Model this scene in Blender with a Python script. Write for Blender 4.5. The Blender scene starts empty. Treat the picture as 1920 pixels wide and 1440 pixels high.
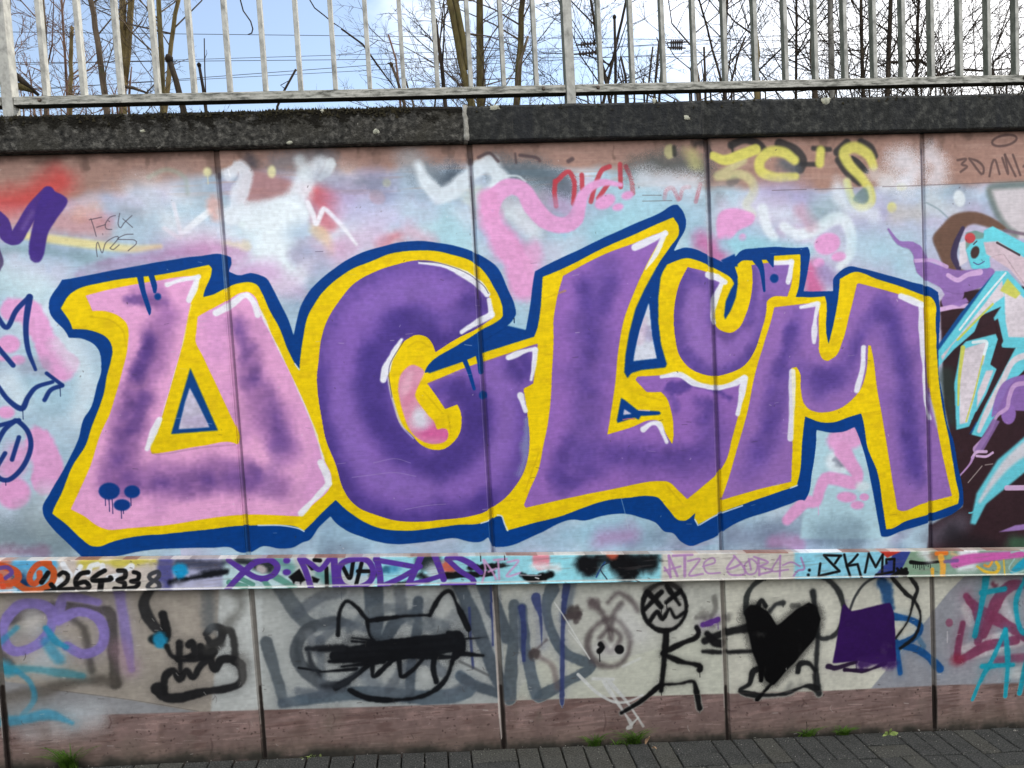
import bpy, bmesh, math, random
import numpy as np
from mathutils import Vector, Matrix

# ------------------------------------------------------------------ camera
F_PX, PW, PH = 1350.0, 1920, 1440          # focal length in photo pixels, photo size
YAW, PITCH, ROLL = 0.115554, -0.060393, -0.055998
CAM = np.array([0.83125, -3.23162, 1.87971])
_cy, _sy, _cp, _sp = math.cos(YAW), math.sin(YAW), math.cos(PITCH), math.sin(PITCH)
FWD = np.array([_sy * _cp, _cy * _cp, _sp])
_r = np.array([_cy, -_sy, 0.0]); _u = np.cross(_r, FWD)
RIGHT = math.cos(ROLL) * _r + math.sin(ROLL) * _u
UP = -math.sin(ROLL) * _r + math.cos(ROLL) * _u

def at(px, py, y):
    """photo pixel -> point on the upright plane at depth y (metres behind the wall face)"""
    d = FWD + RIGHT * ((px - PW / 2) / F_PX) + UP * ((PH / 2 - py) / F_PX)
    t = (y - CAM[1]) / d[1]
    p = CAM + t * d
    return Vector(p)

scene = bpy.context.scene
C = scene.collection
cam_data = bpy.data.cameras.new('camera')
cam = bpy.data.objects.new('camera', cam_data); C.objects.link(cam)
M = Matrix(((RIGHT[0], UP[0], -FWD[0], CAM[0]), (RIGHT[1], UP[1], -FWD[1], CAM[1]),
            (RIGHT[2], UP[2], -FWD[2], CAM[2]), (0, 0, 0, 1)))
cam.matrix_world = M
cam_data.sensor_width = 36.0; cam_data.lens = F_PX / PW * 36.0
cam_data.clip_start = 0.05; cam_data.clip_end = 2000
scene.camera = cam

# ------------------------------------------------------------------ daylight: sun behind the wall, to the right
SUN_EL, SUN_AZ = math.radians(36), math.radians(52)      # azimuth from +Y (into the wall) towards +X
sun_dir = Vector((math.sin(SUN_AZ) * math.cos(SUN_EL), math.cos(SUN_AZ) * math.cos(SUN_EL), math.sin(SUN_EL)))
sd = bpy.data.lights.new('sun', 'SUN'); sd.energy = 3.6; sd.angle = math.radians(0.5); sd.color = (1, 0.93, 0.82)
so = bpy.data.objects.new('sun', sd); C.objects.link(so)
so.rotation_euler = (-sun_dir).to_track_quat('-Z', 'Y').to_euler()

world = bpy.data.worlds.new('World'); scene.world = world; world.use_nodes = True
wn, wl = world.node_tree.nodes, world.node_tree.links
wn.clear()
w_out = wn.new('ShaderNodeOutputWorld'); w_bg = wn.new('ShaderNodeBackground')
sky = wn.new('ShaderNodeTexSky'); sky.sky_type = 'NISHITA'; sky.sun_disc = False
sky.sun_elevation = SUN_EL; sky.sun_rotation = SUN_AZ; sky.air_density = 1.0; sky.dust_density = 0.4; sky.ozone_density = 0.7
tc = wn.new('ShaderNodeTexCoord'); mp = wn.new('ShaderNodeMapping')
mp.inputs['Scale'].default_value = (1, 1, 2.2); mp.inputs['Location'].default_value = (3.3, 1.7, 0.4)
cn = wn.new('ShaderNodeTexNoise'); cn.inputs['Scale'].default_value = 1.15; cn.inputs['Detail'].default_value = 7; cn.inputs['Roughness'].default_value = 0.55
dotn = wn.new('ShaderNodeVectorMath'); dotn.operation = 'DOT_PRODUCT'
dotn.inputs[1].default_value = (0.75, -0.65, 0.10)      # a broken cloud deck, open over the left half of the view
addn = wn.new('ShaderNodeMath'); addn.operation = 'MULTIPLY_ADD'; addn.inputs[1].default_value = 0.62
cr = wn.new('ShaderNodeValToRGB'); cr.color_ramp.elements[0].position = 0.235; cr.color_ramp.elements[1].position = 0.45
cr.color_ramp.elements[0].color = (.07, .07, .07, 1)      # a thin veil of haze even where the deck is open
mix = wn.new('ShaderNodeMixRGB'); mix.inputs['Color2'].default_value = (10.9, 10.9, 11.0, 1)
wl.new(tc.outputs['Generated'], mp.inputs['Vector']); wl.new(mp.outputs['Vector'], cn.inputs['Vector'])
wl.new(tc.outputs['Generated'], dotn.inputs[0]); wl.new(dotn.outputs['Value'], addn.inputs[0]); wl.new(cn.outputs['Fac'], addn.inputs[2])
wl.new(addn.outputs[0], cr.inputs['Fac']); wl.new(cr.outputs['Color'], mix.inputs['Fac'])
wl.new(sky.outputs['Color'], mix.inputs['Color1']); wl.new(mix.outputs['Color'], w_bg.inputs['Color'])
w_bg.inputs['Strength'].default_value = 0.15
wl.new(w_bg.outputs[0], w_out.inputs[0])
vs = scene.view_settings
vs.view_transform = 'Standard'; vs.look = 'None'; vs.gamma = 1.0; vs.use_curve_mapping = False; vs.exposure = 0.44
scene.render.engine = 'CYCLES'
scene.cycles.max_bounces = 6
# ------------------------------------------------------------------ spray-can painter (numpy): flat print for the wall and the rail
class Canvas:
    """A painted sheet in wall metres (X along the wall, Z up); strokes are given where they are seen on the plane y0."""
    def __init__(s, x0, x1, z0, z1, res, y0, seed):
        s.x0, s.z1, s.res, s.y0 = x0, z1, res, y0
        s.x1, s.z0 = x1, z0
        s.w, s.h = int((x1 - x0) * res), int((z1 - z0) * res)
        s.rgb = np.zeros((s.h, s.w, 3), np.float32)
        s.pid = np.zeros((s.h, s.w), np.uint8)
        s.rng = np.random.default_rng(seed)
        s.white = s.rng.random((s.h, s.w), dtype=np.float32)
        s.n8, s.n30, s.n120, s.n400 = (s.noise(k) for k in (7, 30, 110, 380))
        s.fb = 0.5 * s.n120 + 0.3 * s.n30 + 0.2 * s.n8
    def noise(s, cell, aspect=1.0):
        ch, cw = int(s.h / cell) + 3, int(s.w / (cell * aspect)) + 3
        g = s.rng.random((ch, cw)).astype(np.float32)
        def ax(n, c):
            t = np.arange(n, dtype=np.float32) / c; i = t.astype(int); f = t - i; return i, f * f * (3 - 2 * f)
        iy, fy = ax(s.h, cell); ix, fx = ax(s.w, cell * aspect)
        r = g[iy] * (1 - fy)[:, None] + g[iy + 1] * fy[:, None]
        return r[:, ix] * (1 - fx) + r[:, ix + 1] * fx
    def uv(s, pts):
        o = []
        for px, py in pts:
            p = at(px, py, s.y0); o.append(((p.x - s.x0) * s.res, (s.z1 - p.z) * s.res))
        return np.array(o, np.float32)
    def scale(s, px, py):
        p = at(px, py, s.y0); d = (np.array(p) - CAM) @ FWD
        return s.res * d / F_PX
    def lay(s, y0, y1, x0, x1, a, col, alpha, speck, mask, pid, tone):
        if speck:
            a = a + (s.white[y0:y1, x0:x1] - 0.5) * speck * 4 * a * (1 - a); a = np.clip(a, 0, 1)
        if mask is not None: a = a * mask[y0:y1, x0:x1]
        if pid: s.pid[y0:y1, x0:x1][a > 0.5] = pid
        a = (a * alpha)[..., None]
        c = np.array(col, np.float32) / 255.0
        if tone:
            c = c * (1 + tone * (s.fb[y0:y1, x0:x1, None] - 0.5))
        r = s.rgb[y0:y1, x0:x1]; r *= 1 - a; r += a * c
    def stroke(s, pts, w, col, a=1.0, soft=1.2, speck=0.0, mask=None, pid=0, wob=0.0, tone=0.06, closed=False, sm=True):
        P = s.uv(pts); sc = s.scale(*pts[len(pts) // 2])
        W = np.array(w if hasattr(w, '__len__') else [w] * len(P), np.float32) * sc * 0.5
        if len(W) != len(P): W = np.interp(np.linspace(0, 1, len(P)), np.linspace(0, 1, len(W)), W)
        soft = soft * sc
        if closed: P = np.vstack([P, P[:1]]); W = np.append(W, W[0])
        if sm and len(P) > 2:
            ext = np.vstack([P[-2] if closed else 2 * P[0] - P[1], P, P[1] if closed else 2 * P[-1] - P[-2]])
            Q, V = [], []
            for i in range(len(P) - 1):
                p0, p1, p2, p3 = ext[i:i + 4]
                n = max(2, int(np.hypot(*(p2 - p1)) / max(4, 0.4 * W.max())))
                t = (np.arange(n) / n)[:, None]
                Q.append(0.5 * (2 * p1 + (p2 - p0) * t + (2 * p0 - 5 * p1 + 4 * p2 - p3) * t ** 2 + (3 * p1 - p0 - 3 * p2 + p3) * t ** 3))
                V.append(W[i] + (W[i + 1] - W[i]) * t[:, 0])
            P = np.vstack(Q + [P[-1:]]); W = np.append(np.concatenate(V), W[-1])
        pad = W.max() + soft + 3 + wob
        X0, Y0 = np.floor(P.min(0) - pad).astype(int); X1, Y1 = np.ceil(P.max(0) + pad).astype(int)
        X0, Y0, X1, Y1 = max(X0, 0), max(Y0, 0), min(X1, s.w), min(Y1, s.h)
        if X1 <= X0 or Y1 <= Y0: return
        D = np.full((Y1 - Y0, X1 - X0), 1e3, np.float32)
        if len(P) == 1: P = np.vstack([P, P + 0.01]); W = np.append(W, W)
        for i in range(len(P) - 1):
            (ax, ay), (bx, by) = P[i], P[i + 1]
            x0 = max(int(min(ax, bx) - pad), X0); x1 = min(int(max(ax, bx) + pad) + 1, X1)
            y0 = max(int(min(ay, by) - pad), Y0); y1 = min(int(max(ay, by) + pad) + 1, Y1)
            if x1 <= x0 or y1 <= y0: continue
            xs = np.arange(x0, x1, dtype=np.float32)[None] + 0.5; ys = np.arange(y0, y1, dtype=np.float32)[:, None] + 0.5
            dx, dy = bx - ax, by - ay; L = dx * dx + dy * dy + 1e-6
            t = np.clip(((xs - ax) * dx + (ys - ay) * dy) / L, 0, 1)
            d = np.hypot(xs - ax - t * dx, ys - ay - t * dy) - (W[i] + (W[i + 1] - W[i]) * t)
            sl = D[y0 - Y0:y1 - Y0, x0 - X0:x1 - X0]; np.minimum(sl, d, out=sl)
        if wob: D += ((s.n30[Y0:Y1, X0:X1] - 0.5) * 1.5 + (s.n8[Y0:Y1, X0:X1] - 0.5) * 0.4) * wob
        A = np.clip(0.5 - D / (2 * soft), 0, 1); A = A * A * (3 - 2 * A)
        s.lay(Y0, Y1, X0, X1, A, col, a, speck, mask, pid, tone)
    def spray(s, pts, w, col, a=0.7, soft=None, speck=0.25, mask=None, tone=0.1, patch=0.0):
        if patch:
            m = np.clip((s.n30 * 0.5 + s.n120 * 0.5 - 0.5) * 2.4 * patch + 1 - 0.45 * patch, 0, 1)
            mask = m if mask is None else m * mask
        s.stroke(pts, w, col, a, soft if soft else (max(w) if hasattr(w, '__len__') else w) * 0.45, speck, mask, 0, 9, tone)
    def blob(s, x, y, rx, ry, col, a=1.0, soft=1.6, rot=0.0, **k):
        n = 18; pts = [(x + rx * math.cos(t) * math.cos(rot) - ry * math.sin(t) * math.sin(rot),
                        y + rx * math.cos(t) * math.sin(rot) + ry * math.sin(t) * math.cos(rot)) for t in [2 * math.pi * i / n for i in range(n)]]
        s.poly(pts, col, a, soft, sm=True, **k)
    def region(s, pts, sm=False):
        P = s.uv(pts)
        if sm == 'auto':          # curves stay curves, corners stay corners
            n = len(P); Q = []; T0, T1 = np.zeros_like(P), np.zeros_like(P)
            for i in range(n):
                a, b = P[i] - P[i - 1], P[(i + 1) % n] - P[i]; la, lb = np.hypot(*a) + 1e-6, np.hypot(*b) + 1e-6
                if (a / la) @ (b / lb) > 0.72:
                    t = (a / la * lb + b / lb * la) / (la + lb); T0[i] = t * la; T1[i] = t * lb
                else: T0[i] = a; T1[i] = b
            for i in range(n):
                p, q = P[i], P[(i + 1) % n]; m0, m1 = T1[i], T0[(i + 1) % n]; k = max(1, int(np.hypot(*(q - p)) / 4)); t = (np.arange(k) / k)[:, None]
                Q.append((2 * t ** 3 - 3 * t ** 2 + 1) * p + (t ** 3 - 2 * t ** 2 + t) * m0 + (-2 * t ** 3 + 3 * t ** 2) * q + (t ** 3 - t ** 2) * m1)
            return np.vstack(Q).astype(np.float32)
        if sm:
            Q = []; n = len(P)
            for i in range(n):
                p0, p1, p2, p3 = P[i - 1], P[i], P[(i + 1) % n], P[(i + 2) % n]
                k = max(1, int(np.hypot(*(p2 - p1)) / 5)); t = (np.arange(k) / k)[:, None]
                Q.append(0.5 * (2 * p1 + (p2 - p0) * t + (2 * p0 - 5 * p1 + 4 * p2 - p3) * t ** 2 + (3 * p1 - p0 - 3 * p2 + p3) * t ** 3))
            P = np.vstack(Q)
        return P
    def fillmask(s, P, soft):
        pad = int(soft * 2) + 3
        X0, Y0 = np.floor(P.min(0)).astype(int) - pad; X1, Y1 = np.ceil(P.max(0)).astype(int) + pad
        X0, Y0, X1, Y1 = max(X0, 0), max(Y0, 0), min(X1, s.w), min(Y1, s.h)
        if X1 <= X0 or Y1 <= Y0: return None
        w = X1 - X0
        out = np.zeros((Y1 - Y0, w), np.float32)
        for sub in (0.25, 0.75):
            T = np.zeros((Y1 - Y0, w + 1), np.float32)
            for i in range(len(P)):
                (ax, ay), (bx, by) = P[i - 1], P[i]
                if ay > by: ax, ay, bx, by = bx, by, ax, ay
                r0 = max(math.ceil(ay - sub), Y0); r1 = min(math.ceil(by - sub), Y1)
                if r1 <= r0: continue
                rows = np.arange(r0, r1); xi = ax + (rows + sub - ay) / (by - ay) * (bx - ax) - X0
                k = np.clip(np.floor(xi), 0, w).astype(int)
                np.add.at(T, (rows - Y0, k), 1)
            out += (np.cumsum(T, 1)[:, :w] % 2) * 0.5
        return X0, Y0, X1, Y1, out
    @staticmethod
    def blur(m, r):
        r = max(1, int(round(r)))
        for _ in range(2):
            for ax in (0, 1):
                p = np.pad(m, [(r, r) if q == ax else (0, 0) for q in (0, 1)], mode='edge')
                c = np.cumsum(p, ax, dtype=np.float64); z = np.zeros_like(np.take(c, [0], ax)); c = np.concatenate([z, c], ax)
                n = m.shape[ax]
                m = ((np.take(c, np.arange(2 * r + 1, 2 * r + 1 + n), ax) - np.take(c, np.arange(n), ax)) / (2 * r + 1)).astype(np.float32)
        return m
    def poly(s, pts, col, a=1.0, soft=1.2, sm=False, speck=0.0, mask=None, pid=0, tone=0.06, rough=0.0):
        P = s.region(pts, sm); r = s.fillmask(P, soft)
        if r is None: return
        X0, Y0, X1, Y1, m = r
        if soft > 0.8: m = s.blur(m, soft * 0.6)
        if rough:
            m = np.clip((m - 0.5 + ((s.n30[Y0:Y1, X0:X1] - 0.5) * 1.3 + (s.n8[Y0:Y1, X0:X1] - 0.5) * 0.25) * rough) * 1.5 + 0.5, 0, 1)
        s.lay(Y0, Y1, X0, X1, m, col, a, speck, mask, pid, tone)
    def mask(s, pts, sm=False):
        out = np.zeros((s.h, s.w), np.float32); r = s.fillmask(s.region(pts, sm), 1)
        if r: X0, Y0, X1, Y1, m = r; out[Y0:Y1, X0:X1] = m
        return out
    def drip(s, x, y, l, w, col, a=1.0, **k):
        s.stroke([(x, y), (x + l * 0.03, y + l * 0.5), (x + l * 0.05, y + l)], [w, w * 0.8, w * 0.9], col, a, 1.0, **k)
    def image(s, name):
        g = (s.white - .5) * .05 + (s.n8 - .5) * .05 + (s.noise(3, 5) - .5) * .05; s.rgb *= (1 + g)[..., None]
        img = bpy.data.images.new(name, s.w, s.h, alpha=False)
        o = np.ones((s.h, s.w, 4), np.float32); o[..., :3] = np.clip(s.rgb[::-1], 0, 1)
        img.pixels.foreach_set(o.ravel()); img.update(); img.pack()
        return img
# ------------------------------------------------------------------ the painted wall
BLUE, YEL, PINK, LIL, PUR, DPUR, WHT = (0, 60, 134), (236, 203, 8), (228, 165, 210), (150, 112, 178), (132, 97, 180), (74, 56, 132), (236, 238, 245)
BLK = (14, 14, 17); PNK = (224, 160, 208)
wall = Canvas(-1.9, 5.1, -0.62, 2.84, 480, 0.0, 7)
def paint_background(c):
    S, B, P, K = c.spray, c.blob, c.poly, c.stroke
    c.rgb[:] = np.array((181, 178, 170), np.float32) / 255
    # upper field: pale sprayed ground colours over terracotta wall paint
    P([(-600, 250), (2700, 190), (2700, 1060), (-600, 1090)], (172, 198, 216), soft=2)
    for k, (col, th, g) in enumerate([((222, 228, 238), 0.5, c.n120), ((166, 206, 220), 0.56, c.n400), ((198, 178, 208), 0.55, np.roll(c.n400, 300, 1)),
                                      ((150, 168, 190), 0.62, np.roll(c.n120, 500, 1)), ((214, 170, 206), 0.6, np.roll(c.n400 * .6 + c.n120 * .4, 777, 1))]):
        k1 = int((c.z1 - 0.86) * c.res); m = np.clip((g[:k1] - th) * 4, 0, 1); c.lay(0, k1, 0, c.w, m, col, 0.62, 0.2, None, 0, 0.05)
    rr = c.rng
    for _ in range(150):
        x, y = rr.uniform(-80, 2000), rr.uniform(335, 480) if rr.random() < .75 else rr.uniform(480, 1030)
        col = [(226, 230, 240), (214, 168, 206), (178, 160, 206), (168, 208, 222), (206, 148, 178), (150, 172, 200), (222, 204, 214), (132, 160, 178)][rr.integers(8)]
        S([(x, y), (x + rr.uniform(-50, 50), y + rr.uniform(-18, 18)), (x + rr.uniform(-80, 80), y + rr.uniform(-30, 30))], rr.uniform(16, 60), col, rr.uniform(.2, .55), patch=rr.choice([0, .6, .9]))
    for _ in range(46):
        x, y = rr.uniform(-60, 1980), rr.uniform(330, 400)
        S([(x, y), (x + rr.uniform(-60, 60), y + rr.uniform(-14, 14))], rr.uniform(24, 52), [(96, 108, 118), (120, 130, 142), (136, 126, 150), (112, 104, 110)][rr.integers(4)], rr.uniform(.25, .5), speck=.9, patch=.7)
    for _ in range(60):
        x = rr.uniform(480, 1720); S([(x, rr.uniform(985, 1045)), (x + rr.uniform(-50, 50), rr.uniform(985, 1045))], rr.uniform(18, 44), [(104, 126, 152), (128, 150, 176), (150, 184, 206), (88, 102, 124), (160, 150, 186), (206, 220, 230)][rr.integers(6)], rr.uniform(.3, .6), speck=.6, patch=.6)
    for x, y in ((820, 440), (1130, 440), (1250, 400), (1400, 460), (1650, 480), (1690, 500), (960, 600), (480, 430), (60, 740), (150, 760), (130, 690), (40, 520), (1120, 1000), (1560, 850)): S([(x, y), (x + 30, y + 14)], rr.uniform(40, 70), (146, 202, 220), .6, patch=.6)
    terr = (160, 126, 114)
    P([(-700, 250), (400, 270), (880, 255), (1325, 240), (2700, 180), (2700, 330), (1920, 341), (1740, 346), (1500, 355), (1330, 350), (1180, 320), (900, 305), (640, 325), (420, 322), (150, 372), (-700, 410)], terr, a=0.96, soft=22, tone=0.18, rough=0.3)
    P([(1500, 240), (2700, 180), (2700, 330), (1920, 341), (1740, 346), (1500, 354)], terr, a=0.9, soft=1.5, tone=0.18)
    streak = c.noise(5, 14.0)
    m = np.clip((streak - 0.62) * 4, 0, 1) * c.mask([(-600, 290), (2700, 220), (2700, 330), (1920, 342), (1200, 350), (-600, 400)])
    c.lay(0, c.h, 0, c.w, m, (184, 152, 140), 0.4, 0.5, None, 0, 0)
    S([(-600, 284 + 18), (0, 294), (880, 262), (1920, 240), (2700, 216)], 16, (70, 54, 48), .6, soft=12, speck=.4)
    for _ in range(40):
        x = rr.uniform(0, 1920); y = 292 - x * .028; n = rr.uniform(10, 40); S([(x, y), (x + rr.uniform(-2, 2), y + n)], rr.uniform(4, 14), (104, 82, 74), rr.uniform(.2, .5), speck=.4)
    # ---- left third
    S([(-90, 390), (0, 385), (60, 370), (112, 340)], 52, (196, 72, 70), .85); S([(-40, 420), (80, 415), (180, 425)], 46, (205, 140, 140), .7)
    S([(150, 395), (175, 390)], 30, (225, 175, 150), .5)
    K([(35, 440), (95, 448), (170, 458), (245, 466), (300, 462)], [13, 16, 16, 14, 8], (230, 216, 150), .85, 5)
    S([(-20, 470), (60, 468), (200, 488)], 18, (118, 148, 155), .45)
    for x, y, r in ((255, 350, 42), (290, 400, 50), (240, 440, 40), (330, 430, 45), (330, 370, 35)): S([(x, y), (x + 20, y + 6)], r, (224, 230, 238), .6, patch=.5)
    K([(278, 332), (312, 318), (345, 332), (352, 362)], 8, (150, 168, 148), .5, 4); S([(350, 350), (385, 370)], 40, (140, 150, 165), .5, patch=.7)
    K([(325, 382), (333, 415), (338, 445), (308, 428)], 8, (230, 226, 236), .7, 3); K([(343, 436), (372, 412), (392, 396)], [9, 13, 11], (232, 238, 244), .9, 3)
    S([(200, 500), (280, 482), (380, 462), (450, 470)], 34, (186, 116, 172), .6, patch=.5); S([(300, 455), (400, 445)], 40, (204, 160, 196), .4, patch=.6)
    S([(30, 500), (110, 510)], 40, (205, 200, 222), .6); S([(-10, 520), (60, 540)], 50, (190, 215, 222), .7)
    K([(-14, 398), (4, 416), (12, 440), (28, 446), (42, 425), (62, 392), (90, 360)], [20, 24, 26, 26, 24, 24, 22], (70, 46, 128), .97, 2)
    P([(86, 352), (100, 357), (127, 376), (105, 412), (90, 438), (82, 478), (72, 492), (58, 488), (54, 462), (62, 420), (70, 385)], (66, 44, 128), .98, 2, sm=True)
    K([(42, 428), (60, 398)], 8, (118, 92, 160), .5, 5)
    K([(-6, 465), (2, 490), (-4, 505)], 8, (60, 45, 90), .9, 2)
    pen = dict(w=1.5, col=(72, 66, 78), a=.85, soft=1.0)
    for l in ([(167, 412), (190, 407)], [(170, 410), (175, 425), (180, 443)], [(181, 426), (197, 421)], [(216, 404), (206, 407), (197, 420), (199, 429), (209, 430)], [(203, 414), (205, 415)],
              [(224, 400), (221, 420), (226, 427), (232, 418), (247, 404)], [(230, 410), (248, 426)], [(182, 481), (180, 464), (183, 454), (191, 474), (198, 455), (215, 444), (222, 446), (206, 465)],
              [(206, 465), (212, 468), (223, 459)], [(249, 439), (234, 440), (220, 448), (236, 449), (252, 450), (255, 457), (240, 470)]): K(l, **pen)
    for l, w in (([(240, 370), (320, 345), (400, 370)], 60), ([(300, 410), (380, 430)], 50), ([(430, 430), (500, 470), (540, 530)], 60), ([(640, 420), (720, 440), (800, 430)], 50), ([(600, 320), (660, 330)], 44), ([(20, 500), (70, 530)], 50), ([(150, 640), (175, 720)], 40), ([(60, 760), (130, 800)], 60)): S(l, w, (228, 232, 240), .42, patch=.7, speck=.4)
    # ---- white ghost figure
    S([(470, 300), (474, 306)], 26, (66, 66, 76), .75); S([(520, 305), (560, 298), (610, 295)], 40, (112, 118, 130), .6, speck=.9)
    P([(452, 332), (490, 322), (560, 345), (545, 365), (480, 386), (448, 380)], (168, 122, 122), .85, 8, sm=True)
    for x, y, rx, ry in ((389, 322, 8, 9), (510, 322, 8, 12), (725, 343, 8, 8)): B(x, y, rx, ry, (228, 224, 172), .85, 3)
    K([(389, 330), (390, 345)], 2, (220, 218, 180), .7)
    S([(400, 385), (408, 402)], 24, (228, 172, 160), .7)
    B(708, 370, 16, 13, (205, 175, 172), .85, 3, rot=.5)
    S([(585, 360), (610, 375), (620, 395)], 40, (204, 96, 104), .85); S([(600, 410), (622, 422)], 26, (206, 120, 132), .75); S([(590, 432), (610, 448), (622, 470)], 20, (228, 200, 160), .75)
    S([(720, 455), (745, 440)], 26, (208, 122, 132), .75); S([(640, 370), (700, 385), (760, 400)], 60, (164, 150, 198), .55, patch=.6); S([(700, 330), (720, 360)], 40, (120, 132, 160), .55, patch=.8)
    S([(690, 420), (760, 400), (800, 420)], 40, (220, 222, 238), .6); S([(640, 470), (700, 440)], 50, (206, 176, 206), .6)
    S([(430, 325), (448, 312), (460, 328), (452, 355), (438, 385), (432, 410)], 26, (226, 232, 242), .85, 5); K([(428, 318), (431, 330)], 3, (240, 242, 248), .8)
    S([(430, 405), (480, 405), (540, 400), (560, 360), (585, 325), (600, 308)], [34, 44, 60, 46, 32, 24], (224, 232, 240), .85, 9)
    S([(600, 335), (615, 318), (620, 308)], 12, (228, 236, 242), .85, 4); S([(560, 300), (575, 330)], 20, (214, 224, 230), .7)
    S([(540, 400), (515, 450), (505, 490), (530, 515), (558, 520), (575, 495)], [70, 62, 60, 55, 40, 26], (228, 238, 244), .88, 14)
    S([(480, 420), (520, 470)], 50, (226, 236, 242), .8); B(455, 420, 7, 6, (225, 238, 242), .9, 3)
    S([(555, 480), (575, 470)], 24, (165, 160, 188), .6); S([(420, 455), (460, 462)], 14, (228, 218, 188), .7)
    K([(577, 380), (588, 405), (593, 420), (604, 396), (612, 394), (640, 422), (668, 458)], [9, 10, 9, 10, 9, 8, 6], (238, 238, 246), .92, 3)
    S([(455, 500), (500, 520), (560, 545)], 40, (206, 168, 206), .5); S([(590, 500), (640, 480)], 46, (206, 170, 200), .55)
    # ---- middle top
    S([(800, 325), (830, 342), (850, 332)], 44, (62, 74, 86), .8, speck=1); S([(930, 318), (1000, 322), (1060, 345)], 44, (84, 98, 108), .8, speck=1); S([(770, 300), (800, 330)], 50, (160, 172, 182), .6, speck=.5)
    S([(772, 400), (840, 430), (880, 470)], 60, (176, 214, 224), .7); S([(765, 430), (800, 450)], 30, (222, 170, 190), .55)
    S([(785, 310), (800, 345), (825, 366), (852, 352), (888, 322), (915, 310), (935, 330), (928, 362), (915, 385)], [20, 24, 28, 30, 30, 34, 36, 34, 24], (226, 236, 244), .88, 7)
    K([(941, 330), (970, 330), (985, 340)], 4, (215, 225, 232), .7, 2)
    S([(880, 375), (895, 355)], 20, (205, 215, 212), .7)
    for l, w in (([(897, 295), (918, 287), (934, 302)], 6), ([(975, 291), (1005, 295), (1012, 301)], 6), ([(1066, 302), (1073, 298)], 8), ([(966, 288), (968, 305)], 4)): K(l, w, (82, 68, 72), .8, 2.5)
    red = dict(col=(186, 62, 74), a=.9, soft=2, speck=.5)
    for l in ([(1041, 340), (1040, 362), (1043, 386)], [(1043, 340), (1065, 322), (1077, 342), (1075, 382)], [(1091, 328), (1092, 354)], [(1143, 312), (1128, 320), (1116, 348), (1108, 378)], [(1140, 345), (1122, 372)],
              [(1163, 308), (1164, 350)], [(1174, 312), (1184, 336), (1187, 362)]): K(l, 9, **red)
    red['a'] = .6
    for l in ([(1246, 372), (1250, 356), (1262, 353), (1272, 374)], [(1275, 372), (1281, 353), (1293, 350)], [(1305, 378), (1313, 345)]): K(l, 8, **red)
    S([(1200, 322), (1240, 310), (1310, 318)], 50, (70, 82, 84), .75, speck=1); S([(1205, 335), (1240, 342), (1300, 340)], 40, (222, 226, 236), .75, speck=1)
    B(1256, 284, 10, 14, (200, 195, 140), .75, 4, speck=.8); K([(1264, 276), (1265, 290)], 8, (50, 52, 50), .8, 3); S([(1298, 288), (1304, 308)], 26, (205, 200, 130), .6, speck=.6)
    S([(1305, 268), (1322, 266)], 18, (44, 42, 42), .85)
    S([(1060, 440), (1140, 420), (1220, 400)], 60, (160, 208, 222), .7); S([(1030, 470), (1080, 450)], 40, (196, 202, 220), .6); S([(1220, 380), (1310, 400)], 50, (170, 206, 224), .6)
    S([(955, 400), (1000, 430)], 40, (224, 234, 240), .75)
    K([(920, 392), (926, 374), (940, 358), (962, 350), (984, 360), (1000, 387), (1020, 410), (1040, 421), (1062, 422), (1079, 409), (1086, 388), (1094, 366), (1110, 350), (1135, 342), (1164, 346)],
      [34, 34, 32, 30, 32, 36, 34, 31, 30, 29, 24, 20, 16, 13, 8], PNK, .97, 3, wob=2)
    S([(918, 372), (928, 420), (955, 465), (975, 505), (985, 535)], [34, 46, 56, 60, 56], (226, 158, 206), .95, 10); S([(1000, 470), (1005, 500)], 30, (226, 166, 208), .8)
    B(1135, 378, 21, 13, PNK, 1, 3, rot=-.45); B(1177, 366, 12, 8, PNK, 1, 2.5, rot=-.3); B(1159, 388, 11, 7, PNK, 1, 2.5, rot=-.2)
    S([(1040, 380), (1062, 392)], 22, (178, 150, 186), .6, speck=.5)
    # ---- right top: yellow letters with black shadows
    dk = (50, 50, 52)
    for l, w in (([(1371, 272), (1395, 262), (1420, 268), (1432, 280)], 14), ([(1372, 272), (1374, 285)], 4), ([(1462, 270), (1490, 282), (1504, 300), (1500, 315)], 20), ([(1525, 278), (1556, 280)], 9), ([(1572, 300), (1590, 325), (1612, 342)], 14),
                 ([(1570, 285), (1588, 268)], 16), ([(1615, 266), (1632, 276), (1640, 292)], 14), ([(1503, 308), (1533, 308)], 9), ([(1325, 270), (1332, 285)], 7)): K(l, w, dk, .85, 3)
    S([(1470, 305), (1490, 318)], 26, (84, 92, 100), .8); S([(1370, 342), (1380, 338)], 10, (100, 100, 100), .6)
    y2 = (216, 210, 106)
    K([(1393, 300), (1370, 316), (1345, 330), (1358, 330), (1385, 326), (1408, 338), (1414, 360), (1400, 384), (1412, 400)], [16, 15, 14, 16, 17, 18, 17, 16, 14], (208, 206, 150), .72, 5)
    K([(1337, 292), (1360, 300), (1390, 290), (1417, 280)], [15, 19, 20, 20], y2, .97, 3)
    K([(1490, 300), (1470, 286), (1443, 285), (1425, 302), (1428, 322), (1455, 332), (1492, 331)], [18, 20, 20, 20, 19, 17, 14], y2, .92, 4)
    K([(1539, 282), (1537, 306)], 17, y2, .92, 4)
    P([(1596, 292), (1612, 300), (1630, 322), (1622, 325), (1605, 312)], (46, 48, 52), .9, 2, sm=True)
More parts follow.
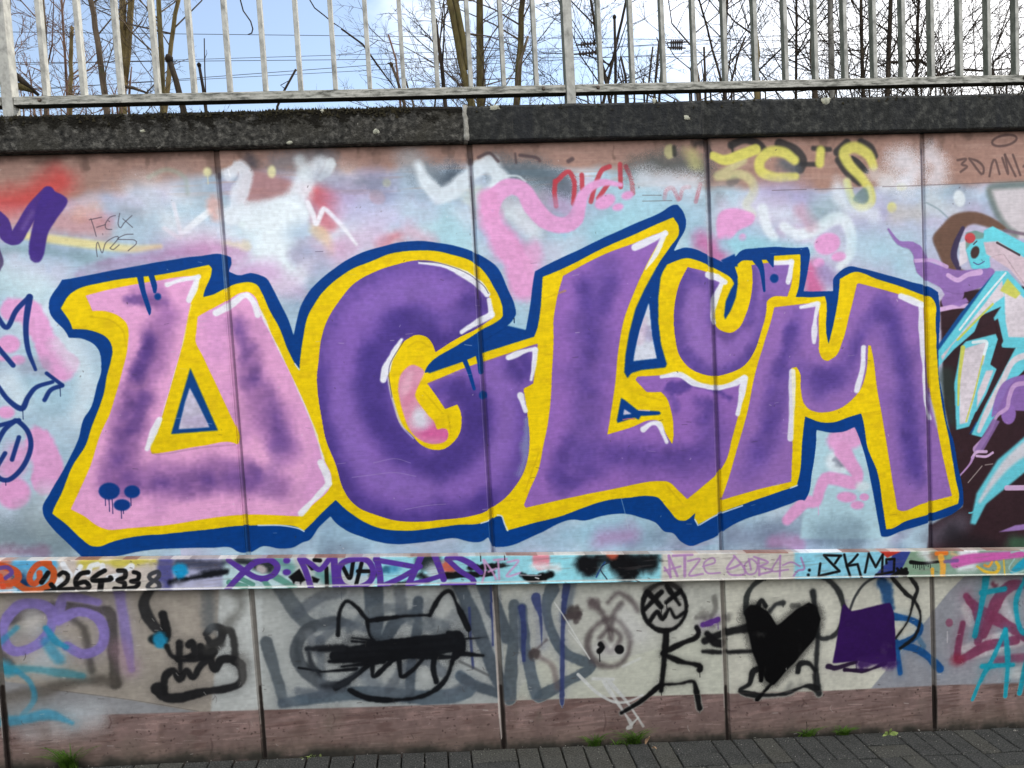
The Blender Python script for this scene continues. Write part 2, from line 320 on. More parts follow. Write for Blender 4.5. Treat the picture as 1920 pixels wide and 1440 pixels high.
    K([(1638, 312), (1628, 290), (1603, 276), (1583, 286), (1592, 308), (1616, 334), (1632, 358), (1632, 380), (1612, 388), (1596, 370), (1588, 342)], [16, 20, 21, 21, 20, 18, 16, 16, 15, 13, 13], y2, .9, 4)
    K([(1628, 355), (1632, 378), (1612, 388), (1596, 370), (1588, 340)], 15, (206, 210, 172), .6, 5); P([(1600, 375), (1612, 358), (1624, 352), (1630, 372), (1620, 383)], (104, 128, 128), .8, 4, sm=True)
    B(1691, 350, 10, 7, (222, 218, 130), .9, 4); B(1673, 389, 9, 10, (222, 218, 130), .85, 4)
    S([(1440, 370), (1470, 365), (1500, 375)], 54, (176, 166, 206), .75, patch=.5); S([(1400, 385), (1440, 395), (1490, 405)], 40, (214, 222, 236), .75, patch=.5)
    K([(1430, 392), (1438, 425), (1452, 446)], [20, 20, 16], (226, 234, 240), .85, 5)
    K([(1470, 425), (1495, 440), (1530, 430), (1560, 412), (1582, 412), (1596, 440), (1594, 475), (1575, 500)], [18, 22, 22, 24, 24, 22, 20, 14], (228, 236, 242), .88, 5)
    S([(1500, 395), (1520, 420)], 26, (196, 150, 170), .6); S([(1540, 395), (1580, 380)], 44, (160, 192, 196), .55); S([(1650, 410), (1640, 430)], 40, (150, 140, 186), .6, patch=.6)
    S([(1570, 350), (1590, 390), (1640, 400)], 26, (226, 232, 242), .75); S([(1660, 350), (1700, 340)], 30, (220, 226, 236), .7, speck=.7)
    S([(1690, 300), (1712, 318), (1700, 340)], 52, (228, 230, 240), .75, speck=1); S([(1742, 290), (1760, 310), (1755, 335)], 40, (226, 226, 236), .7, speck=1); S([(1640, 330), (1670, 335)], 26, (220, 214, 214), .6, speck=1)
    P([(1345, 440), (1344, 415), (1352, 397), (1375, 390), (1402, 396), (1416, 404), (1410, 420), (1386, 432), (1370, 448), (1350, 450)], PNK, 1, 3.5, sm=True); B(1393, 445, 7, 7, PNK, .95, 3)
    S([(1322, 455), (1348, 478)], 40, (198, 104, 160), .8); S([(1516, 505), (1528, 545)], 34, (208, 100, 152), .85); S([(1480, 450), (1516, 470)], 24, (196, 206, 224), .6)
    S([(1360, 460), (1450, 462), (1510, 470)], 26, (150, 208, 222), .6)
    B(1552, 457, 25, 20, PNK, 1, 3, rot=-.3); B(1573, 481, 14, 9, PNK, 1, 2.5, rot=-.15); B(1536, 493, 11, 9, PNK, 1, 2.5)
    S([(1545, 510), (1560, 525)], 26, (150, 128, 180), .7); S([(1620, 460), (1690, 470), (1720, 520)], 60, (180, 214, 228), .7); S([(1680, 400), (1720, 400)], 30, (196, 190, 182), .6)
    for x0, x1, y0, y1 in ((1448, 1512, 357, 355), (1528, 1600, 355, 353), (1655, 1728, 350, 348), (1736, 1920, 347, 340), (1205, 1240, 366, 366), (1205, 1260, 377, 376)): K([(x0, y0), (x1, y1)], 1.3, (95, 80, 80), .7, 1)
    tg = dict(w=4.5, col=(92, 72, 70), a=.85, soft=1.6)
    K([(1862 + 23 * math.cos(t) + 22, 263 + 10 * math.sin(t) - 4 * math.cos(t)) for t in [i * .5236 for i in range(12)]], closed=True, **tg)
    for l in ([(1796, 300), (1812, 298), (1804, 308), (1814, 312), (1802, 322)], [(1818, 297), (1841, 326), (1845, 314), (1834, 302), (1818, 297)], [(1856, 330), (1861, 306), (1867, 300), (1875, 326)], [(1880, 296), (1891, 326), (1885, 290)], [(1885, 290), (1905, 330)], [(1900, 290), (1914, 328)], [(1920, 312), (1930, 300)]): K(l, **tg)
    # ---- left side tags and pink bubbles
    S([(20, 578), (62, 592), (92, 650), (118, 690)], [36, 42, 44, 56], PNK, .96, 5, speck=.1); B(17, 645, 21, 17, PNK, 1, 3); B(34, 675, 14, 9, PNK, 1, 2.5); B(5, 672, 10, 5, PNK, 1, 2.5); B(12, 773, 16, 12, PNK, 1, 3)
    S([(72, 828), (88, 870), (88, 900)], [50, 56, 50], PNK, .96, 5, speck=.1); B(26, 925, 32, 30, PNK, 1, 5); S([(20, 880), (36, 850)], 40, PNK, .9); S([(80, 690), (50, 690)], 30, (150, 150, 172), .5)
    S([(120, 640), (160, 720), (150, 780)], 40, (224, 232, 240), .6); S([(30, 745), (20, 720)], 40, (226, 234, 242), .6); S([(90, 930), (60, 990)], 40, (206, 212, 224), .5)
    S([(-20, 1000), (60, 1005), (120, 1025)], 60, (112, 130, 138), .75, speck=.6); S([(60, 960), (85, 985)], 50, (150, 166, 172), .6, speck=.4); S([(-10, 1035), (80, 1035)], 20, (130, 96, 124), .6)
    bl = dict(col=(20, 50, 120), a=.97, soft=1.6)
    K([(-8, 590), (12, 614), (30, 582), (55, 556)], 9, **bl); K([(55, 557), (48, 610), (52, 655), (66, 693)], [12, 10, 9, 6], **bl); K([(-4, 652), (24, 685)], 9, **bl)
    K([(-6, 722), (15, 750), (40, 766), (52, 745), (68, 726), (98, 716)], [8, 9, 11, 9, 8, 7], **bl); K([(87, 700), (116, 722)], 7, **bl); K([(116, 723), (95, 731), (83, 750)], [8, 8, 8], **bl)
    c.drip(112, 726, 17, 1.6, (20, 40, 90)); c.drip(42, 768, 18, 1.6, (20, 40, 90))
    K([(33, 790), (52, 810), (57, 840), (42, 876), (15, 900), (-8, 890), (-12, 850), (5, 810), (24, 792)], 9, closed=True, **bl); K([(35, 788), (-10, 800)], 8, **bl); K([(35, 820), (22, 862)], 8, **bl); K([(9, 850), (-6, 875)], 8, **bl); c.drip(10, 902, 8, 1.6, (20, 40, 90))
    S([(150, 515), (200, 500), (290, 484), (380, 470)], 20, (176, 104, 160), .45, patch=.5); S([(420, 500), (440, 525), (500, 505)], 40, (200, 150, 200), .5); S([(600, 330), (680, 345), (760, 330)], 30, (120, 130, 150), .45, patch=.8, speck=.6); S([(640, 395), (720, 410), (800, 395)], 40, (196, 190, 222), .6, patch=.5); S([(560, 440), (600, 500)], 44, (150, 176, 202), .5, patch=.6)
    # ---- below the letters
    S([(560, 1010), (640, 1000), (760, 1035), (900, 1030)], 40, (158, 190, 212), .7, patch=.4); S([(600, 1025), (680, 1032)], 26, (112, 128, 150), .5, patch=.8); S([(960, 1025), (1080, 1000), (1200, 985)], 50, (150, 190, 212), .7, patch=.4)
    S([(1130, 1010), (1180, 1005)], 40, (176, 130, 180), .65); S([(1380, 1010), (1450, 1005), (1530, 1010)], 50, (126, 136, 164), .65, speck=.5); S([(1450, 1015), (1500, 1020)], 26, (196, 140, 190), .6); S([(1620, 970), (1640, 1020)], 46, (176, 204, 220), .7); S([(1540, 985), (1600, 1010)], 50, (96, 120, 142), .55, speck=.6)
    # ---- between the legs of the M
    P([(1528, 800), (1606, 795), (1660, 1010), (1500, 1010), (1510, 930)], (178, 212, 224), .9, 5)
    S([(1545, 1000), (1600, 1000)], 50, (110, 132, 150), .55, speck=.6)
    S([(1570, 828), (1600, 822)], 44, PNK, .96, 6); B(1574, 866, 26, 22, (224, 232, 240), .85, 9); S([(1568, 862), (1578, 872)], 12, (110, 112, 132), .7)
    K([(1580, 845), (1596, 870), (1608, 890), (1600, 905), (1572, 899), (1548, 898), (1536, 922), (1530, 940), (1510, 942), (1492, 958), (1476, 975)], [34, 26, 24, 26, 24, 24, 22, 22, 24, 24, 20], PNK, .98, 3.5)
    B(1618, 912, 14, 10, (214, 226, 232), .8, 5)
    B(1588, 932, 19, 10, PNK, 1, 2.5, rot=.05); B(1621, 932, 9, 7, PNK, 1, 2); B(1608, 947, 13, 8, PNK, 1, 2.5); c.drip(1534, 945, 20, 2, PNK, .7)
def paint_creature(c):
    S, B, P, K = c.spray, c.blob, c.poly, c.stroke
    P([(1850, 352), (2150, 340), (2150, 480), (1900, 445), (1884, 425)], (204, 196, 200), .95, 2.5)
    K([(1990, 342), (1900, 347), (1858, 352), (1862, 380), (1882, 420), (1905, 440)], 13, (98, 112, 108), .75, 6)
    B(1800, 372, 11, 16, (226, 234, 238), .85, 4, rot=-.2); S([(1745, 380), (1790, 400)], 34, (206, 212, 214), .6); K([(1738, 380), (1760, 392), (1778, 408)], 3, (130, 150, 160), .7, 2)
    P([(1763, 565), (1800, 545), (1860, 540), (2200, 520), (2200, 1050), (1736, 1050), (1745, 985), (1806, 950), (1795, 880), (1772, 760)], (50, 30, 36), .98, 3, tone=.3)
    S([(1775, 700), (1785, 790)], 26, (46, 62, 56), .7); S([(1750, 1005), (1800, 985)], 40, (104, 104, 120), .55); S([(1790, 1010), (1850, 1030)], 40, (20, 20, 26), .6); S([(1905, 1020), (1990, 1030)], 30, (60, 110, 80), .7)
    P([(1750, 446), (1765, 425), (1790, 402), (1830, 397), (1868, 412), (1890, 432), (1862, 428), (1826, 420), (1806, 432), (1796, 452), (1790, 478), (1797, 500), (1815, 512), (1795, 528), (1775, 505), (1760, 475)], (106, 78, 64), .97, 3, sm=True, pid=11)
    K([(1806, 428), (1794, 455), (1789, 480), (1798, 503)], [8, 12, 14, 10], (60, 50, 82), .95, 2)
    K([(1885, 432), (1930, 440), (2000, 448)], 6, (120, 104, 118), .9, 2)
    P([(1800, 455), (1815, 450), (1815, 490), (1800, 500)], (224, 214, 222), .9, 2)
    P([(1812, 468), (1812, 436), (1830, 432), (1856, 440), (1850, 460)], (110, 150, 140), .9, 2)
    P([(1812, 468), (1826, 450), (1845, 446), (1846, 432), (1862, 424), (1930, 460), (1960, 530), (1920, 530), (1882, 475), (1856, 482), (1858, 500), (1846, 516), (1822, 502)], (108, 210, 224), 1, 1.6, pid=11)
    B(1820, 446, 10, 10, (200, 70, 76), .95, 2); B(1829, 473, 8, 12, (70, 50, 48), 1, 1.5, rot=.3); K([(1826, 458), (1832, 452)], 2, (60, 50, 60)); K([(1826, 492), (1835, 496), (1846, 490)], 1.5, (80, 60, 120))
    P([(1845, 454), (1872, 452), (1925, 485), (2000, 560), (1940, 560), (1895, 505), (1850, 476)], (216, 192, 202), .98, 2, tone=.15); K([(1870, 455), (1912, 478)], 4, (60, 50, 56), .9)
    K([(1666, 430), (1685, 455), (1710, 461), (1725, 478), (1732, 502), (1765, 518), (1795, 528), (1835, 522), (1856, 514)], [4, 8, 16, 26, 32, 38, 44, 36, 24], (146, 110, 178), .96, 2, pid=11)
    K([(1770, 520), (1790, 550), (1780, 565)], [30, 40, 30], (146, 110, 178), .96, 2); K([(1716, 489), (1748, 488), (1776, 500)], 7, (204, 168, 216), .95, 1.6); K([(1778, 516), (1796, 525), (1815, 515), (1838, 510)], [8, 9, 9, 12], (212, 174, 220), .97, 1.6)
    K([(1765, 580), (1790, 575), (1814, 573)], 9, (216, 178, 222), .97, 1.6)
    P([(1783, 570), (1812, 558), (1818, 566), (1800, 575)], (150, 114, 182), .95, 1.6)
    nv, cy, pk, yg = (20, 78, 140), (104, 204, 220), (218, 208, 216), (206, 206, 92)
    P([(1754, 655), (1800, 590), (1862, 515), (1880, 520), (1800, 640), (1762, 680)], nv, 1, 1.6)
    P([(1757, 662), (1800, 603), (1868, 508), (1890, 508), (1990, 620), (1990, 655), (1880, 652), (1864, 596), (1878, 575), (1840, 592), (1828, 622), (1790, 655), (1760, 688)], cy, 1, 1.6, pid=11)
    P([(1836, 622), (1872, 597), (1882, 640), (1876, 650), (1862, 632)], (56, 34, 40), 1, 1.6); P([(1872, 650), (1892, 655), (1870, 690), (1852, 682)], (56, 34, 40), 1, 1.6)
    P([(1765, 668), (1800, 628), (1848, 568), (1880, 525), (1884, 555), (1850, 580), (1818, 612), (1785, 648), (1768, 676)], pk, 1, 2, tone=.2)
    P([(1884, 545), (1900, 540), (1990, 620), (1990, 634), (1892, 632), (1886, 600)], pk, 1, 2, tone=.2); P([(1876, 545), (1890, 522), (1915, 550), (1905, 560)], yg, .95, 2)
    K([(1796, 637), (1832, 600), (1862, 570)], 4, yg, .95); K([(1800, 618), (1845, 560), (1886, 512)], 4, (232, 238, 242), .95)
    P([(1803, 650), (1812, 640), (1868, 626), (1872, 636), (1858, 682), (1840, 750), (1818, 800), (1794, 806), (1790, 720)], cy, 1, 1.6, pid=11)
    P([(1806, 655), (1850, 640), (1848, 670), (1832, 730), (1815, 792), (1800, 796), (1800, 715)], pk, 1, 2, tone=.25); K([(1806, 652), (1799, 710), (1797, 760)], [9, 6, 3], yg, .95); K([(1845, 665), (1828, 735), (1812, 790)], 3, yg, .95); K([(1825, 642), (1850, 641), (1846, 664)], 6, (232, 240, 244), .95)
    P([(1842, 685), (1856, 682), (1870, 692), (1850, 740), (1832, 772), (1826, 772), (1832, 730)], cy, 1, 1.6); P([(1850, 695), (1864, 694), (1848, 735), (1832, 765), (1834, 735)], pk, 1, 2)
    P([(1832, 790), (1818, 815), (1838, 800)], nv, 1, 1.6)
    P([(1990, 650), (1905, 652), (1880, 700), (1848, 760), (1822, 815), (1842, 820), (1862, 790), (1892, 725), (1925, 690), (1990, 690)], cy, 1, 1.6, pid=11)
    K([(1975, 662), (1908, 672), (1880, 715), (1850, 775), (1836, 808)], [14, 12, 12, 12, 8], pk, .97, 2)
    P([(1860, 780), (1885, 715), (1960, 705), (1960, 765), (1885, 770)], (142, 106, 178), .95, 2, sm=True); B(1892, 776, 14, 20, (146, 108, 182), .97, 2)
    K([(1940, 718), (1905, 722), (1893, 745), (1889, 765), (1870, 780), (1856, 810), (1832, 842)], [9, 9, 9, 8, 7, 6, 16], (196, 158, 206), .95, 1.6); P([(1862, 785), (1876, 790), (1845, 845), (1828, 845)], (140, 108, 168), .85, 2)
    K([(1824, 858), (1832, 848), (1850, 847)], 6, (214, 178, 220), .97); K([(1832, 855), (1850, 856), (1862, 849)], 5, (214, 178, 220), .97); K([(1825, 858), (1818, 872), (1796, 897)], [6, 4, 3], (186, 146, 200), .95)
    P([(1820, 982), (1832, 925), (1868, 868), (1872, 862), (1900, 838), (1990, 760), (1990, 830), (1905, 900), (1850, 945), (1830, 984)], cy, .98, 3, pid=11); K([(1985, 800), (1905, 855), (1868, 895), (1838, 940)], [40, 22, 14, 6], pk, .9, 5); K([(1818, 962), (1826, 960), (1832, 945)], 3, cy)
    K([(1888, 915), (1990, 914)], 10, (214, 180, 218), .95); P([(1873, 998), (1905, 985), (1990, 975), (1990, 988)], (160, 124, 190), .95, 1.6); K([(1816, 905), (1842, 874)], 2, (206, 196, 190), .7); K([(1848, 872), (1862, 870)], 2, (206, 196, 190), .6)
BLUE_OUT = [(116,524),(92,571),(93,583),(125,625),(129,633),(154,635),(177,646),(187,660),(190,679),(190,698),(183,719),(167,771),(160,780),(146,826),(125,870),(94,924),(80,953),(81,963),(100,992),(129,1020),(146,1036),(160,1052),(217,1043),(267,1033),(340,1028),(400,1027),(434,1027),(449,1035),(470,1035),(492,1024),(526,1028),(553,1025),(567,1017),(580,1013),(597,990),(620,968),(630,980),(651,995),(682,1007),(713,1016),(745,1020),(780,1018),(808,1015),(860,1010),(870,1013),(906,1014),(916,1007),(924,1026),(947,1025),(1010,1001),(1077,974),(1093,976),(1131,967),(1165,963),(1202,970),(1230,980),(1248,997),(1261,999),(1277,1015),(1296,1024),(1317,1017),(1346,1004),(1352,999),(1390,976),(1442,959),(1482,945),(1505,937),(1509,938),(1514,930),(1523,884),(1531,822),(1531,806),(1562,811),(1582,809),(1603,801),(1612,822),(1635,909),(1645,967),(1653,1005),(1657,1006),(1687,997),(1741,980),(1799,955),(1806,947),(1807,930),(1797,874),(1787,822),(1778,800),(1770,750),(1762,708),(1761,646),(1763,583),(1760,548),(1749,541),(1707,528),(1666,516),(1607,501),(1597,499),(1572,512),(1564,521),(1563,546),(1507,546),(1509,537),(1516,500),(1518,469),(1515,463),(1509,464),(1452,463),(1417,465),(1390,470),(1380,480),(1364,496),(1348,488),(1327,477),(1296,465),(1286,464),(1263,471),(1273,452),(1286,427),(1287,419),(1282,398),(1271,384),(1265,384),(1240,398),(1182,423),(1140,442),(1093,465),(1016,502),(1004,509),(1002,519),(995,569),(986,620),(906,639),(964,597),(968,590),(966,573),(952,540),(931,500),(914,486),(885,471),(854,461),(822,455),(760,453),(725,460),(692,469),(661,482),(620,509),(588,538),(574,556),(563,579),(551,630),(542,602),(526,569),(509,535),(501,523),(488,516),(472,512),(447,516),(429,509),(435,490),(433,482),(417,477),(371,480),(292,492),(208,507),(125,523)]
YEL_OUT = [(114,578),(133,550),(146,542),(187,531),(229,523),(254,520),(292,516),(333,509),(365,502),(392,496),(397,502),(396,515),(385,542),(381,557),(400,552),(422,541),(449,531),(474,530),(482,534),(492,550),(505,579),(522,610),(540,654),(553,681),(562,694),(563,677),(569,633),(578,592),(588,573),(607,546),(630,525),(665,502),(692,492),(734,475),(780,470),(822,471),(847,477),(885,490),(906,507),(918,523),(927,540),(933,550),(943,577),(944,592),(937,600),(906,617),(864,644),(802,687),(795,700),(870,677),(904,662),(947,648),(1002,631),(1006,622),(1010,604),(1016,552),(1018,519),(1052,505),(1140,461),(1202,434),(1244,415),(1263,407),(1273,424),(1274,436),(1257,463),(1240,488),(1230,504),(1237,512),(1242,511),(1250,496),(1292,484),(1307,488),(1348,507),(1371,521),(1379,530),(1384,520),(1378,500),(1394,488),(1407,488),(1432,487),(1450,486),(1452,480),(1477,478),(1501,477),(1501,500),(1494,552),(1492,557),(1540,556),(1547,555),(1548,558),(1550,625),(1554,646),(1568,583),(1574,542),(1575,523),(1603,510),(1645,523),(1697,540),(1728,552),(1749,559),(1753,565),(1755,604),(1758,667),(1762,719),(1771,780),(1780,822),(1793,899),(1799,934),(1797,945),(1741,965),(1700,977),(1666,992),(1662,992),(1655,947),(1645,884),(1628,842),(1618,786),(1615,775),(1589,783),(1562,792),(1541,792),(1510,781),(1505,822),(1498,897),(1494,911),(1482,915),(1390,947),(1346,964),(1309,984),(1302,972),(1305,961),(1286,976),(1275,976),(1252,953),(1232,932),(1215,930),(1182,933),(1131,940),(1093,953),(1052,968),(989,984),(950,995),(945,976),(941,968),(933,968),(918,976),(902,981),(860,984),(822,989),(760,995),(705,988),(672,972),(649,955),(630,937),(609,957),(578,988),(570,995),(557,988),(526,984),(484,985),(449,986),(400,992),(312,1001),(250,1007),(208,1017),(187,1025),(171,1024),(154,1011),(125,984),(98,963),(100,957),(115,926),(135,876),(162,832),(173,798),(187,762),(194,740),(200,708),(208,677),(211,658),(210,650),(200,633),(181,623),(160,618),(136,617),(133,608)]
SLIT = [(1262,464),(1240,489),(1230,504),(1209,542),(1192,579),(1180,625),(1173,667),(1171,698),(1177,709),(1184,700),(1202,694),(1248,689),(1251,683),(1240,646),(1235,604),(1235,558),(1239,521),(1243,510),(1252,494),(1270,482)]
SLOT = [(1360,500),(1372,521),(1377,532),(1371,542),(1361,565),(1358,592),(1360,599),(1371,581),(1380,558),(1384,531),(1382,515),(1376,498)]
BLADE = [(800,694),(802,687),(806,683),(864,644),(893,629),(937,600),(950,610),(1000,622),(1002,631),(947,648),(904,662),(870,677),(805,700)]
D_FILL = [(160,554),(208,542),(260,532),(312,523),(350,518),(373,518),(358,569),(342,646),(325,708),(304,781),(283,845),(285,851),(302,849),(380,836),(440,831),(446,834),(449,820),(445,805),(434,782),(411,733),(380,667),(367,640),(369,617),(371,594),(380,588),(401,577),(432,560),(453,549),(467,548),(478,556),(488,579),(505,617),(532,673),(553,717),(578,773),(588,800),(597,828),(609,863),(622,895),(618,915),(588,945),(561,968),(526,966),(463,965),(422,968),(380,974),(333,982),(250,990),(198,992),(183,986),(156,967),(133,955),(146,926),(167,880),(194,801),(204,781),(217,740),(229,698),(240,646),(241,621),(237,606),(225,594),(200,584),(173,583),(169,573)]
G_FILL = [(791,488),(734,499),(713,506),(661,535),(640,560),(611,608),(603,635),(598,677),(595,708),(597,740),(604,785),(611,822),(630,870),(645,918),(653,932),(672,951),(705,965),(745,976),(780,978),(822,975),(885,967),(906,961),(927,949),(947,934),(964,915),(981,888),(991,853),(993,832),(991,792),(989,775),(982,729),(1000,719),(1007,662),(1009,644),(910,677),(877,688),(802,719),(820,744),(835,767),(858,758),(864,771),(866,792),(862,813),(850,830),(833,842),(806,842),(787,832),(772,815),(763,807),(755,800),(738,756),(730,725),(728,698),(732,677),(747,650),(765,635),(780,628),(802,633),(812,646),(817,660),(860,633),(893,617),(925,596),(924,579),(918,558),(914,546),(902,529),(885,519),(843,500),(822,492)]
L_FILL = [(1056,517),(1045,558),(1039,594),(1038,646),(1036,688),(1033,750),(1027,800),(1020,832),(1010,880),(991,926),(983,947),(986,952),(1031,942),(1093,928),(1160,915),(1182,910),(1240,902),(1252,903),(1273,920),(1289,936),(1317,913),(1352,880),(1361,865),(1373,822),(1383,785),(1390,760),(1400,712),(1398,704),(1361,721),(1340,724),(1307,717),(1286,706),(1275,700),(1238,704),(1196,706),(1192,712),(1213,735),(1240,735),(1250,746),(1259,771),(1263,798),(1263,822),(1261,833),(1248,811),(1242,797),(1234,789),(1221,788),(1182,802),(1139,815),(1145,780),(1154,719),(1160,656),(1171,598),(1190,546),(1211,500),(1230,465),(1250,434),(1234,438),(1192,455),(1140,474),(1114,486)]
U_FILL = [(1290,501),(1323,509),(1361,527),(1348,542),(1340,562),(1336,583),(1340,604),(1343,612),(1361,623),(1371,624),(1386,615),(1398,592),(1409,552),(1411,510),(1409,497),(1430,494),(1452,492),(1486,488),(1484,533),(1477,556),(1446,558),(1438,565),(1437,583),(1427,623),(1413,662),(1396,685),(1365,700),(1340,705),(1317,701),(1294,690),(1275,667),(1267,635),(1264,594),(1267,562),(1275,531)]
M_FILL = [(1452,576),(1535,567),(1536,635),(1537,662),(1545,675),(1553,677),(1568,667),(1580,640),(1593,590),(1607,533),(1610,531),(1645,540),(1697,556),(1732,571),(1735,604),(1739,667),(1747,750),(1757,797),(1770,863),(1786,930),(1728,945),(1687,957),(1683,955),(1676,915),(1666,853),(1655,785),(1645,729),(1637,667),(1633,648),(1628,647),(1624,698),(1616,725),(1599,748),(1572,767),(1547,773),(1536,773),(1515,765),(1509,758),(1502,729),(1500,698),(1494,688),(1484,690),(1487,800),(1486,842),(1484,903),(1432,915),(1352,938),(1365,901),(1382,842),(1402,771),(1417,698),(1432,646),(1448,594)]
def paint_letters(c):
    B, P, K = c.blob, c.poly, c.stroke
    rr = np.random.default_rng(41)
    def S(pts, w, col, a=.7, soft=None, speck=.25, mask=None, patch=0.0):
        c.spray(pts, w, col, a * (.86 if mask is not None else 1), soft, speck, mask, patch=patch)
        W = max(w) if hasattr(w, '__len__') else w
        if mask is not None and len(pts) > 2 and W >= 20:
            for i in range(len(pts) - 1):
                (ax, ay), (bx, by) = pts[i], pts[i + 1]
                for _ in range(max(2, int(math.hypot(bx - ax, by - ay) / 16))):
                    t = rr.random(); x, y = ax + (bx - ax) * t + rr.normal(0, W * .2), ay + (by - ay) * t + rr.normal(0, W * .2); r = W * rr.uniform(.25, .6)
                    k = rr.uniform(.84, 1.06); c.spray([(x, y), (x + rr.normal(0, r * .4), y + rr.normal(0, r * .5))], r, tuple(min(255, q * k) for q in col), a * rr.uniform(.2, .42), r * .5, .2, mask)
    P(BLUE_OUT, BLUE, 1, 1.2, sm='auto', tone=.12, rough=.3)
    union = c.mask(BLUE_OUT, 'auto')
    bg = dict(tone=.2)
    P(YEL_OUT, YEL, 1, 1.2, sm='auto', tone=.12, rough=.2)
    ym = c.mask(YEL_OUT, 'auto')
    st = c.noise(9, 3.0); m = np.clip((st - .6) * 4, 0, 1) * ym; c.lay(0, c.h, 0, c.w, m, (214, 178, 20), .45, 0, None, 0, 0)
    for q in (SLIT, SLOT, BLADE): P(q, BLUE, 1, 1.5, tone=.1)
    P([(1360, 498), (1352, 488), (1378, 476), (1384, 500)], BLUE, 1, 1.2)
    # thin leftover line of pale ground where yellow and blue do not quite meet
    for l in ([(484, 985), (526, 985), (557, 990), (570, 996)], [(933, 966), (941, 968), (946, 982), (952, 995)], [(902, 981), (918, 976)], [(1309, 985), (1303, 974)], [(1312, 984), (1346, 965), (1392, 948)], [(1482, 915), (1495, 910)], [(553, 682), (561, 693)]):
        K(l, 2.6, (214, 226, 236), .9, 1.2)
    # fills
    P(D_FILL, PINK, 1, 1.3, sm='auto', rough=.18); d = c.mask(D_FILL, 'auto')
    for k, col, th in ((c.n400, (208, 150, 204), .5), (c.n120, (232, 172, 212), .55)): c.lay(0, c.h, 0, c.w, np.clip((k - th) * 5, 0, 1) * d, col, .5, .1, None, 0, 0)
    dk = (82, 58, 132)
    S([(255, 545), (300, 548)], 24, (178, 124, 182), .7, mask=d); S([(242, 562), (310, 568)], 17, dk, .8, mask=d)
    S([(300, 572), (312, 590), (292, 640), (272, 700), (255, 760), (236, 830), (222, 880), (225, 910)], [34, 46, 52, 54, 60, 62, 62, 50], (150, 104, 164), .85, mask=d, soft=16)
    S([(280, 640), (262, 690), (256, 700)], 24, dk, .85, mask=d, soft=14); S([(258, 748), (240, 775), (228, 830), (216, 885)], [30, 36, 38, 40], dk, .75, mask=d, soft=18, patch=.8); S([(270, 745), (250, 800)], 20, dk, .6, mask=d)
    S([(205, 905), (260, 900), (330, 902), (400, 893), (450, 896), (520, 905)], [44, 60, 66, 70, 70, 50], (150, 104, 166), .8, mask=d, soft=18); S([(225, 898), (300, 905), (360, 898), (420, 898), (480, 895)], [26, 30, 34, 40, 30], dk, .8, mask=d, soft=16, patch=.9)
    S([(445, 605), (470, 680), (495, 750), (520, 810), (535, 850)], [30, 44, 56, 62, 52], (160, 112, 172), .85, mask=d, soft=16); S([(448, 608), (456, 640), (468, 680), (480, 720), (500, 745), (520, 790), (528, 830)], [18, 22, 24, 28, 32, 30, 34], dk, .72, mask=d, soft=14, patch=.8)
    S([(520, 850), (500, 920)], 30, (150, 110, 168), .5, mask=d, patch=.8); S([(400, 600), (410, 660)], 40, (206, 148, 202), .5, mask=d)
    P(G_FILL, PUR, 1, 1.3, sm='auto', rough=.18); g = c.mask(G_FILL, 'auto')
    S([(600, 800), (598, 700), (612, 620), (650, 550), (710, 510), (800, 492), (880, 520), (925, 570)], 34, (88, 68, 146), .7, mask=g, soft=22, patch=.5)
    S([(880, 620), (820, 650), (780, 605), (735, 625), (705, 690), (705, 760), (745, 830), (800, 870), (870, 850), (895, 790), (860, 735)], [40, 60, 60, 66, 70, 66, 60, 58, 60, 56, 40], (70, 54, 132), .92, mask=g, soft=22)
    S([(880, 570), (905, 575)], 34, (70, 54, 130), .85, mask=g, soft=14); S([(790, 590), (850, 600), (900, 590)], 30, (92, 72, 150), .6, mask=g)
    S([(612, 830), (640, 900), (670, 940), (740, 970), (830, 968), (920, 945)], [40, 50, 46, 40, 40, 40], (74, 56, 138), .9, mask=g, soft=24); S([(600, 700), (606, 780), (620, 840)], 34, (76, 58, 138), .8, mask=g, soft=18)
    S([(985, 760), (985, 850), (950, 930)], 40, (84, 64, 144), .8, mask=g, soft=26); S([(815, 735), (850, 730), (900, 760), (900, 800)], [30, 30, 50, 60], (76, 58, 136), .8, mask=g, soft=18); S([(985, 665), (985, 700), (960, 690)], 34, (72, 56, 132), .9, mask=g, soft=16)
    S([(640, 720), (650, 790), (680, 870), (730, 905), (800, 920)], [40, 44, 46, 44, 40], (136, 104, 184), .75, mask=g, soft=24, patch=.5); S([(690, 580), (740, 550), (830, 540)], 36, (136, 104, 184), .6, mask=g, soft=20); S([(930, 700), (950, 780), (930, 860)], 40, (138, 104, 182), .6, mask=g, soft=22)
    S([(988, 790), (985, 850), (975, 890)], [12, 16, 10], (150, 170, 196), .6, mask=g, soft=7, speck=.6); S([(868, 655), (830, 660)], 12, (150, 140, 180), .4, mask=g)
    P(L_FILL, (147, 104, 183), 1, 1.3, sm='auto', rough=.18); l = c.mask(L_FILL, 'auto')
    ld = (82, 62, 140)
    S([(1140, 510), (1110, 580), (1105, 660), (1100, 760), (1085, 850), (1060, 900)], [60, 70, 70, 66, 60, 40], (104, 80, 158), .8, mask=l, soft=24, patch=.4); S([(1095, 530), (1110, 640), (1098, 720), (1112, 735)], 28, ld, .75, mask=l, soft=16, patch=.7); S([(1145, 530), (1130, 580)], 26, ld, .7, mask=l, soft=14)
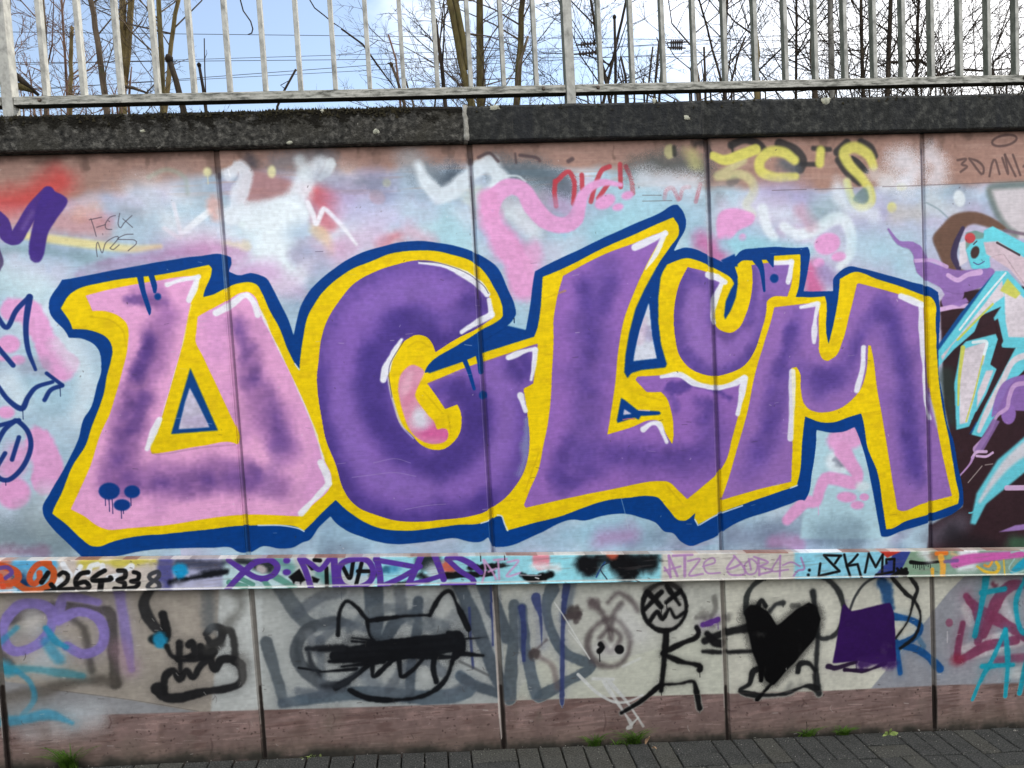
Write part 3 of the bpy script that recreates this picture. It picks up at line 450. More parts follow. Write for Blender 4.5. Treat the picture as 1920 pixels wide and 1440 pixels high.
    S([(1060, 830), (1050, 870), (1050, 905), (1075, 905), (1110, 885)], 30, ld, .7, mask=l, soft=18); S([(1090, 860), (1150, 855), (1230, 862), (1310, 860), (1330, 820), (1330, 770)], [50, 60, 60, 66, 60, 40], (100, 76, 156), .8, mask=l, soft=22, patch=.4); S([(1150, 853), (1220, 858), (1310, 850)], 32, ld, .75, mask=l, soft=16, patch=.8)
    S([(1255, 724), (1270, 728), (1290, 720)], [22, 26, 16], ld, .9, mask=l, soft=5); S([(1310, 722), (1345, 732), (1368, 746)], 14, ld, .85, mask=l, soft=5); S([(1310, 755), (1330, 760), (1320, 790)], 24, ld, .6, mask=l, soft=10); S([(1262, 740), (1268, 765)], 14, (90, 70, 150), .6, mask=l)
    P(U_FILL, (140, 104, 180), 1, 1.3, sm='auto', rough=.18); u = c.mask(U_FILL, 'auto')
    S([(1290, 510), (1272, 560), (1266, 610), (1280, 665), (1330, 702), (1390, 690), (1425, 640)], [34, 30, 26, 26, 28, 30, 20], (88, 68, 146), .85, mask=u, soft=14); S([(1300, 520), (1340, 540), (1335, 600)], 18, (92, 72, 150), .7, mask=u, soft=10); S([(1345, 622), (1372, 630), (1395, 610)], 16, (88, 66, 130), .7, mask=u, soft=9); S([(1418, 505), (1412, 560), (1405, 600)], 16, (90, 70, 148), .7, mask=u, soft=10)
    S([(1440, 560), (1425, 620)], 18, (92, 72, 150), .5, mask=u); S([(1300, 560), (1310, 640), (1350, 660)], 26, (152, 116, 190), .6, mask=u)
    P(M_FILL, (148, 108, 180), 1, 1.3, sm='auto', rough=.18); mm = c.mask(M_FILL, 'auto'); md = (82, 62, 140)
    S([(1495, 590), (1485, 640), (1465, 690), (1455, 750), (1440, 820), (1420, 860), (1400, 890)], [30, 36, 44, 46, 50, 50, 30], (108, 82, 162), .75, mask=mm, soft=20, patch=.3); S([(1485, 610), (1470, 670), (1462, 700)], 24, md, .8, mask=mm, soft=12); S([(1450, 740), (1440, 800), (1425, 845)], 34, md, .75, mask=mm, soft=14, patch=.8)
    S([(1500, 700), (1530, 720), (1555, 712), (1590, 690), (1610, 640), (1630, 600)], [40, 50, 52, 40, 30, 24], (104, 80, 160), .75, mask=mm, soft=18); S([(1540, 712), (1560, 708)], 38, md, .85, mask=mm, soft=18); S([(1600, 670), (1616, 630)], 20, md, .6, mask=mm, soft=10)
    S([(1655, 570), (1665, 600), (1680, 660), (1695, 730), (1708, 810), (1715, 870), (1725, 900)], [36, 50, 50, 50, 54, 56, 30], (106, 82, 162), .8, mask=mm, soft=20); S([(1645, 580), (1670, 590), (1685, 650), (1700, 720), (1705, 800), (1712, 860), (1720, 890)], [24, 30, 28, 30, 34, 34, 22], (76, 58, 138), .85, mask=mm, soft=14, patch=.5)
    S([(1650, 655), (1670, 720)], 30, (156, 116, 186), .5, mask=mm)
    # small blue gaps with pale ground showing
    P([(357, 690), (321, 814), (409, 807), (381, 744)], (10, 66, 132), 1, 1.4); P([(356, 727), (347, 755), (335, 805), (393, 801), (372, 757)], (200, 194, 216), 1, 1.4, tone=.3); S([(350, 790), (380, 790)], 20, (176, 156, 196), .5, mask=c.mask([(356, 727), (347, 755), (335, 805), (393, 801), (372, 757)]))
    hole = [(1217, 567), (1219, 583), (1223, 629), (1232, 672), (1188, 677), (1191, 658), (1200, 619)]; P(hole, (212, 216, 230), 1, 1.4, tone=.2); S([(1212, 620), (1218, 630)], 16, (160, 148, 190), .7, mask=c.mask(hole)); S([(1206, 600), (1200, 640)], 12, (222, 196, 216), .6, mask=c.mask(hole))
    P([(1165, 746), (1172, 750), (1196, 769), (1236, 771), (1240, 775), (1236, 778), (1202, 780), (1198, 787), (1190, 783), (1165, 791), (1158, 793), (1157, 788)], BLUE, 1, 1.2); P([(1171, 767), (1185, 776), (1169, 778)], (196, 190, 214), 1, 1); K([(1168, 787), (1180, 785), (1190, 786)], 2, (210, 110, 120), .9, 1); K([(1198, 769), (1218, 770)], 2, (220, 190, 200), .9, 1)
    # pink heart of the G
    hp = [(772, 684), (783, 686), (796, 696), (791, 710), (780, 735), (781, 748), (802, 777), (814, 790), (820, 805), (829, 803), (837, 804), (841, 813), (837, 826), (822, 832), (802, 831), (781, 820), (766, 801), (755, 770), (749, 745), (747, 725), (751, 704), (762, 690)]
    P(hp, (216, 150, 176), 1, 1.4, sm=True); hm = c.mask(hp, True)
    S([(800, 812), (835, 815)], 34, (208, 86, 152), .95, mask=hm, soft=16); S([(770, 700), (760, 730)], 14, (226, 176, 196), .8, mask=hm); S([(786, 720), (760, 760)], 12, (206, 116, 150), .5, mask=hm); S([(786, 782), (790, 792)], 26, (218, 230, 240), .95, mask=hm, soft=12)
    K([(796, 697), (793, 708), (789, 714)], 1.6, (230, 190, 120), .9, 1)
    # paint shadows inside the yellow and pink rims at the edges
    for ln in ([(285, 849), (302, 852), (380, 839), (440, 834)], [(802, 720), (875, 692)], [(905, 680), (1004, 647)]): K(ln, 2.5, (150, 110, 130), .45, 2)
    yd = (196, 164, 20)
    for ln in ([(170, 594), (205, 600), (230, 620), (236, 650)], [(1060, 545), (1020, 560)], [(765, 650), (785, 640), (805, 650)], [(795, 735), (830, 775)], [(1250, 910), (1280, 945)], [(1010, 850), (985, 920)], [(840, 780), (845, 810)], [(1200, 740), (1240, 750)]): K(ln, 3, yd, .5, 2)
    # white glints
    W = lambda l, w, a=.95: K(l, [q * (1.3 if max(w) > 4 else 1) for q in w], WHT, a, 2.0, wob=3)
    W([(314, 534), (335, 526), (372, 519)], [7, 8, 7]); W([(371, 520), (364, 540), (354, 563)], [8, 10, 8]); W([(358, 572), (342, 646), (325, 705), (303, 778)], [2, 1.6, 1.5, 2], .85); W([(299, 786), (287, 812), (275, 842)], [9, 9, 7])
    W([(405, 587), (432, 572), (453, 556), (464, 553)], [8, 9, 10, 10]); W([(464, 553), (476, 568), (483, 590)], [10, 11, 8]); W([(485, 575), (505, 619), (532, 675), (553, 719), (588, 800), (606, 860)], [3, 2, 2, 2, 2, 3], .85); W([(602, 868), (612, 888), (617, 906)], [9, 9, 9]); W([(617, 907), (600, 925), (565, 962)], [9, 9, 7])
    W([(786, 493), (830, 498), (870, 514), (898, 533), (914, 552)], [4, 8, 10, 9, 8]); K([(786, 490), (830, 495), (875, 512), (905, 534), (916, 550)], 1.5, (60, 50, 70), .7, 1); W([(917, 562), (921, 590)], [6, 8]); W([(921, 590), (895, 604), (866, 623)], [10, 8, 6])
    W([(953, 671), (985, 658), (1003, 655)], [7, 8, 8]); W([(1003, 657), (1001, 685), (996, 712)], [9, 8, 6]); W([(976, 742), (980, 755), (985, 770)], [10, 9, 7])
    W([(753, 637), (737, 662), (724, 690), (719, 712)], [6, 9, 11, 9]); K([(727, 708), (735, 745), (752, 795), (775, 822)], [3, 4, 4, 2], (200, 196, 224), .8, 2); K([(757, 640), (735, 675), (729, 700), (735, 745)], 1.5, (50, 40, 90), .7, 1)
    W([(1190, 464), (1225, 447), (1247, 437)], [9, 10, 8]); W([(1246, 438), (1232, 472), (1211, 505)], [8, 6, 3])
    W([(1240, 707), (1275, 703), (1303, 719), (1340, 727), (1370, 722), (1396, 708)], [6, 8, 8, 8, 9, 9]); W([(1396, 710), (1390, 745), (1383, 776)], [11, 9, 7]); W([(1207, 805), (1222, 794), (1235, 796), (1243, 812), (1250, 828)], [8, 9, 9, 7, 5])
    W([(1328, 515), (1345, 521), (1359, 529)], [8, 9, 8]); W([(1353, 532), (1342, 560), (1337, 590), (1340, 606)], [7, 8, 7, 4]); W([(1452, 493), (1484, 492)], [9, 9]); W([(1484, 492), (1481, 515), (1478, 528)], [10, 8, 7])
    W([(1502, 576), (1531, 570)], [7, 8]); W([(1534, 570), (1528, 600), (1526, 642)], [7, 8, 7], .9); W([(1619, 652), (1617, 690), (1607, 732)], [10, 9, 8]); W([(1486, 697), (1485, 760), (1482, 822)], [8, 10, 7], .85); W([(1689, 555), (1715, 566), (1730, 572)], [10, 10, 8]); W([(1727, 574), (1728, 620), (1732, 690), (1735, 750), (1745, 785)], [9, 8, 6, 4, 3], .9); K([(1740, 735), (1750, 770), (1757, 800)], [3, 6, 3], (190, 190, 216), .7, 3)
    # drips and dots
    K([(262, 515), (268, 545), (279, 580), (280, 590)], [12, 9, 8, 2], BLUE, 1, 1.2); K([(283, 515), (289, 535), (290, 547)], [10, 10, 6], BLUE, 1, 1.2); B(296, 556, 6.5, 6.5, BLUE, 1, 1.2)
    K([(868, 668), (879, 695), (889, 729)], [10, 8, 6], BLUE, 1, 1.2); K([(896, 655), (900, 675), (902, 697)], [14, 12, 10], BLUE, 1, 1.2); B(906, 741, 7.5, 8, BLUE, 1, 1.2); c.drip(964, 597, 8, 2, (8, 30, 70))
    K([(1418, 484), (1428, 505), (1433, 545)], [18, 10, 5], BLUE, 1, 1.2); K([(1444, 484), (1449, 499)], [16, 4], BLUE, 1, 1.2); B(1452, 522, 8, 8.5, BLUE, 1, 1.2)
    K([(1165, 935), (1172, 962), (1178, 992)], 1.2, (190, 205, 220), .6, 1)
    B(205, 921, 20, 16, (6, 56, 130), 1, 1.2); B(248, 922, 15, 12, (6, 56, 130), 1, 1.2); B(229, 947, 16, 11, (6, 56, 130), 1, 1.2)
    for x, y, n in ((197, 935, 13), (204, 936, 23), (210, 936, 27), (245, 934, 14), (227, 957, 15), (231, 957, 6)): c.drip(x, y, n, 1.7, (30, 36, 96))
    # scratches and chips in the paint
    r = c.rng
    for _ in range(90):
        x, y = r.uniform(200, 1780), r.uniform(470, 1010); n = r.uniform(2, 14)
        K([(x, y), (x + n, y + r.uniform(-2, 2))], r.uniform(.6, 1.3), ((206, 196, 214) if r.random() < .6 else (60, 50, 70)), r.uniform(.25, .6), .8)
    for l in ([(660, 895), (700, 890), (740, 886), (780, 893)], [(700, 868), (740, 860), (770, 868)], [(760, 955), (800, 948), (836, 945)], [(632, 870), (648, 868)]): K(l, .9, (180, 166, 206), .5, .8)
    # which letter each patch of this paint belongs to
    reg = [([(0, 400), (470, 470), (520, 540), (551, 630), (562, 692), (592, 800), (625, 925), (620, 968), (600, 1060), (0, 1060)], 1),
           ([(551, 630), (500, 450), (900, 420), (1000, 600), (1008, 637), (1002, 719), (985, 780), (993, 850), (964, 920), (944, 970), (931, 1030), (600, 1060), (622, 940), (592, 800), (562, 692)], 2),
           ([(960, 590), (975, 500), (1290, 360), (1300, 430), (1263, 471), (1240, 515), (1235, 604), (1251, 690), (1340, 718), (1402, 706), (1402, 760), (1350, 940), (1320, 1030), (900, 1040), (930, 970), (964, 920), (993, 850), (985, 780), (1002, 719), (1008, 637)], 3),
           ([(1263, 471), (1290, 440), (1530, 440), (1510, 548), (1440, 565), (1437, 600), (1404, 712), (1340, 722), (1251, 690), (1235, 604), (1240, 515)], 4)]
    ids = np.full((c.h, c.w), 5, np.uint8)
    for q, k in reg[::-1]: ids[c.mask(q) > .5] = k
    sel = union > .5; c.pid[sel] = ids[sel]

def paint_lower(c):
    S, B, P = c.spray, c.blob, c.poly
    r0 = np.random.default_rng(19)
    def K(pts, w, col, a=1.0, soft=1.6, **k):
        W = max(w) if hasattr(w, '__len__') else w
        if W >= 6 and len(pts) > 1:      # overspray round the can's line
            c.stroke(pts, W * 2.2, col, a * .08, W * .9, 1.0); c.stroke(pts, W * 1.25, col, a * .15, W * .35, 1.0)
            k.setdefault('wob', 3.0); k.setdefault('tone', .35); k.setdefault('speck', .18)
        c.stroke(pts, w, col, a, soft, **k)
        if W >= 8 and r0.random() < .3 and sum(col) < 330:
            x, y = pts[-1]; c.drip(x, y, r0.uniform(6, 22), r0.uniform(1.4, 2.4), col, a * .9)
    lo = c.mask([(-700, 1085), (2700, 1040), (2700, 1300), (-700, 1420)])
    P([(-700, 1085), (480, 1085), (492, 1336), (-700, 1420)], (163, 155, 145), 1, 1, tone=.15); P([(480, 1085), (940, 1080), (948, 1320), (492, 1336)], (176, 180, 178), 1, 1, tone=.15)
    P([(940, 1080), (1356, 1070), (1362, 1305), (948, 1320)], (192, 193, 184), 1, 1, tone=.15); P([(1356, 1070), (2700, 1040), (2700, 1250), (1362, 1305)], (204, 203, 190), 1, 1, tone=.15)
    P([(-700, 1180), (60, 1285), (90, 1292), (240, 1312), (375, 1336), (-700, 1400)], (146, 147, 150), 1, 1, tone=.2); K([(85, 1292), (240, 1312), (372, 1334)], 1.2, (110, 104, 98), .7, 1)
    P([(412, 1085), (492, 1085), (492, 1340), (395, 1340), (405, 1240)], (192, 197, 196), .9, 2.5, tone=.15)
    P([(1633, 1292), (1700, 1210), (1780, 1110), (1830, 1060), (2700, 1030), (2700, 1260)], (150, 152, 160), 1, 1.2, tone=.15); S([(1240, 1230), (1300, 1180)], 60, (206, 208, 194), .5, patch=.5)
    P([(950, 1330), (1010, 1240), (1150, 1240), (1362, 1180), (1362, 1310)], (200, 202, 186), .7, 2)
    # letters and scribbles, left
    g1 = (72, 68, 64)
    K([(2, 1172), (50, 1150), (98, 1138)], 18, g1, .8, 5, speck=.3); K([(126, 1138), (178, 1144), (206, 1152), (210, 1205), (216, 1282)], 19, g1, .85, 4, speck=.3); K([(218, 1276), (150, 1278), (60, 1300), (-20, 1318)], [20, 17, 22, 30], (84, 78, 72), .75, 8); K([(136, 1160), (158, 1182), (166, 1225), (172, 1258)], 14, g1, .7, 6); K([(20, 1200), (50, 1190), (80, 1180)], 22, (140, 138, 138), .6, 8); K([(0, 1225), (20, 1245)], 14, g1, .7, 5)
    S([(60, 1160), (60, 1175)], 34, (196, 194, 192), .7); S([(80, 1240), (95, 1225)], 50, (190, 192, 196), .8); S([(-20, 1330), (80, 1300)], 40, (110, 104, 98), .5)
    vio = (134, 118, 186)
    K([(98, 1152), (72, 1132), (36, 1136), (10, 1165), (6, 1200), (26, 1221), (60, 1214), (88, 1190)], 19, vio, .95, 2.5, closed=True); K([(108, 1162), (112, 1140), (120, 1120), (150, 1122), (182, 1130)], 17, vio, .85, 3); K([(108, 1165), (146, 1148), (182, 1158), (194, 1188), (186, 1216), (155, 1226), (125, 1212)], 19, vio, .95, 2.5); K([(222, 1100), (232, 1160), (240, 1215), (246, 1255)], [18, 20, 18, 10], vio, .75, 4); S([(222, 1220), (240, 1250)], 34, (170, 130, 150), .4)
    tl = (44, 142, 178)
    K([(86, 1178), (104, 1202), (124, 1214)], 11, tl, .85, 3); K([(88, 1205), (100, 1225), (110, 1235)], 20, tl, .6, 6); K([(-10, 1212), (30, 1178)], 10, tl, .6, 4); S([(8, 1250), (16, 1258)], 22, tl, .85); K([(0, 1256), (60, 1255), (110, 1262), (155, 1268)], [16, 12, 14, 12], (52, 140, 160), .6, 4); K([(30, 1258), (56, 1280), (63, 1312), (42, 1342)], 9, tl, .6, 3)
    # creature with a toothy jaw
    sk = dict(col=(30, 30, 32), a=.95, soft=2.6, pid=10)
    K([(282, 1105), (270, 1130), (276, 1155), (292, 1178), (312, 1192)], [12, 18, 18, 16, 10], (44, 44, 46), .92, 3, pid=10, speck=.1); K([(306, 1152), (310, 1172), (313, 1192)], 14, **sk)
    B(298, 1199, 21, 11, (22, 34, 40), .95, 2.5); S([(299, 1202), (302, 1205)], 24, (36, 144, 186), .95, soft=6)
    K([(313, 1212), (320, 1228), (334, 1236)], 11, **sk); K([(336, 1206), (336, 1236)], 15, **sk); K([(354, 1210), (360, 1206), (364, 1225), (352, 1234)], 14, **sk); K([(376, 1212), (378, 1232), (395, 1230)], 14, **sk); K([(334, 1236), (370, 1234), (400, 1222)], 15, **sk)
    K([(386, 1190), (398, 1176), (416, 1180), (414, 1200), (396, 1206), (388, 1196)], 13, (40, 40, 42), .95, 2.5, pid=10); K([(418, 1182), (434, 1186), (440, 1215), (440, 1240)], 15, (46, 46, 46), .92, 3, pid=10); K([(392, 1218), (410, 1205)], 22, (50, 50, 50), .8, 5, pid=10)
    K([(296, 1292), (310, 1308), (340, 1308), (380, 1298), (430, 1290), (452, 1278), (452, 1250), (440, 1238)], [26, 20, 18, 17, 15, 15, 15, 15], **sk); K([(308, 1300), (309, 1272), (325, 1258), (337, 1274), (349, 1258), (362, 1270), (376, 1248), (393, 1238), (402, 1256), (414, 1238), (436, 1236), (452, 1248)], 14, **sk); K([(338, 1238), (338, 1262)], 11, **sk)
    for p in ((285, 1160), (300, 1176), (330, 1262), (382, 1298), (410, 1212)): K([p, (p[0] + 4, p[1] + 5)], 1.2, (170, 168, 164), .7, .8)
    S([(384, 1095), (392, 1140), (394, 1180)], [26, 24, 18], (96, 102, 106), .75); S([(445, 1100), (450, 1140), (428, 1168)], [26, 24, 18], (108, 108, 104), .65); S([(454, 1230), (455, 1280)], 16, (120, 118, 114), .5)
    # big washed out grey letters
    gw = dict(col=(76, 86, 96), a=.92, soft=3)
    K([(524, 1095), (552, 1140), (586, 1172), (640, 1165)], [30, 28, 26, 20], (92, 100, 106), .85, 3); K([(500, 1205), (512, 1245), (530, 1310)], [22, 22, 20], (84, 92, 98), .9, 3); K([(530, 1318), (590, 1308), (650, 1280)], [20, 20, 12], **gw); K([(560, 1312), (680, 1300), (800, 1308), (866, 1300), (880, 1285), (862, 1266)], [18, 26, 28, 28, 22, 20], (82, 96, 108), .85, 3)
    K([(655, 1168), (615, 1165), (575, 1182), (556, 1215), (566, 1250), (600, 1282), (640, 1290)], [16, 20, 22, 24, 24, 22, 18], (70, 76, 82), .85, 3); K([(580, 1190), (595, 1225)], 18, (110, 116, 122), .7, 5); K([(600, 1200), (604, 1290)], 16, (96, 104, 112), .6, 4)
    K([(698, 1085), (702, 1140), (704, 1190)], [36, 34, 26], **gw); K([(720, 1200), (745, 1165), (780, 1150)], [22, 24, 20], **gw); K([(784, 1126), (782, 1180), (772, 1240), (768, 1305)], 19, **gw); K([(655, 1180), (690, 1150), (740, 1140), (770, 1165)], 18, (104, 112, 118), .7, 4); K([(800, 1170), (830, 1178), (815, 1200)], 30, (100, 108, 114), .7, 6); K([(680, 1260), (720, 1300), (760, 1290)], 26, (104, 114, 124), .6, 8)
    K([(858, 1090), (880, 1140), (905, 1200), (930, 1265), (948, 1300)], [26, 28, 28, 24, 22], **gw); K([(862, 1268), (900, 1288), (940, 1302)], 17, **gw); K([(905, 1090), (925, 1140), (952, 1195)], [30, 30, 26], **gw); K([(964, 1132), (962, 1200), (956, 1310)], [18, 19, 26], (80, 90, 98), .88, 2.6); K([(978, 1140), (985, 1210), (1005, 1305)], [18, 20, 22], (86, 98, 110), .85, 2.6)
    K([(1010, 1308), (1060, 1280), (1108, 1250), (1062, 1226), (1036, 1190), (1024, 1140), (1035, 1105)], [22, 19, 18, 19, 19, 20, 26], (82, 94, 104), .88, 2.6); K([(1070, 1096), (1058, 1160)], [20, 18], (96, 108, 122), .6, 5)
    for l, w in (([(880, 1140), (882, 1190), (887, 1252)], 5), ([(922, 1090), (924, 1210)], 6), ([(978, 1140), (982, 1180), (982, 1238)], [12, 9, 6]), ([(1005, 1120), (1014, 1160), (1016, 1210)], [18, 9, 5]), ([(1064, 1085), (1056, 1160), (1054, 1320)], [12, 8, 7])): K(l, w, (52, 62, 112), .85, 2)
    for _ in range(13):
        x, y = r0.uniform(520, 930), r0.uniform(1110, 1300); S([(x, y), (x + r0.uniform(-30, 30), y + r0.uniform(-50, 50))], r0.uniform(14, 34), [(78, 86, 96), (98, 108, 116), (120, 130, 138), (64, 70, 80)][r0.integers(4)], r0.uniform(.15, .4), patch=.7)
    for l, w in (([(560, 1150), (600, 1120), (640, 1110)], 20), ([(600, 1200), (640, 1170), (690, 1180)], 16), ([(730, 1290), (760, 1250), (800, 1240), (830, 1260)], 18), ([(640, 1290), (600, 1300), (560, 1296)], 16), ([(750, 1110), (752, 1150)], 22), ([(880, 1280), (840, 1300)], 16)): K(l, w, (84, 92, 102), .55, 4)
    # cat face
    ct = dict(col=(18, 20, 24), a=.96, soft=2.2, pid=8)
    K([(634, 1190), (636, 1152), (648, 1128), (666, 1136), (690, 1164)], 7, **ct); K([(690, 1164), (750, 1156), (806, 1153)], 7, **ct); K([(806, 1153), (826, 1118), (844, 1109), (858, 1135), (878, 1180)], [10, 8, 7, 8, 9], **ct); K([(688, 1166), (693, 1190), (702, 1205)], 7, **ct)
    K([(655, 1294), (690, 1309), (750, 1312), (800, 1302), (835, 1275), (852, 1228)], [8, 9, 9, 8, 9, 10], **ct); K([(630, 1290), (665, 1268), (700, 1240)], [12, 9, 8], **ct); K([(698, 1244), (700, 1268), (716, 1256), (746, 1232), (752, 1268), (775, 1255), (800, 1226)], 8, **ct); K([(815, 1225), (812, 1255), (818, 1278)], 8, **ct)
    K([(636, 1222), (700, 1214), (780, 1210), (862, 1206)], [14, 22, 28, 22], **ct); K([(618, 1240), (690, 1236), (760, 1230), (850, 1232)], [8, 12, 14, 8], **ct); K([(660, 1196), (700, 1202), (690, 1210)], [6, 10, 8], **ct); K([(640, 1250), (720, 1240)], [4, 8], **ct); K([(840, 1186), (862, 1192), (866, 1216), (848, 1240)], [8, 14, 14, 8], **ct); K([(660, 1202), (720, 1206), (800, 1198), (858, 1192)], [7, 12, 16, 12], **ct); K([(628, 1230), (720, 1228), (800, 1222), (862, 1214)], [22, 22, 18, 14], **ct); K([(600, 1218), (650, 1214)], [3, 10], **ct)
    K([(860, 1199), (912, 1195)], [6, 2], **ct); K([(852, 1224), (906, 1229)], [9, 7], **ct); K([(862, 1240), (916, 1266)], 5, (80, 82, 84), .7, 2.5); K([(598, 1260), (668, 1254)], [4, 6], **ct); K([(560, 1252), (600, 1258)], 4, **ct)
    K([(642, 1216), (575, 1217)], [16, 9], (26, 28, 32), .9, 3); K([(578, 1216), (584, 1245), (600, 1266)], [10, 12, 8], (36, 40, 46), .85, 4); K([(604, 1286), (640, 1284), (668, 1262)], [8, 12, 8], (40, 44, 50), .8, 5); K([(556, 1200), (560, 1240)], 8, (60, 66, 72), .6, 6)
    # small soft spray face and brown dots
    bs = dict(col=(82, 72, 74), a=.72, soft=6)
    K([(1142, 1160), (1112, 1180), (1102, 1210), (1115, 1240), (1145, 1250), (1170, 1238), (1182, 1205), (1168, 1172)], 10, closed=True, **bs); K([(1126, 1195), (1140, 1182), (1146, 1200), (1150, 1182), (1164, 1195), (1146, 1222), (1128, 1205)], 8, **bs); K([(1110, 1130), (1130, 1150), (1142, 1180)], 9, **bs); K([(1165, 1132), (1152, 1150), (1146, 1180)], 9, **bs); K([(1140, 1130), (1160, 1112), (1185, 1128), (1195, 1145)], 8, **bs)
    S([(1126, 1216), (1164, 1222)], 22, (210, 208, 208), .6); K([(1126, 1208), (1130, 1214), (1124, 1221)], 9, BLK, .95, 2); B(1162, 1218, 9, 9, BLK, .96, 2); S([(1175, 1160), (1200, 1190)], 40, (206, 206, 206), .5)
    for x, y in ((1075, 1150), (1002, 1223)): S([(x, y), (x + 2, y)], 22, (66, 58, 58), .85, soft=5)
    K([(1000, 1224), (1025, 1200)], 6, bs['col'], .7, 3); K([(1012, 1232), (1036, 1250), (1045, 1290)], [6, 10, 8], (104, 88, 90), .5, 5); K([(1060, 1158), (1085, 1152), (1080, 1165)], 10, (80, 70, 72), .7, 3); S([(1112, 1130), (1118, 1130)], 14, (96, 84, 86), .7)
    w5 = (216, 218, 216)
    K([(1040, 1130), (1060, 1160), (1090, 1210), (1106, 1236)], 2.4, w5, .8, 1.2); K([(1066, 1182), (1100, 1226)], 2, w5, .7, 1.2); K([(1084, 1265), (1118, 1298), (1150, 1316), (1178, 1316), (1205, 1304)], 5, w5, .85, 1.6); K([(1112, 1273), (1150, 1274)], 6, w5, .85, 1.8); K([(1132, 1278), (1158, 1318), (1184, 1358), (1178, 1365)], [6, 7, 6, 6], w5, .85, 1.6); K([(1142, 1278), (1172, 1312), (1192, 1340), (1206, 1362)], [6, 6, 6, 5], w5, .85, 1.6); K([(1184, 1359), (1197, 1346)], 4, w5, .85, 1.4); K([(1168, 1250), (1200, 1235)], 5, w5, .6, 2)
    # stick figure with a crossed out face
    f = dict(col=(16, 16, 18), a=.96, soft=2.4, pid=9)
    B(1246, 1138, 40, 44, (168, 166, 162), .6, 6); K([(1246 + 41 * math.cos(t), 1138 + 45 * math.sin(t)) for t in [i * .5236 for i in range(12)]], 8, closed=True, **f); S([(1215, 1105), (1246, 1092), (1275, 1100)], 12, (60, 58, 58), .6)
    for l in ([(1210, 1142), (1240, 1110)], [(1214, 1110), (1240, 1138)], [(1250, 1098), (1274, 1134)], [(1276, 1108), (1250, 1130)], [(1219, 1164), (1232, 1148), (1243, 1160), (1256, 1142), (1266, 1158), (1282, 1150)]): K(l, 8, **f)
    K([(1250, 1184), (1246, 1230), (1240, 1295)], [10, 12, 11], **f); K([(1244, 1224), (1280, 1206), (1304, 1196), (1310, 1186), (1306, 1176)], 9, **f); K([(1242, 1226), (1275, 1240), (1310, 1248), (1312, 1256)], [9, 9, 10, 12], **f); K([(1240, 1284), (1206, 1312), (1166, 1337)], [10, 9, 8], **f); K([(1242, 1284), (1275, 1282), (1300, 1278), (1307, 1302), (1312, 1328)], [8, 7, 8, 8, 11], **f)
    S([(1318, 1150), (1338, 1168)], 18, (104, 102, 98), .6); K([(1340, 1120), (1342, 1140), (1335, 1155)], 9, (96, 94, 90), .6, 4); K([(1306, 1158), (1320, 1158)], 9, (100, 98, 94), .6, 4); S([(1352, 1165), (1364, 1160)], 14, (84, 82, 78), .6)
    K([(1318, 1172), (1332, 1168), (1346, 1162)], [10, 13, 11], (92, 52, 136), .95, 2); K([(1322, 1202), (1360, 1186), (1400, 1178)], [12, 13, 16], (24, 24, 26), .95, 3); K([(1326, 1188), (1340, 1204), (1354, 1208)], [10, 15, 15], (20, 20, 22), .95, 3); K([(1318, 1222), (1360, 1223), (1425, 1220)], [8, 7, 7], (24, 24, 26), .92, 3)
    # black heart, outlines round it, and the purple block
    o = dict(col=(24, 25, 27), a=.93, soft=2.2)
    K([(1399, 1150), (1400, 1120), (1412, 1098), (1435, 1080)], 9, (44, 48, 48), .9, 2.4); K([(1540, 1080), (1562, 1095), (1580, 1125), (1582, 1160), (1568, 1188), (1545, 1198), (1528, 1190)], [9, 10, 11, 11, 11, 10, 10], (36, 38, 40), .9, 2.4); K([(1524, 1110), (1528, 1140), (1533, 1200), (1530, 1260), (1536, 1300)], [12, 12, 10, 11, 13], (34, 36, 38), .92, 3); K([(1420, 1140), (1428, 1126), (1436, 1136)], 10, **o); K([(1444, 1146), (1454, 1134), (1468, 1130)], 10, (44, 46, 48), .9, 2.6); K([(1486, 1136), (1498, 1136)], 9, (90, 90, 86), .8, 3)
    K([(1496, 1260), (1500, 1246), (1516, 1244), (1528, 1256)], 10, **o); K([(1422, 1254), (1412, 1260), (1405, 1282), (1388, 1295), (1420, 1303), (1470, 1301), (1510, 1287), (1532, 1292)], [9, 9, 8, 9, 9, 8, 8, 12], **o)
    for l in ([(1395, 1147), (1423, 1137), (1457, 1171), (1500, 1140), (1535, 1145), (1525, 1197), (1450, 1280), (1425, 1253), (1403, 1190)],): c.stroke(l, 16, (10, 10, 12), .5, 9, .9, closed=True)
    P([(1395, 1147), (1407, 1133), (1423, 1135), (1440, 1147), (1457, 1173), (1467, 1167), (1493, 1143), (1517, 1130), (1530, 1137), (1540, 1160), (1527, 1197), (1493, 1240), (1450, 1284), (1437, 1277), (1423, 1253), (1413, 1227), (1403, 1187)], (7, 7, 9), 1, 3.5, pid=6, tone=.3, rough=.4); K([(1428, 1250), (1427, 1276)], 7, (7, 7, 9), 1, 2, pid=6); K([(1448, 1280), (1420, 1312)], 7, (10, 10, 12), .97, 2, pid=6); S([(1478, 1290), (1482, 1285)], 14, (120, 122, 118), .5)
    K([(1592, 1148), (1604, 1118), (1622, 1094), (1645, 1082), (1660, 1088)], 5, (46, 48, 52), .9, 2); S([(1654, 1092), (1662, 1110), (1664, 1140)], [22, 26, 24], (28, 72, 124), .9, soft=5)
    b2 = dict(col=(26, 84, 148), a=.96, soft=2)
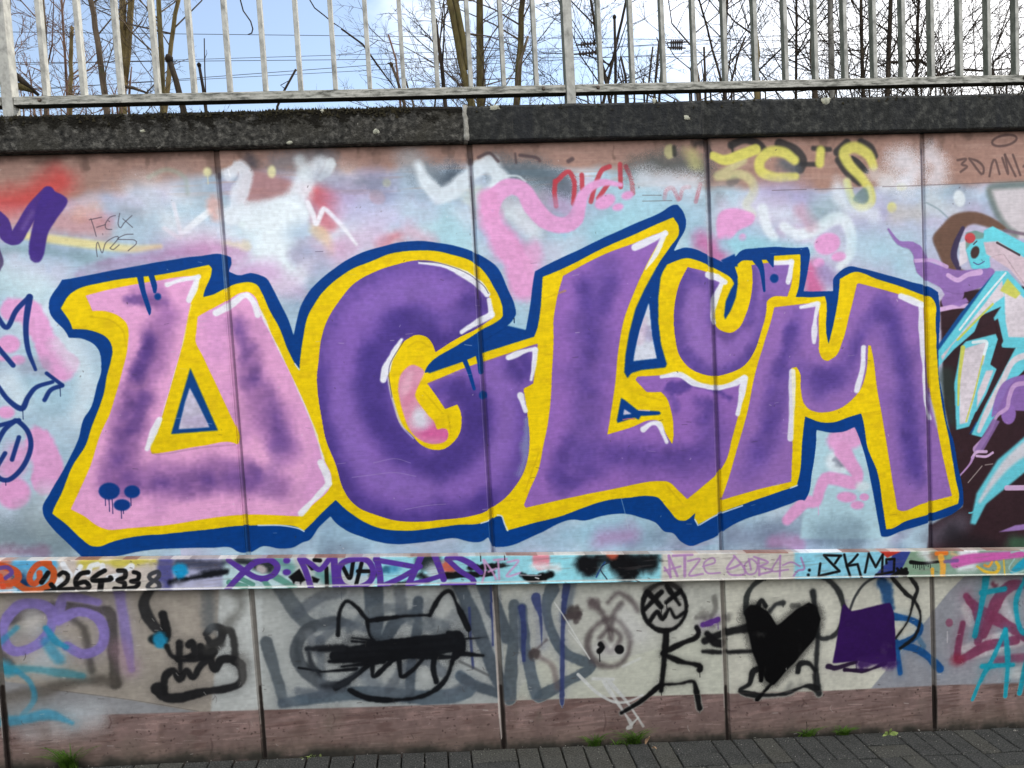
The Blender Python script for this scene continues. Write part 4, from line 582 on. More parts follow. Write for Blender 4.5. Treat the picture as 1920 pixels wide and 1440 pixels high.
    K([(1676, 1156), (1705, 1161), (1725, 1174), (1716, 1194), (1684, 1210)], 13, **b2); K([(1684, 1210), (1716, 1216), (1742, 1232), (1764, 1256)], [11, 12, 13, 14], **b2); K([(1680, 1205), (1688, 1262)], [12, 9], **b2); K([(1722, 1196), (1732, 1212)], 9, (60, 110, 150), .6, 3)
    K([(1672, 1082), (1698, 1112), (1714, 1126), (1726, 1155), (1716, 1192), (1688, 1216)], [6, 6, 5, 6, 6, 4], (24, 24, 26), .93, 1.8); K([(1706, 1082), (1720, 1104), (1713, 1126), (1702, 1165), (1680, 1196)], [6, 6, 7, 6, 4], (24, 24, 26), .93, 1.8)
    K([(1553, 1250), (1570, 1252), (1605, 1241)], [10, 7, 5], (40, 24, 52), .95, 1.8); K([(1584, 1256), (1625, 1257), (1660, 1243)], 6, (36, 20, 48), .95, 1.8)
    P([(1582, 1132), (1597, 1146), (1670, 1130), (1677, 1150), (1680, 1207), (1680, 1240), (1640, 1244), (1610, 1240), (1561, 1244), (1570, 1200), (1577, 1150)], (50, 20, 84), 1, 3, pid=7, tone=.2, rough=.35); S([(1618, 1244), (1650, 1240), (1676, 1244)], 16, (58, 28, 92), .9, soft=7)
    # right: maroon letters under turquoise ones
    K([(1805, 1218), (1870, 1195), (1925, 1180)], 16, (206, 206, 206), .85, 4); K([(1812, 1140), (1820, 1165)], 22, (206, 206, 206), .8, 5); K([(1800, 1235), (1860, 1222), (1930, 1200)], 12, (204, 204, 204), .8, 4); K([(1880, 1130), (1900, 1170)], 20, (200, 200, 204), .7, 5); K([(1895, 1262), (1940, 1262)], 22, (200, 200, 200), .75, 5); S([(1865, 1098), (1890, 1108)], 24, (206, 200, 196), .7)
    mr = (126, 56, 88)
    K([(1812, 1118), (1826, 1135), (1875, 1165), (1935, 1198)], [14, 18, 22, 22], mr, .92, 2.5); K([(1830, 1140), (1838, 1175), (1834, 1205)], [20, 18, 14], mr, .9, 2.5); K([(1938, 1095), (1895, 1100), (1868, 1130), (1845, 1190)], [16, 22, 26, 14], mr, .9, 2.5); K([(1806, 1170), (1798, 1235), (1850, 1212), (1905, 1200)], [14, 16, 20, 18], mr, .9, 2.5); K([(1870, 1240), (1925, 1232)], 16, mr, .7, 4); S([(1796, 1235), (1804, 1238)], 20, (140, 40, 60), .6); B(1781, 1168, 7, 8, (140, 82, 108), .9, 2)
    S([(1862, 1096), (1866, 1100)], 12, (110, 30, 50), .8); K([(1777, 1185), (1777, 1205)], 2, (214, 210, 214), .7)
    tq = dict(col=(26, 150, 172), a=.93, soft=2)
    K([(1850, 1080), (1846, 1112), (1828, 1192)], [15, 14, 9], **tq); K([(1842, 1112), (1884, 1105)], [12, 11], **tq); K([(1886, 1182), (1862, 1235), (1842, 1270), (1824, 1312)], [11, 10, 9, 9], **tq); K([(1886, 1182), (1890, 1245), (1886, 1306)], [12, 10, 9], **tq); K([(1842, 1250), (1900, 1247)], [11, 9], **tq); K([(1922, 1086), (1906, 1130), (1914, 1180), (1935, 1188)], [10, 12, 12, 12], **tq); K([(1935, 1200), (1912, 1300)], 10, **tq)
    # plinth band and dirt
    band = [(-700, 1400), (-200, 1368), (30, 1349), (180, 1341), (480, 1332), (510, 1331), (940, 1318), (960, 1314), (1362, 1301), (1542, 1296), (1747, 1286), (1920, 1280), (2700, 1240), (2700, 1600), (-700, 1600)]
    keep = c.rgb.copy(); pidk = c.pid.copy()
    P(band, (130, 109, 105), 1, 1.2, tone=.25); bm = c.mask(band)
    st = c.noise(4, 16.0)
    c.lay(0, c.h, 0, c.w, np.clip((st * .6 + c.n30 * .4 - .56) * 6, 0, 1) * bm, (166, 138, 132), .5, .8, None, 0, 0); c.lay(0, c.h, 0, c.w, np.clip((np.roll(st, 217, 1) * .5 + np.roll(c.n30, 90, 1) * .5 - .56) * 6, 0, 1) * bm, (98, 76, 72), .55, .8, None, 0, 0)
    for _ in range(900):
        x = r0.uniform(-20, 1940); y = 1348 - x * .035 + r0.uniform(2, 96); d = r0.random()
        if d < .55: c.stroke([(x, y), (x + r0.uniform(-2, 2), y + r0.uniform(0, 2))], r0.uniform(.8, 3.2), (62, 48, 46), r0.uniform(.3, .8), 1, sm=False)
        else: c.stroke([(x, y), (x + r0.uniform(4, 34), y + r0.uniform(-1.5, 1.5))], r0.uniform(.7, 1.8), (186, 164, 158) if d < .85 else (80, 62, 60), r0.uniform(.25, .6), 1, speck=.5, sm=False)
    for _ in range(40):
        x = r0.uniform(-20, 1940); y = 1356 - x * .035 + r0.uniform(0, 70); S([(x, y), (x + r0.uniform(-10, 10), y + r0.uniform(6, 26))], r0.uniform(10, 34), [(96, 78, 72), (108, 100, 90), (150, 130, 124)][r0.integers(3)], r0.uniform(.2, .5), speck=.6, patch=.6)
    # strokes that run on over the band keep their paint
    over = np.zeros_like(bm)
    for q in ([(1120, 1280), (1215, 1290), (1215, 1372), (1120, 1372)], [(1290, 1280), (1325, 1280), (1325, 1340), (1290, 1340)], [(1380, 1280), (1545, 1275), (1545, 1315), (1380, 1315)], [(1815, 1250), (1925, 1250), (1925, 1325), (1815, 1325)], [(940, 1280), (1065, 1280), (1065, 1328), (940, 1328)]): over = np.maximum(over, c.mask(q))
    for q, col in (([(1152, 1330), (1170, 1345), (1240, 1300), (1240, 1280)], None),): over = np.maximum(over, c.mask(q))
    d0 = np.abs(keep - np.array((196, 196, 186), np.float32) / 255).sum(2)
    white5 = np.clip((keep.min(2) - .80) * 30, 0, 1)
    a = (np.clip((d0 - .35) * 4, 0, 1) + white5 * c.mask([(1120, 1290), (1215, 1290), (1215, 1372), (1120, 1372)])) * over * bm; a = np.clip(a, 0, 1)[..., None]
    c.rgb[:] = c.rgb * (1 - a) + keep * a
    for l, w in (([(1084, 1265), (1118, 1298), (1150, 1316), (1178, 1316), (1205, 1304)], 5), ([(1132, 1278), (1158, 1318), (1184, 1358), (1178, 1365)], 6), ([(1142, 1278), (1172, 1312), (1192, 1340), (1206, 1362)], 5.5), ([(1184, 1359), (1197, 1346)], 4)): c.stroke(l, w, (206, 208, 206), .85, 1.6, speck=.3, wob=2)
    c.stroke([(1240, 1284), (1206, 1312), (1166, 1337)], [10, 9, 8], (16, 16, 18), .95, 2.4, pid=9, wob=2)
    S([(60, 1368), (110, 1362), (180, 1350)], 50, (176, 172, 172), .7, patch=.8, speck=.4); S([(140, 1340), (175, 1335)], 40, (184, 190, 196), .65, patch=.4); S([(-20, 1330), (40, 1325)], 40, (160, 160, 160), .4)
    K([(-20, 1356), (40, 1350), (80, 1340), (100, 1342), (135, 1356)], [20, 14, 22, 20, 10], (60, 138, 168), .75, 4)
    for x, y, n in ((205, 1345, 20), (395, 1385, 30), (465, 1352, 24), (625, 1340, 18), (1133, 1335, 36), (1505, 1310, 14), (400, 1300, 12)):
        K([(x, y), (x + 3, y + n * .5), (x - 1, y + n)], c.rng.uniform(1, 2.5), (78, 60, 58), .55, 2, wob=2)
    base = [(-700, 1432 + 24), (20, 1440), (500, 1415), (940, 1402), (1360, 1383), (1755, 1365), (2700, 1322)]
    S([(x, y - 16) for x, y in base], 40, (112, 98, 88), .55, soft=24, speck=.3, patch=.7); S([(x, y - 2) for x, y in base], 16, (76, 72, 64), .75, soft=12, speck=.3); S([(x, y + 6) for x, y in base], 14, (50, 50, 46), .85, soft=8, speck=.2)
    S([(-60, 1118), (960, 1098), (2000, 1076)], 16, (104, 98, 90), .35, soft=12, speck=.3, patch=.6)  # darker strip along the wall just below the rail board
    S([(300, 1090), (1800, 1070)], 6, (120, 116, 110), .3, soft=10, speck=.4)
    # hairline cracks, specks, drips on the lower wall
    r = c.rng
    for _ in range(170):
        x = r.uniform(0, 1920); y = r.uniform(1100, 1400) - (x - 960) * .03; n = r.uniform(2, 12)
        K([(x, y), (x + r.uniform(-3, 3), y + n * .5), (x + r.uniform(-4, 4), y + n)] if r.random() < .4 else [(x, y), (x + n, y + r.uniform(-1, 1))], r.uniform(.7, 1.5), ((70, 64, 60) if r.random() < .65 else (204, 200, 196)), r.uniform(.3, .7), .8)
    for _ in range(160):
        x = r.uniform(0, 1920); y = r.uniform(280, 1030); K([(x, y), (x + r.uniform(-2, 2), y + r.uniform(0, 3))], r.uniform(.8, 1.8), (60, 52, 56) if r.random() < .6 else (220, 216, 222), r.uniform(.25, .6), .8)
def paint_joints(c):
    K = c.stroke
    for (xt, yt, xb, yb), (top, mid, low) in zip(((405, 285, 497, 1420), (879, 258, 945, 1404), (1325, 245, 1365, 1387), (1728, 240, 1755, 1366), (-76, 300, 14, 1443)), (((70, 60, 58), None, (30, 26, 24)),) * 5):
        f = lambda y: xt + (xb - xt) * (y - yt) / (yb - yt)
        w = 9 if xt != 879 else 11
        K([(f(yt), yt), (f(yt + 45), yt + 45)], w, (84, 66, 60), .6, 4, sm=False); K([(f(yt + 30), yt + 30), (f(yt + 150), yt + 150)], [w, w * .5], (88, 84, 92), .3, 4, speck=.6, sm=False)
        K([(f(yt + 120) - 3, yt + 120), (f(yt + 260) - 3, yt + 260)], [2, 4], (226, 226, 232), .4, 2, sm=False) if xt != 1728 else None
        K([(f(yt + 40) + 1, yt + 40), (f(1035) + 1, 1035)], 4.5, (46, 40, 56), .42, 1.6, sm=False); K([(f(yt + 40) - 4, yt + 40), (f(1035) - 4, 1035)], 1.6, (226, 222, 230), .22, 1.2, sm=False)
        K([(f(1085), 1085), (f(yb), yb)], w, (104, 98, 92), .75, 2, sm=False); K([(f(1290), 1290), (f(yb), yb)], w * .8, (40, 34, 32), .9, 2, sm=False, wob=2)
        K([(f(1130) - w * .55, 1130), (f(yb - 60) - w * .5, yb - 60)], 1.6, (206, 200, 194), .6, 1.2, sm=False)
    f = lambda y: 879 + 66 * (y - 258) / 1146
    K([(f(1110) - 4, 1110), (f(1200) - 3, 1200), (f(1330) - 4, 1330), (f(1385) - 3, 1385)], [2, 3, 5, 3], (206, 196, 190), .85, 1.4)
    K([(f(330), 330), (f(470), 470), (f(560), 560)], 2, (40, 38, 46), .7, 1.2); K([(f(350) - 3, 350), (f(430) - 3, 430)], 2, (220, 224, 230), .6, 1.2)

rail_c = Canvas(-1.9, 5.1, 0.38, 1.26, 520, -0.045, 11)
rr2 = np.random.default_rng(8)
def paint_rail(c):
    S, B, P, K = c.spray, c.blob, c.poly, c.stroke
    def seg(x0, x1, col, **k): P([(x0, 1030), (x1, 1030), (x1, 1120), (x0, 1120)], col, 1, k.pop('soft', 5), tone=.15)
    c.rgb[:] = np.array((150, 205, 216), np.float32) / 255
    for x0, x1, col in ((-800, 30, (190, 120, 100)), (25, 110, (120, 180, 210)), (105, 300, (196, 186, 178)), (295, 330, (84, 84, 140)), (325, 425, (168, 170, 200)), (418, 560, (186, 214, 220)), (550, 720, (196, 200, 200)), (700, 1010, (150, 212, 226)), (1005, 1250, (146, 214, 228)), (1240, 1500, (204, 200, 190)), (1490, 1660, (140, 206, 228)), (1760, 2700, (132, 160, 144))): seg(x0, x1, col)
    P([(1712, 1025), (1680, 1085), (1760, 1090), (1800, 1030)], (132, 162, 138), 1, 1.5); P([(1715, 1020), (1682, 1085), (1630, 1090), (1672, 1045), (1680, 1020)], (52, 66, 140), 1, 1.5, tone=.2); P([(1640, 1026), (1700, 1026), (1690, 1034), (1664, 1046)], (190, 56, 44), 1, 1.5)
    S([(140, 1075), (250, 1068)], 26, (206, 190, 180), .6); S([(160, 1056), (290, 1052)], 16, (198, 186, 70), .85); S([(30, 1060), (100, 1060)], 18, (86, 172, 220), .9); S([(38, 1086), (48, 1096)], 26, (16, 44, 84), .95); S([(100, 1085), (300, 1098)], 14, (190, 186, 172), .5)
    wh = (232, 236, 242)
    for l, w in (([(118, 1058), (124, 1068), (132, 1078)], 11), ([(151, 1062), (143, 1076)], 9), ([(165, 1076), (170, 1062), (183, 1058)], 10), ([(192, 1060), (193, 1070)], 10), ([(222, 1076), (236, 1068), (246, 1062)], [8, 10, 13]), ([(110, 1092), (112, 1088)], 14), ([(205, 1085), (215, 1082)], 14)): K(l, w, wh, .92, 2)
    og = (204, 84, 44)
    K([(92, 1056), (72, 1058), (58, 1074), (56, 1088), (64, 1095), (74, 1086), (74, 1074)], 11, og, .97, 1.6); K([(84, 1055), (100, 1070), (98, 1090), (80, 1104), (52, 1106), (30, 1094)], 12, (196, 84, 36), .97, 1.6); K([(0, 1060), (28, 1070), (34, 1084), (20, 1094), (0, 1092)], 13, og, .97, 1.6); K([(-6, 1066), (14, 1064), (22, 1074), (10, 1084)], 8, (96, 72, 150), .95, 1.6); K([(6, 1100), (0, 1080)], 10, (214, 80, 50), .9); K([(0, 1108), (30, 1106)], 5, (180, 214, 236), .9)
    bk = dict(col=(12, 12, 14), a=.97, soft=1.5)
    for l, w in (([(90, 1074), (82, 1086), (78, 1092)], 9), ([(96, 1096), (102, 1106), (86, 1110)], 9), ([(111, 1078), (118, 1073), (127, 1078), (125, 1090), (110, 1104), (138, 1104)], 8), ([(165, 1073), (151, 1076), (142, 1088), (145, 1101), (157, 1106), (167, 1100), (160, 1091), (146, 1094)], 9), ([(196, 1070), (182, 1078), (174, 1088), (206, 1087), (207, 1083)], 9), ([(190, 1090), (188, 1106)], 11), ([(222, 1070), (234, 1071), (234, 1082), (221, 1088), (233, 1093), (231, 1104), (215, 1104)], 9), ([(251, 1073), (260, 1076), (258, 1087), (246, 1090), (260, 1093), (254, 1101), (241, 1103)], 8)): K(l, w, **bk)
    K([(296, 1072), (281, 1078), (282, 1086), (296, 1092), (298, 1102), (284, 1106), (277, 1100), (284, 1092), (297, 1082)], 8, (58, 60, 66), .95, 1.6, closed=True)
    S([(320, 1092), (360, 1084), (425, 1072)], [10, 12, 12], (14, 16, 22), .95, soft=5); S([(336, 1056), (400, 1058), (426, 1054)], [24, 14, 8], (30, 34, 52), .7, soft=8); S([(337, 1067), (340, 1070)], 24, (24, 150, 204), .98, soft=6); S([(330, 1100), (400, 1096)], 16, (196, 196, 222), .6)
    P([(500, 1080), (520, 1075), (560, 1100), (545, 1104)], (92, 150, 136), .95, 1.5); P([(486, 1084), (498, 1084), (512, 1102), (500, 1104)], (92, 150, 136), .95, 1.5); K([(450, 1084), (474, 1096)], 9, (92, 150, 136), .95); K([(430, 1092), (460, 1100)], 11, (92, 150, 136), .95); S([(520, 1050), (545, 1062)], 20, (96, 150, 146), .9); S([(600, 1075), (620, 1085)], 26, (92, 150, 150), .9)
    P([(541, 1082), (562, 1066), (574, 1088), (566, 1092), (564, 1098), (562, 1091), (554, 1090), (551, 1097), (548, 1089)], BLK, 1, 1.3); P([(570, 1052), (600, 1066), (584, 1070)], BLK, 1, 1.3); K([(590, 1050), (600, 1051)], 8, **bk); P([(585, 1080), (600, 1086), (596, 1093), (586, 1092)], BLK, 1, 1.3); S([(450, 1052), (490, 1062), (505, 1062)], 18, (20, 22, 26), .85, soft=6); S([(486, 1066), (492, 1068)], 10, (206, 196, 196), .9)
    S([(655, 1060), (680, 1075)], 30, (110, 176, 214), .8); S([(660, 1090), (690, 1086)], 18, (206, 216, 220), .8)
    for l in ([(643, 1063), (656, 1084), (662, 1054)], [(678, 1056), (667, 1099)], [(671, 1071), (692, 1071)], [(612, 1065), (613, 1098)]): K(l, 7.5, **bk)
    S([(700, 1075), (725, 1068)], 16, (14, 16, 20), .9, soft=4); S([(716, 1070), (740, 1066)], 18, (60, 140, 180), .8); S([(795, 1055), (810, 1052)], 30, (16, 16, 18), .85, soft=9); S([(790, 1078), (800, 1086)], 14, (14, 14, 16), .9, soft=4); S([(735, 1095), (760, 1097)], 14, (14, 14, 16), .9, soft=3); S([(812, 1070), (830, 1076)], 26, (214, 222, 230), .8); S([(836, 1062), (845, 1066)], 16, (206, 84, 60), .85); S([(830, 1080), (890, 1078), (924, 1076)], [6, 8, 6], (14, 14, 16), .95, soft=3); S([(880, 1064), (930, 1061), (974, 1061)], [5, 8, 4], (14, 14, 16), .95, soft=3)
    vi = dict(col=(88, 54, 154), a=.98, soft=1.3)
    K([(428, 1050), (450, 1065), (478, 1082), (500, 1085)], [9, 11, 11, 10], **vi); K([(424, 1108), (440, 1090), (462, 1068), (480, 1054), (505, 1050), (520, 1062), (512, 1078), (490, 1086)], [10, 11, 12, 12, 11, 12, 11, 10], **vi)
    B(538, 1051, 7, 6, (88, 54, 154)); B(538, 1073, 8, 6, (88, 54, 154))
    K([(562, 1048), (572, 1068), (584, 1104)], [10, 11, 11], **vi); K([(568, 1048), (584, 1058), (600, 1068), (618, 1048)], 10, **vi); K([(626, 1044), (628, 1075), (630, 1104)], 13, **vi); K([(668, 1048), (642, 1056), (634, 1076), (644, 1098), (668, 1102), (692, 1092), (700, 1072), (690, 1052)], 11, closed=True, **vi)
    K([(706, 1046), (712, 1075), (714, 1104)], 12, **vi); K([(704, 1050), (740, 1056), (784, 1064)], 10, **vi); K([(788, 1062), (750, 1084), (714, 1100)], 10, **vi); K([(790, 1042), (778, 1070), (766, 1096)], 12, **vi); K([(766, 1096), (800, 1088), (826, 1080)], 9, **vi); K([(815, 1042), (824, 1064), (832, 1086)], 12, **vi); K([(838, 1048), (858, 1046), (884, 1058), (902, 1074)], [10, 10, 12, 9], **vi); K([(840, 1050), (862, 1070), (886, 1086), (884, 1096), (850, 1097), (828, 1098)], [9, 10, 10, 10, 9, 7], **vi)
    pk = dict(col=(206, 158, 204), a=.85, soft=1.5)
    for l in ([(906, 1050), (910, 1068), (904, 1092)], [(908, 1050), (922, 1070), (930, 1086)], [(916, 1072), (930, 1066)], [(934, 1050), (936, 1086)], [(926, 1050), (950, 1048)], [(952, 1054), (972, 1052), (950, 1080), (976, 1074)]): K(l, 4, **pk)
    P([(999, 1036), (1031, 1036), (1031, 1066), (1010, 1070), (999, 1060)], (226, 140, 156), .95, 3); S([(1000, 1062), (1045, 1066)], 16, (232, 236, 240), .85); S([(978, 1078), (1000, 1086), (1032, 1078)], [12, 18, 20], (10, 10, 12), .98, soft=3.5); K([(975, 1078), (1005, 1079), (1014, 1078)], 2.5, (150, 150, 158), .9, 1); K([(1004, 1083), (1010, 1085)], 2.5, (220, 220, 224), .9, 1)
    c.drip(901, 1042, 10, 2, BLK); c.drip(946, 1042, 8, 1.8, BLK)
    S([(1096, 1058), (1105, 1062)], 44, BLK, .98, soft=10); S([(1160, 1056), (1176, 1068), (1186, 1072)], [36, 40, 30], BLK, .98, soft=9); S([(1190, 1055), (1222, 1056)], 34, BLK, .96, soft=10); S([(1120, 1048), (1170, 1044)], 12, BLK, .8, soft=5); S([(1238, 1052), (1252, 1052)], 6, BLK, .7, soft=4); S([(1145, 1036), (1150, 1040)], 12, (214, 96, 70), .8)
    K([(1134, 1054), (1124, 1070), (1118, 1082)], 3, (36, 70, 130), .95, 1.2); K([(1142, 1054), (1126, 1066), (1138, 1086)], 2, (30, 40, 60), .95, 1.2); K([(1170, 1074), (1178, 1078), (1172, 1084)], 1.6, BLK, .9, 1); K([(1188, 1076), (1190, 1086), (1202, 1092)], 1.8, BLK, .9, 1)
    at_ = dict(col=(172, 128, 182), a=.85, soft=1.4)
    for l, w in (([(1246, 1064), (1258, 1082)], 4), ([(1254, 1042), (1257, 1082)], 5), ([(1254, 1042), (1270, 1080)], 5), ([(1246, 1070), (1276, 1062)], 4), ([(1262, 1042), (1298, 1040)], 5), ([(1284, 1042), (1284, 1080)], 6), ([(1290, 1052), (1312, 1049), (1292, 1078), (1318, 1076)], 4), ([(1318, 1062), (1340, 1055), (1336, 1046), (1320, 1056), (1326, 1074), (1350, 1074)], 3.5),
                 ([(1378, 1044), (1363, 1066), (1376, 1064), (1388, 1058)], 4.5), ([(1376, 1042), (1392, 1060), (1396, 1076), (1372, 1078), (1364, 1072)], 4), ([(1408, 1048), (1396, 1060), (1402, 1076), (1416, 1074), (1420, 1058), (1410, 1048)], 3.5), ([(1404, 1048), (1408, 1068)], 4), ([(1422, 1048), (1424, 1078)], 5), ([(1414, 1044), (1440, 1054), (1426, 1062), (1448, 1070), (1424, 1077)], 4), ([(1463, 1042), (1448, 1070), (1478, 1068)], 3.5), ([(1463, 1042), (1462, 1084)], 4), ([(1468, 1060), (1484, 1054), (1500, 1062)], 3.5), ([(1502, 1046), (1508, 1066), (1496, 1070), (1488, 1080)], 4)): K(l, w, **at_)
    B(1518, 1069, 3, 3, BLK, 1, 1); B(1516, 1078, 3, 3, BLK, 1, 1)
    for l in ([(1577, 1042), (1545, 1041), (1558, 1055), (1574, 1071), (1535, 1080), (1538, 1057)], [(1574, 1044), (1566, 1056)], [(1583, 1040), (1588, 1062), (1594, 1080)], [(1608, 1040), (1598, 1052), (1588, 1061), (1608, 1058), (1615, 1083)], [(1622, 1073), (1629, 1038), (1642, 1063), (1655, 1040), (1654, 1075)], [(1662, 1056), (1662, 1049), (1677, 1048), (1676, 1072), (1643, 1078)]): K(l, 5, sm=False, **bk)
    for l in ([(1680, 1078), (1698, 1068)], [(1682, 1066), (1690, 1076)], [(1690, 1066), (1696, 1080)], [(1684, 1072), (1700, 1074)], [(1672, 1080), (1684, 1074)]): K(l, [5, 9], **bk)
    K([(1708, 1054), (1730, 1056), (1762, 1053)], [8, 6, 5], **bk)
    for i in range(9): c.drip(1712 + i * 4, 1056, c.rng.uniform(5, 12), 1.5, BLK)
    S([(1735, 1036), (1742, 1046)], 20, (226, 230, 232), .85); S([(1752, 1042), (1765, 1036)], 18, (120, 70, 50), .6); K([(1756, 1038), (1775, 1037)], 8, (238, 120, 40), .95, 2); K([(1764, 1044), (1768, 1060), (1767, 1083)], [12, 12, 11], (238, 172, 70), .95, 1.8); K([(1748, 1068), (1749, 1082)], [8, 5], (238, 176, 60), .95); S([(1785, 1038), (1800, 1044)], 10, (236, 190, 140), .8)
    S([(1806, 1034), (1822, 1036)], 26, (236, 238, 242), .98, soft=5); S([(1800, 1066), (1822, 1062)], 20, (230, 234, 240), .9, soft=8)
    K([(1792, 1054), (1820, 1048), (1860, 1044), (1905, 1040), (2000, 1034)], [22, 20, 17, 13, 8], (208, 96, 176), .97, 3); K([(1772, 1053), (1795, 1051)], 7, (110, 90, 150), .8, 2)
    yl = dict(col=(228, 186, 56), a=.95, soft=1.5)
    K([(1832, 1062), (1848, 1072), (1866, 1074), (1873, 1064), (1868, 1054)], [4, 6, 7, 7, 6], **yl); K([(1846, 1060), (1854, 1062), (1860, 1054)], 5, col=(236, 160, 60), a=.95, soft=1.5); K([(1882, 1050), (1884, 1078)], 3, **yl)
    K([(1930, 1050), (1912, 1062), (1898, 1072)], [20, 16, 8], (28, 160, 196), .95, 2.5); K([(1930, 1066), (1905, 1074), (1892, 1066), (1902, 1048)], 3, (160, 200, 200), .8); K([(1896, 1036), (1915, 1032), (1930, 1040)], 4, (160, 200, 190), .8)
    S([(560, 1042), (800, 1040)], 4, (210, 120, 80), .4, soft=3, speck=.8); r = c.rng
    for _ in range(60):
        x = r.uniform(0, 1920); yy = r.uniform(1045, 1095); K([(x, yy), (x + r.uniform(1, 6), yy + 1)], r.uniform(1, 2), (70, 60, 60), .5, 1)
    st = c.noise(4, 10); c.lay(0, c.h, 0, c.w, np.clip((st - .66) * 4, 0, 1), (120, 110, 108), .25, .6, None, 0, 0)
    K([(-60, 1049), (960, 1039), (2000, 1028)], 6, (176, 160, 150), .85, 1.4); K([(60, 1047.5), (420, 1044), (620, 1041)], 2.4, (236, 232, 226), .9, 1); K([(700, 1042), (1060, 1036), (1240, 1035)], 3, (150, 104, 92), .6, 1.2); P([(1492, 1030), (1570, 1029), (1592, 1035), (1500, 1037)], (238, 240, 244), .97, 1.2)
    for x in range(-40, 1960, 90): K([(x, 1051 - x * .0104), (x + rr2.uniform(20, 80), 1051 - x * .0104)], rr2.uniform(1, 2.5), [(230, 226, 220), (120, 70, 60), (190, 200, 206)][rr2.integers(3)], .7, 1)
    K([(-60, 1112), (960, 1091), (2000, 1075)], 3, (214, 212, 206), .75, 1.2)
paint_background(wall); paint_creature(wall); paint_letters(wall); paint_lower(wall); paint_joints(wall); paint_rail(rail_c)
# ------------------------------------------------------------------ mesh helpers
class MB:
    def __init__(s): s.v, s.f, s.uv = [], [], []
    def box(s, x0, x1, y0, y1, z0, z1, mat=None):
        n = len(s.v); P = [(x, y, z) for x in (x0, x1) for y in (y0, y1) for z in (z0, z1)]
        s.v += [tuple(mat @ Vector(p)) for p in P] if mat else P
        s.f += [tuple(n + i for i in q) for q in ((0, 1, 3, 2), (4, 6, 7, 5), (0, 4, 5, 1), (2, 3, 7, 6), (0, 2, 6, 4), (1, 5, 7, 3))]
    def tube(s, pts, rad, n=5, cap=True):
        pts = [Vector(p) for p in pts]; b = len(s.v); m = len(pts)
        t = (pts[1] - pts[0]).normalized(); u = t.orthogonal().normalized()
        for i, p in enumerate(pts):
            t = (pts[min(i + 1, m - 1)] - pts[max(i - 1, 0)]).normalized()
            u = (u - t * u.dot(t)).normalized(); w = t.cross(u); r = rad[i] if hasattr(rad, '__len__') else rad
            for k in range(n):
                a = 2 * math.pi * k / n; q = p + u * (r * math.cos(a)) + w * (r * math.sin(a)); s.v.append((q.x, q.y, q.z))
        for i in range(m - 1):
            for k in range(n):
                k2 = (k + 1) % n; s.f.append((b + i * n + k, b + i * n + k2, b + (i + 1) * n + k2, b + (i + 1) * n + k))
        if cap: s.f.append(tuple(b + k for k in range(n))[::-1]); s.f.append(tuple(b + (m - 1) * n + k for k in range(n)))
    def strip(s, L, Rr):
        b = len(s.v); s.v += [tuple(p) for p in L] + [tuple(p) for p in Rr]; n = len(L)
        for i in range(n - 1): s.f.append((b + i, b + n + i, b + n + i + 1, b + i + 1))
    def build(s, name, mat, parent=None, smooth=False, bevel=0, seg=1, planar=None):
        me = bpy.data.meshes.new(name); me.from_pydata(s.v, [], s.f); me.validate(); me.update()
        if planar:
            c = planar; ul = me.uv_layers.new(name='UVMap'); co = np.empty(len(me.vertices) * 3, np.float32); me.vertices.foreach_get('co', co); co = co.reshape(-1, 3)
            li = np.empty(len(me.loops), np.int32); me.loops.foreach_get('vertex_index', li)
            uv = np.stack([(co[li, 0] - c.x0) / (c.w / c.res), 1 - (c.z1 - co[li, 2]) / (c.h / c.res)], 1).astype(np.float32)
            ul.data.foreach_set('uv', uv.ravel())
        if smooth: me.polygons.foreach_set('use_smooth', [True] * len(me.polygons))
        me.materials.append(mat)
        return link(name, me, parent, bevel, seg)
def link(name, me, parent=None, bevel=0, seg=1):
    o = bpy.data.objects.new(name, me); C.objects.link(o)
    if parent: o.parent = parent
    if bevel:
        b = o.modifiers.new('bevel', 'BEVEL'); b.width = bevel; b.segments = seg; b.limit_method = 'ANGLE'; b.angle_limit = math.radians(40)
    return o
def tag(o, label=None, cat=None, group=None, kind=None):
    for k, v in (('label', label), ('category', cat), ('group', group), ('kind', kind)):
        if v: o[k] = v
    return o
def empty(name, loc=(0, 0, 0)):
    o = bpy.data.objects.new(name, None); o.location = loc; o.empty_display_size = 0.1; C.objects.link(o); return o
def lin(c): return tuple((x / 255 / 12.92) if x / 255 <= .04045 else ((x / 255 + .055) / 1.055) ** 2.4 for x in c) + (1,)

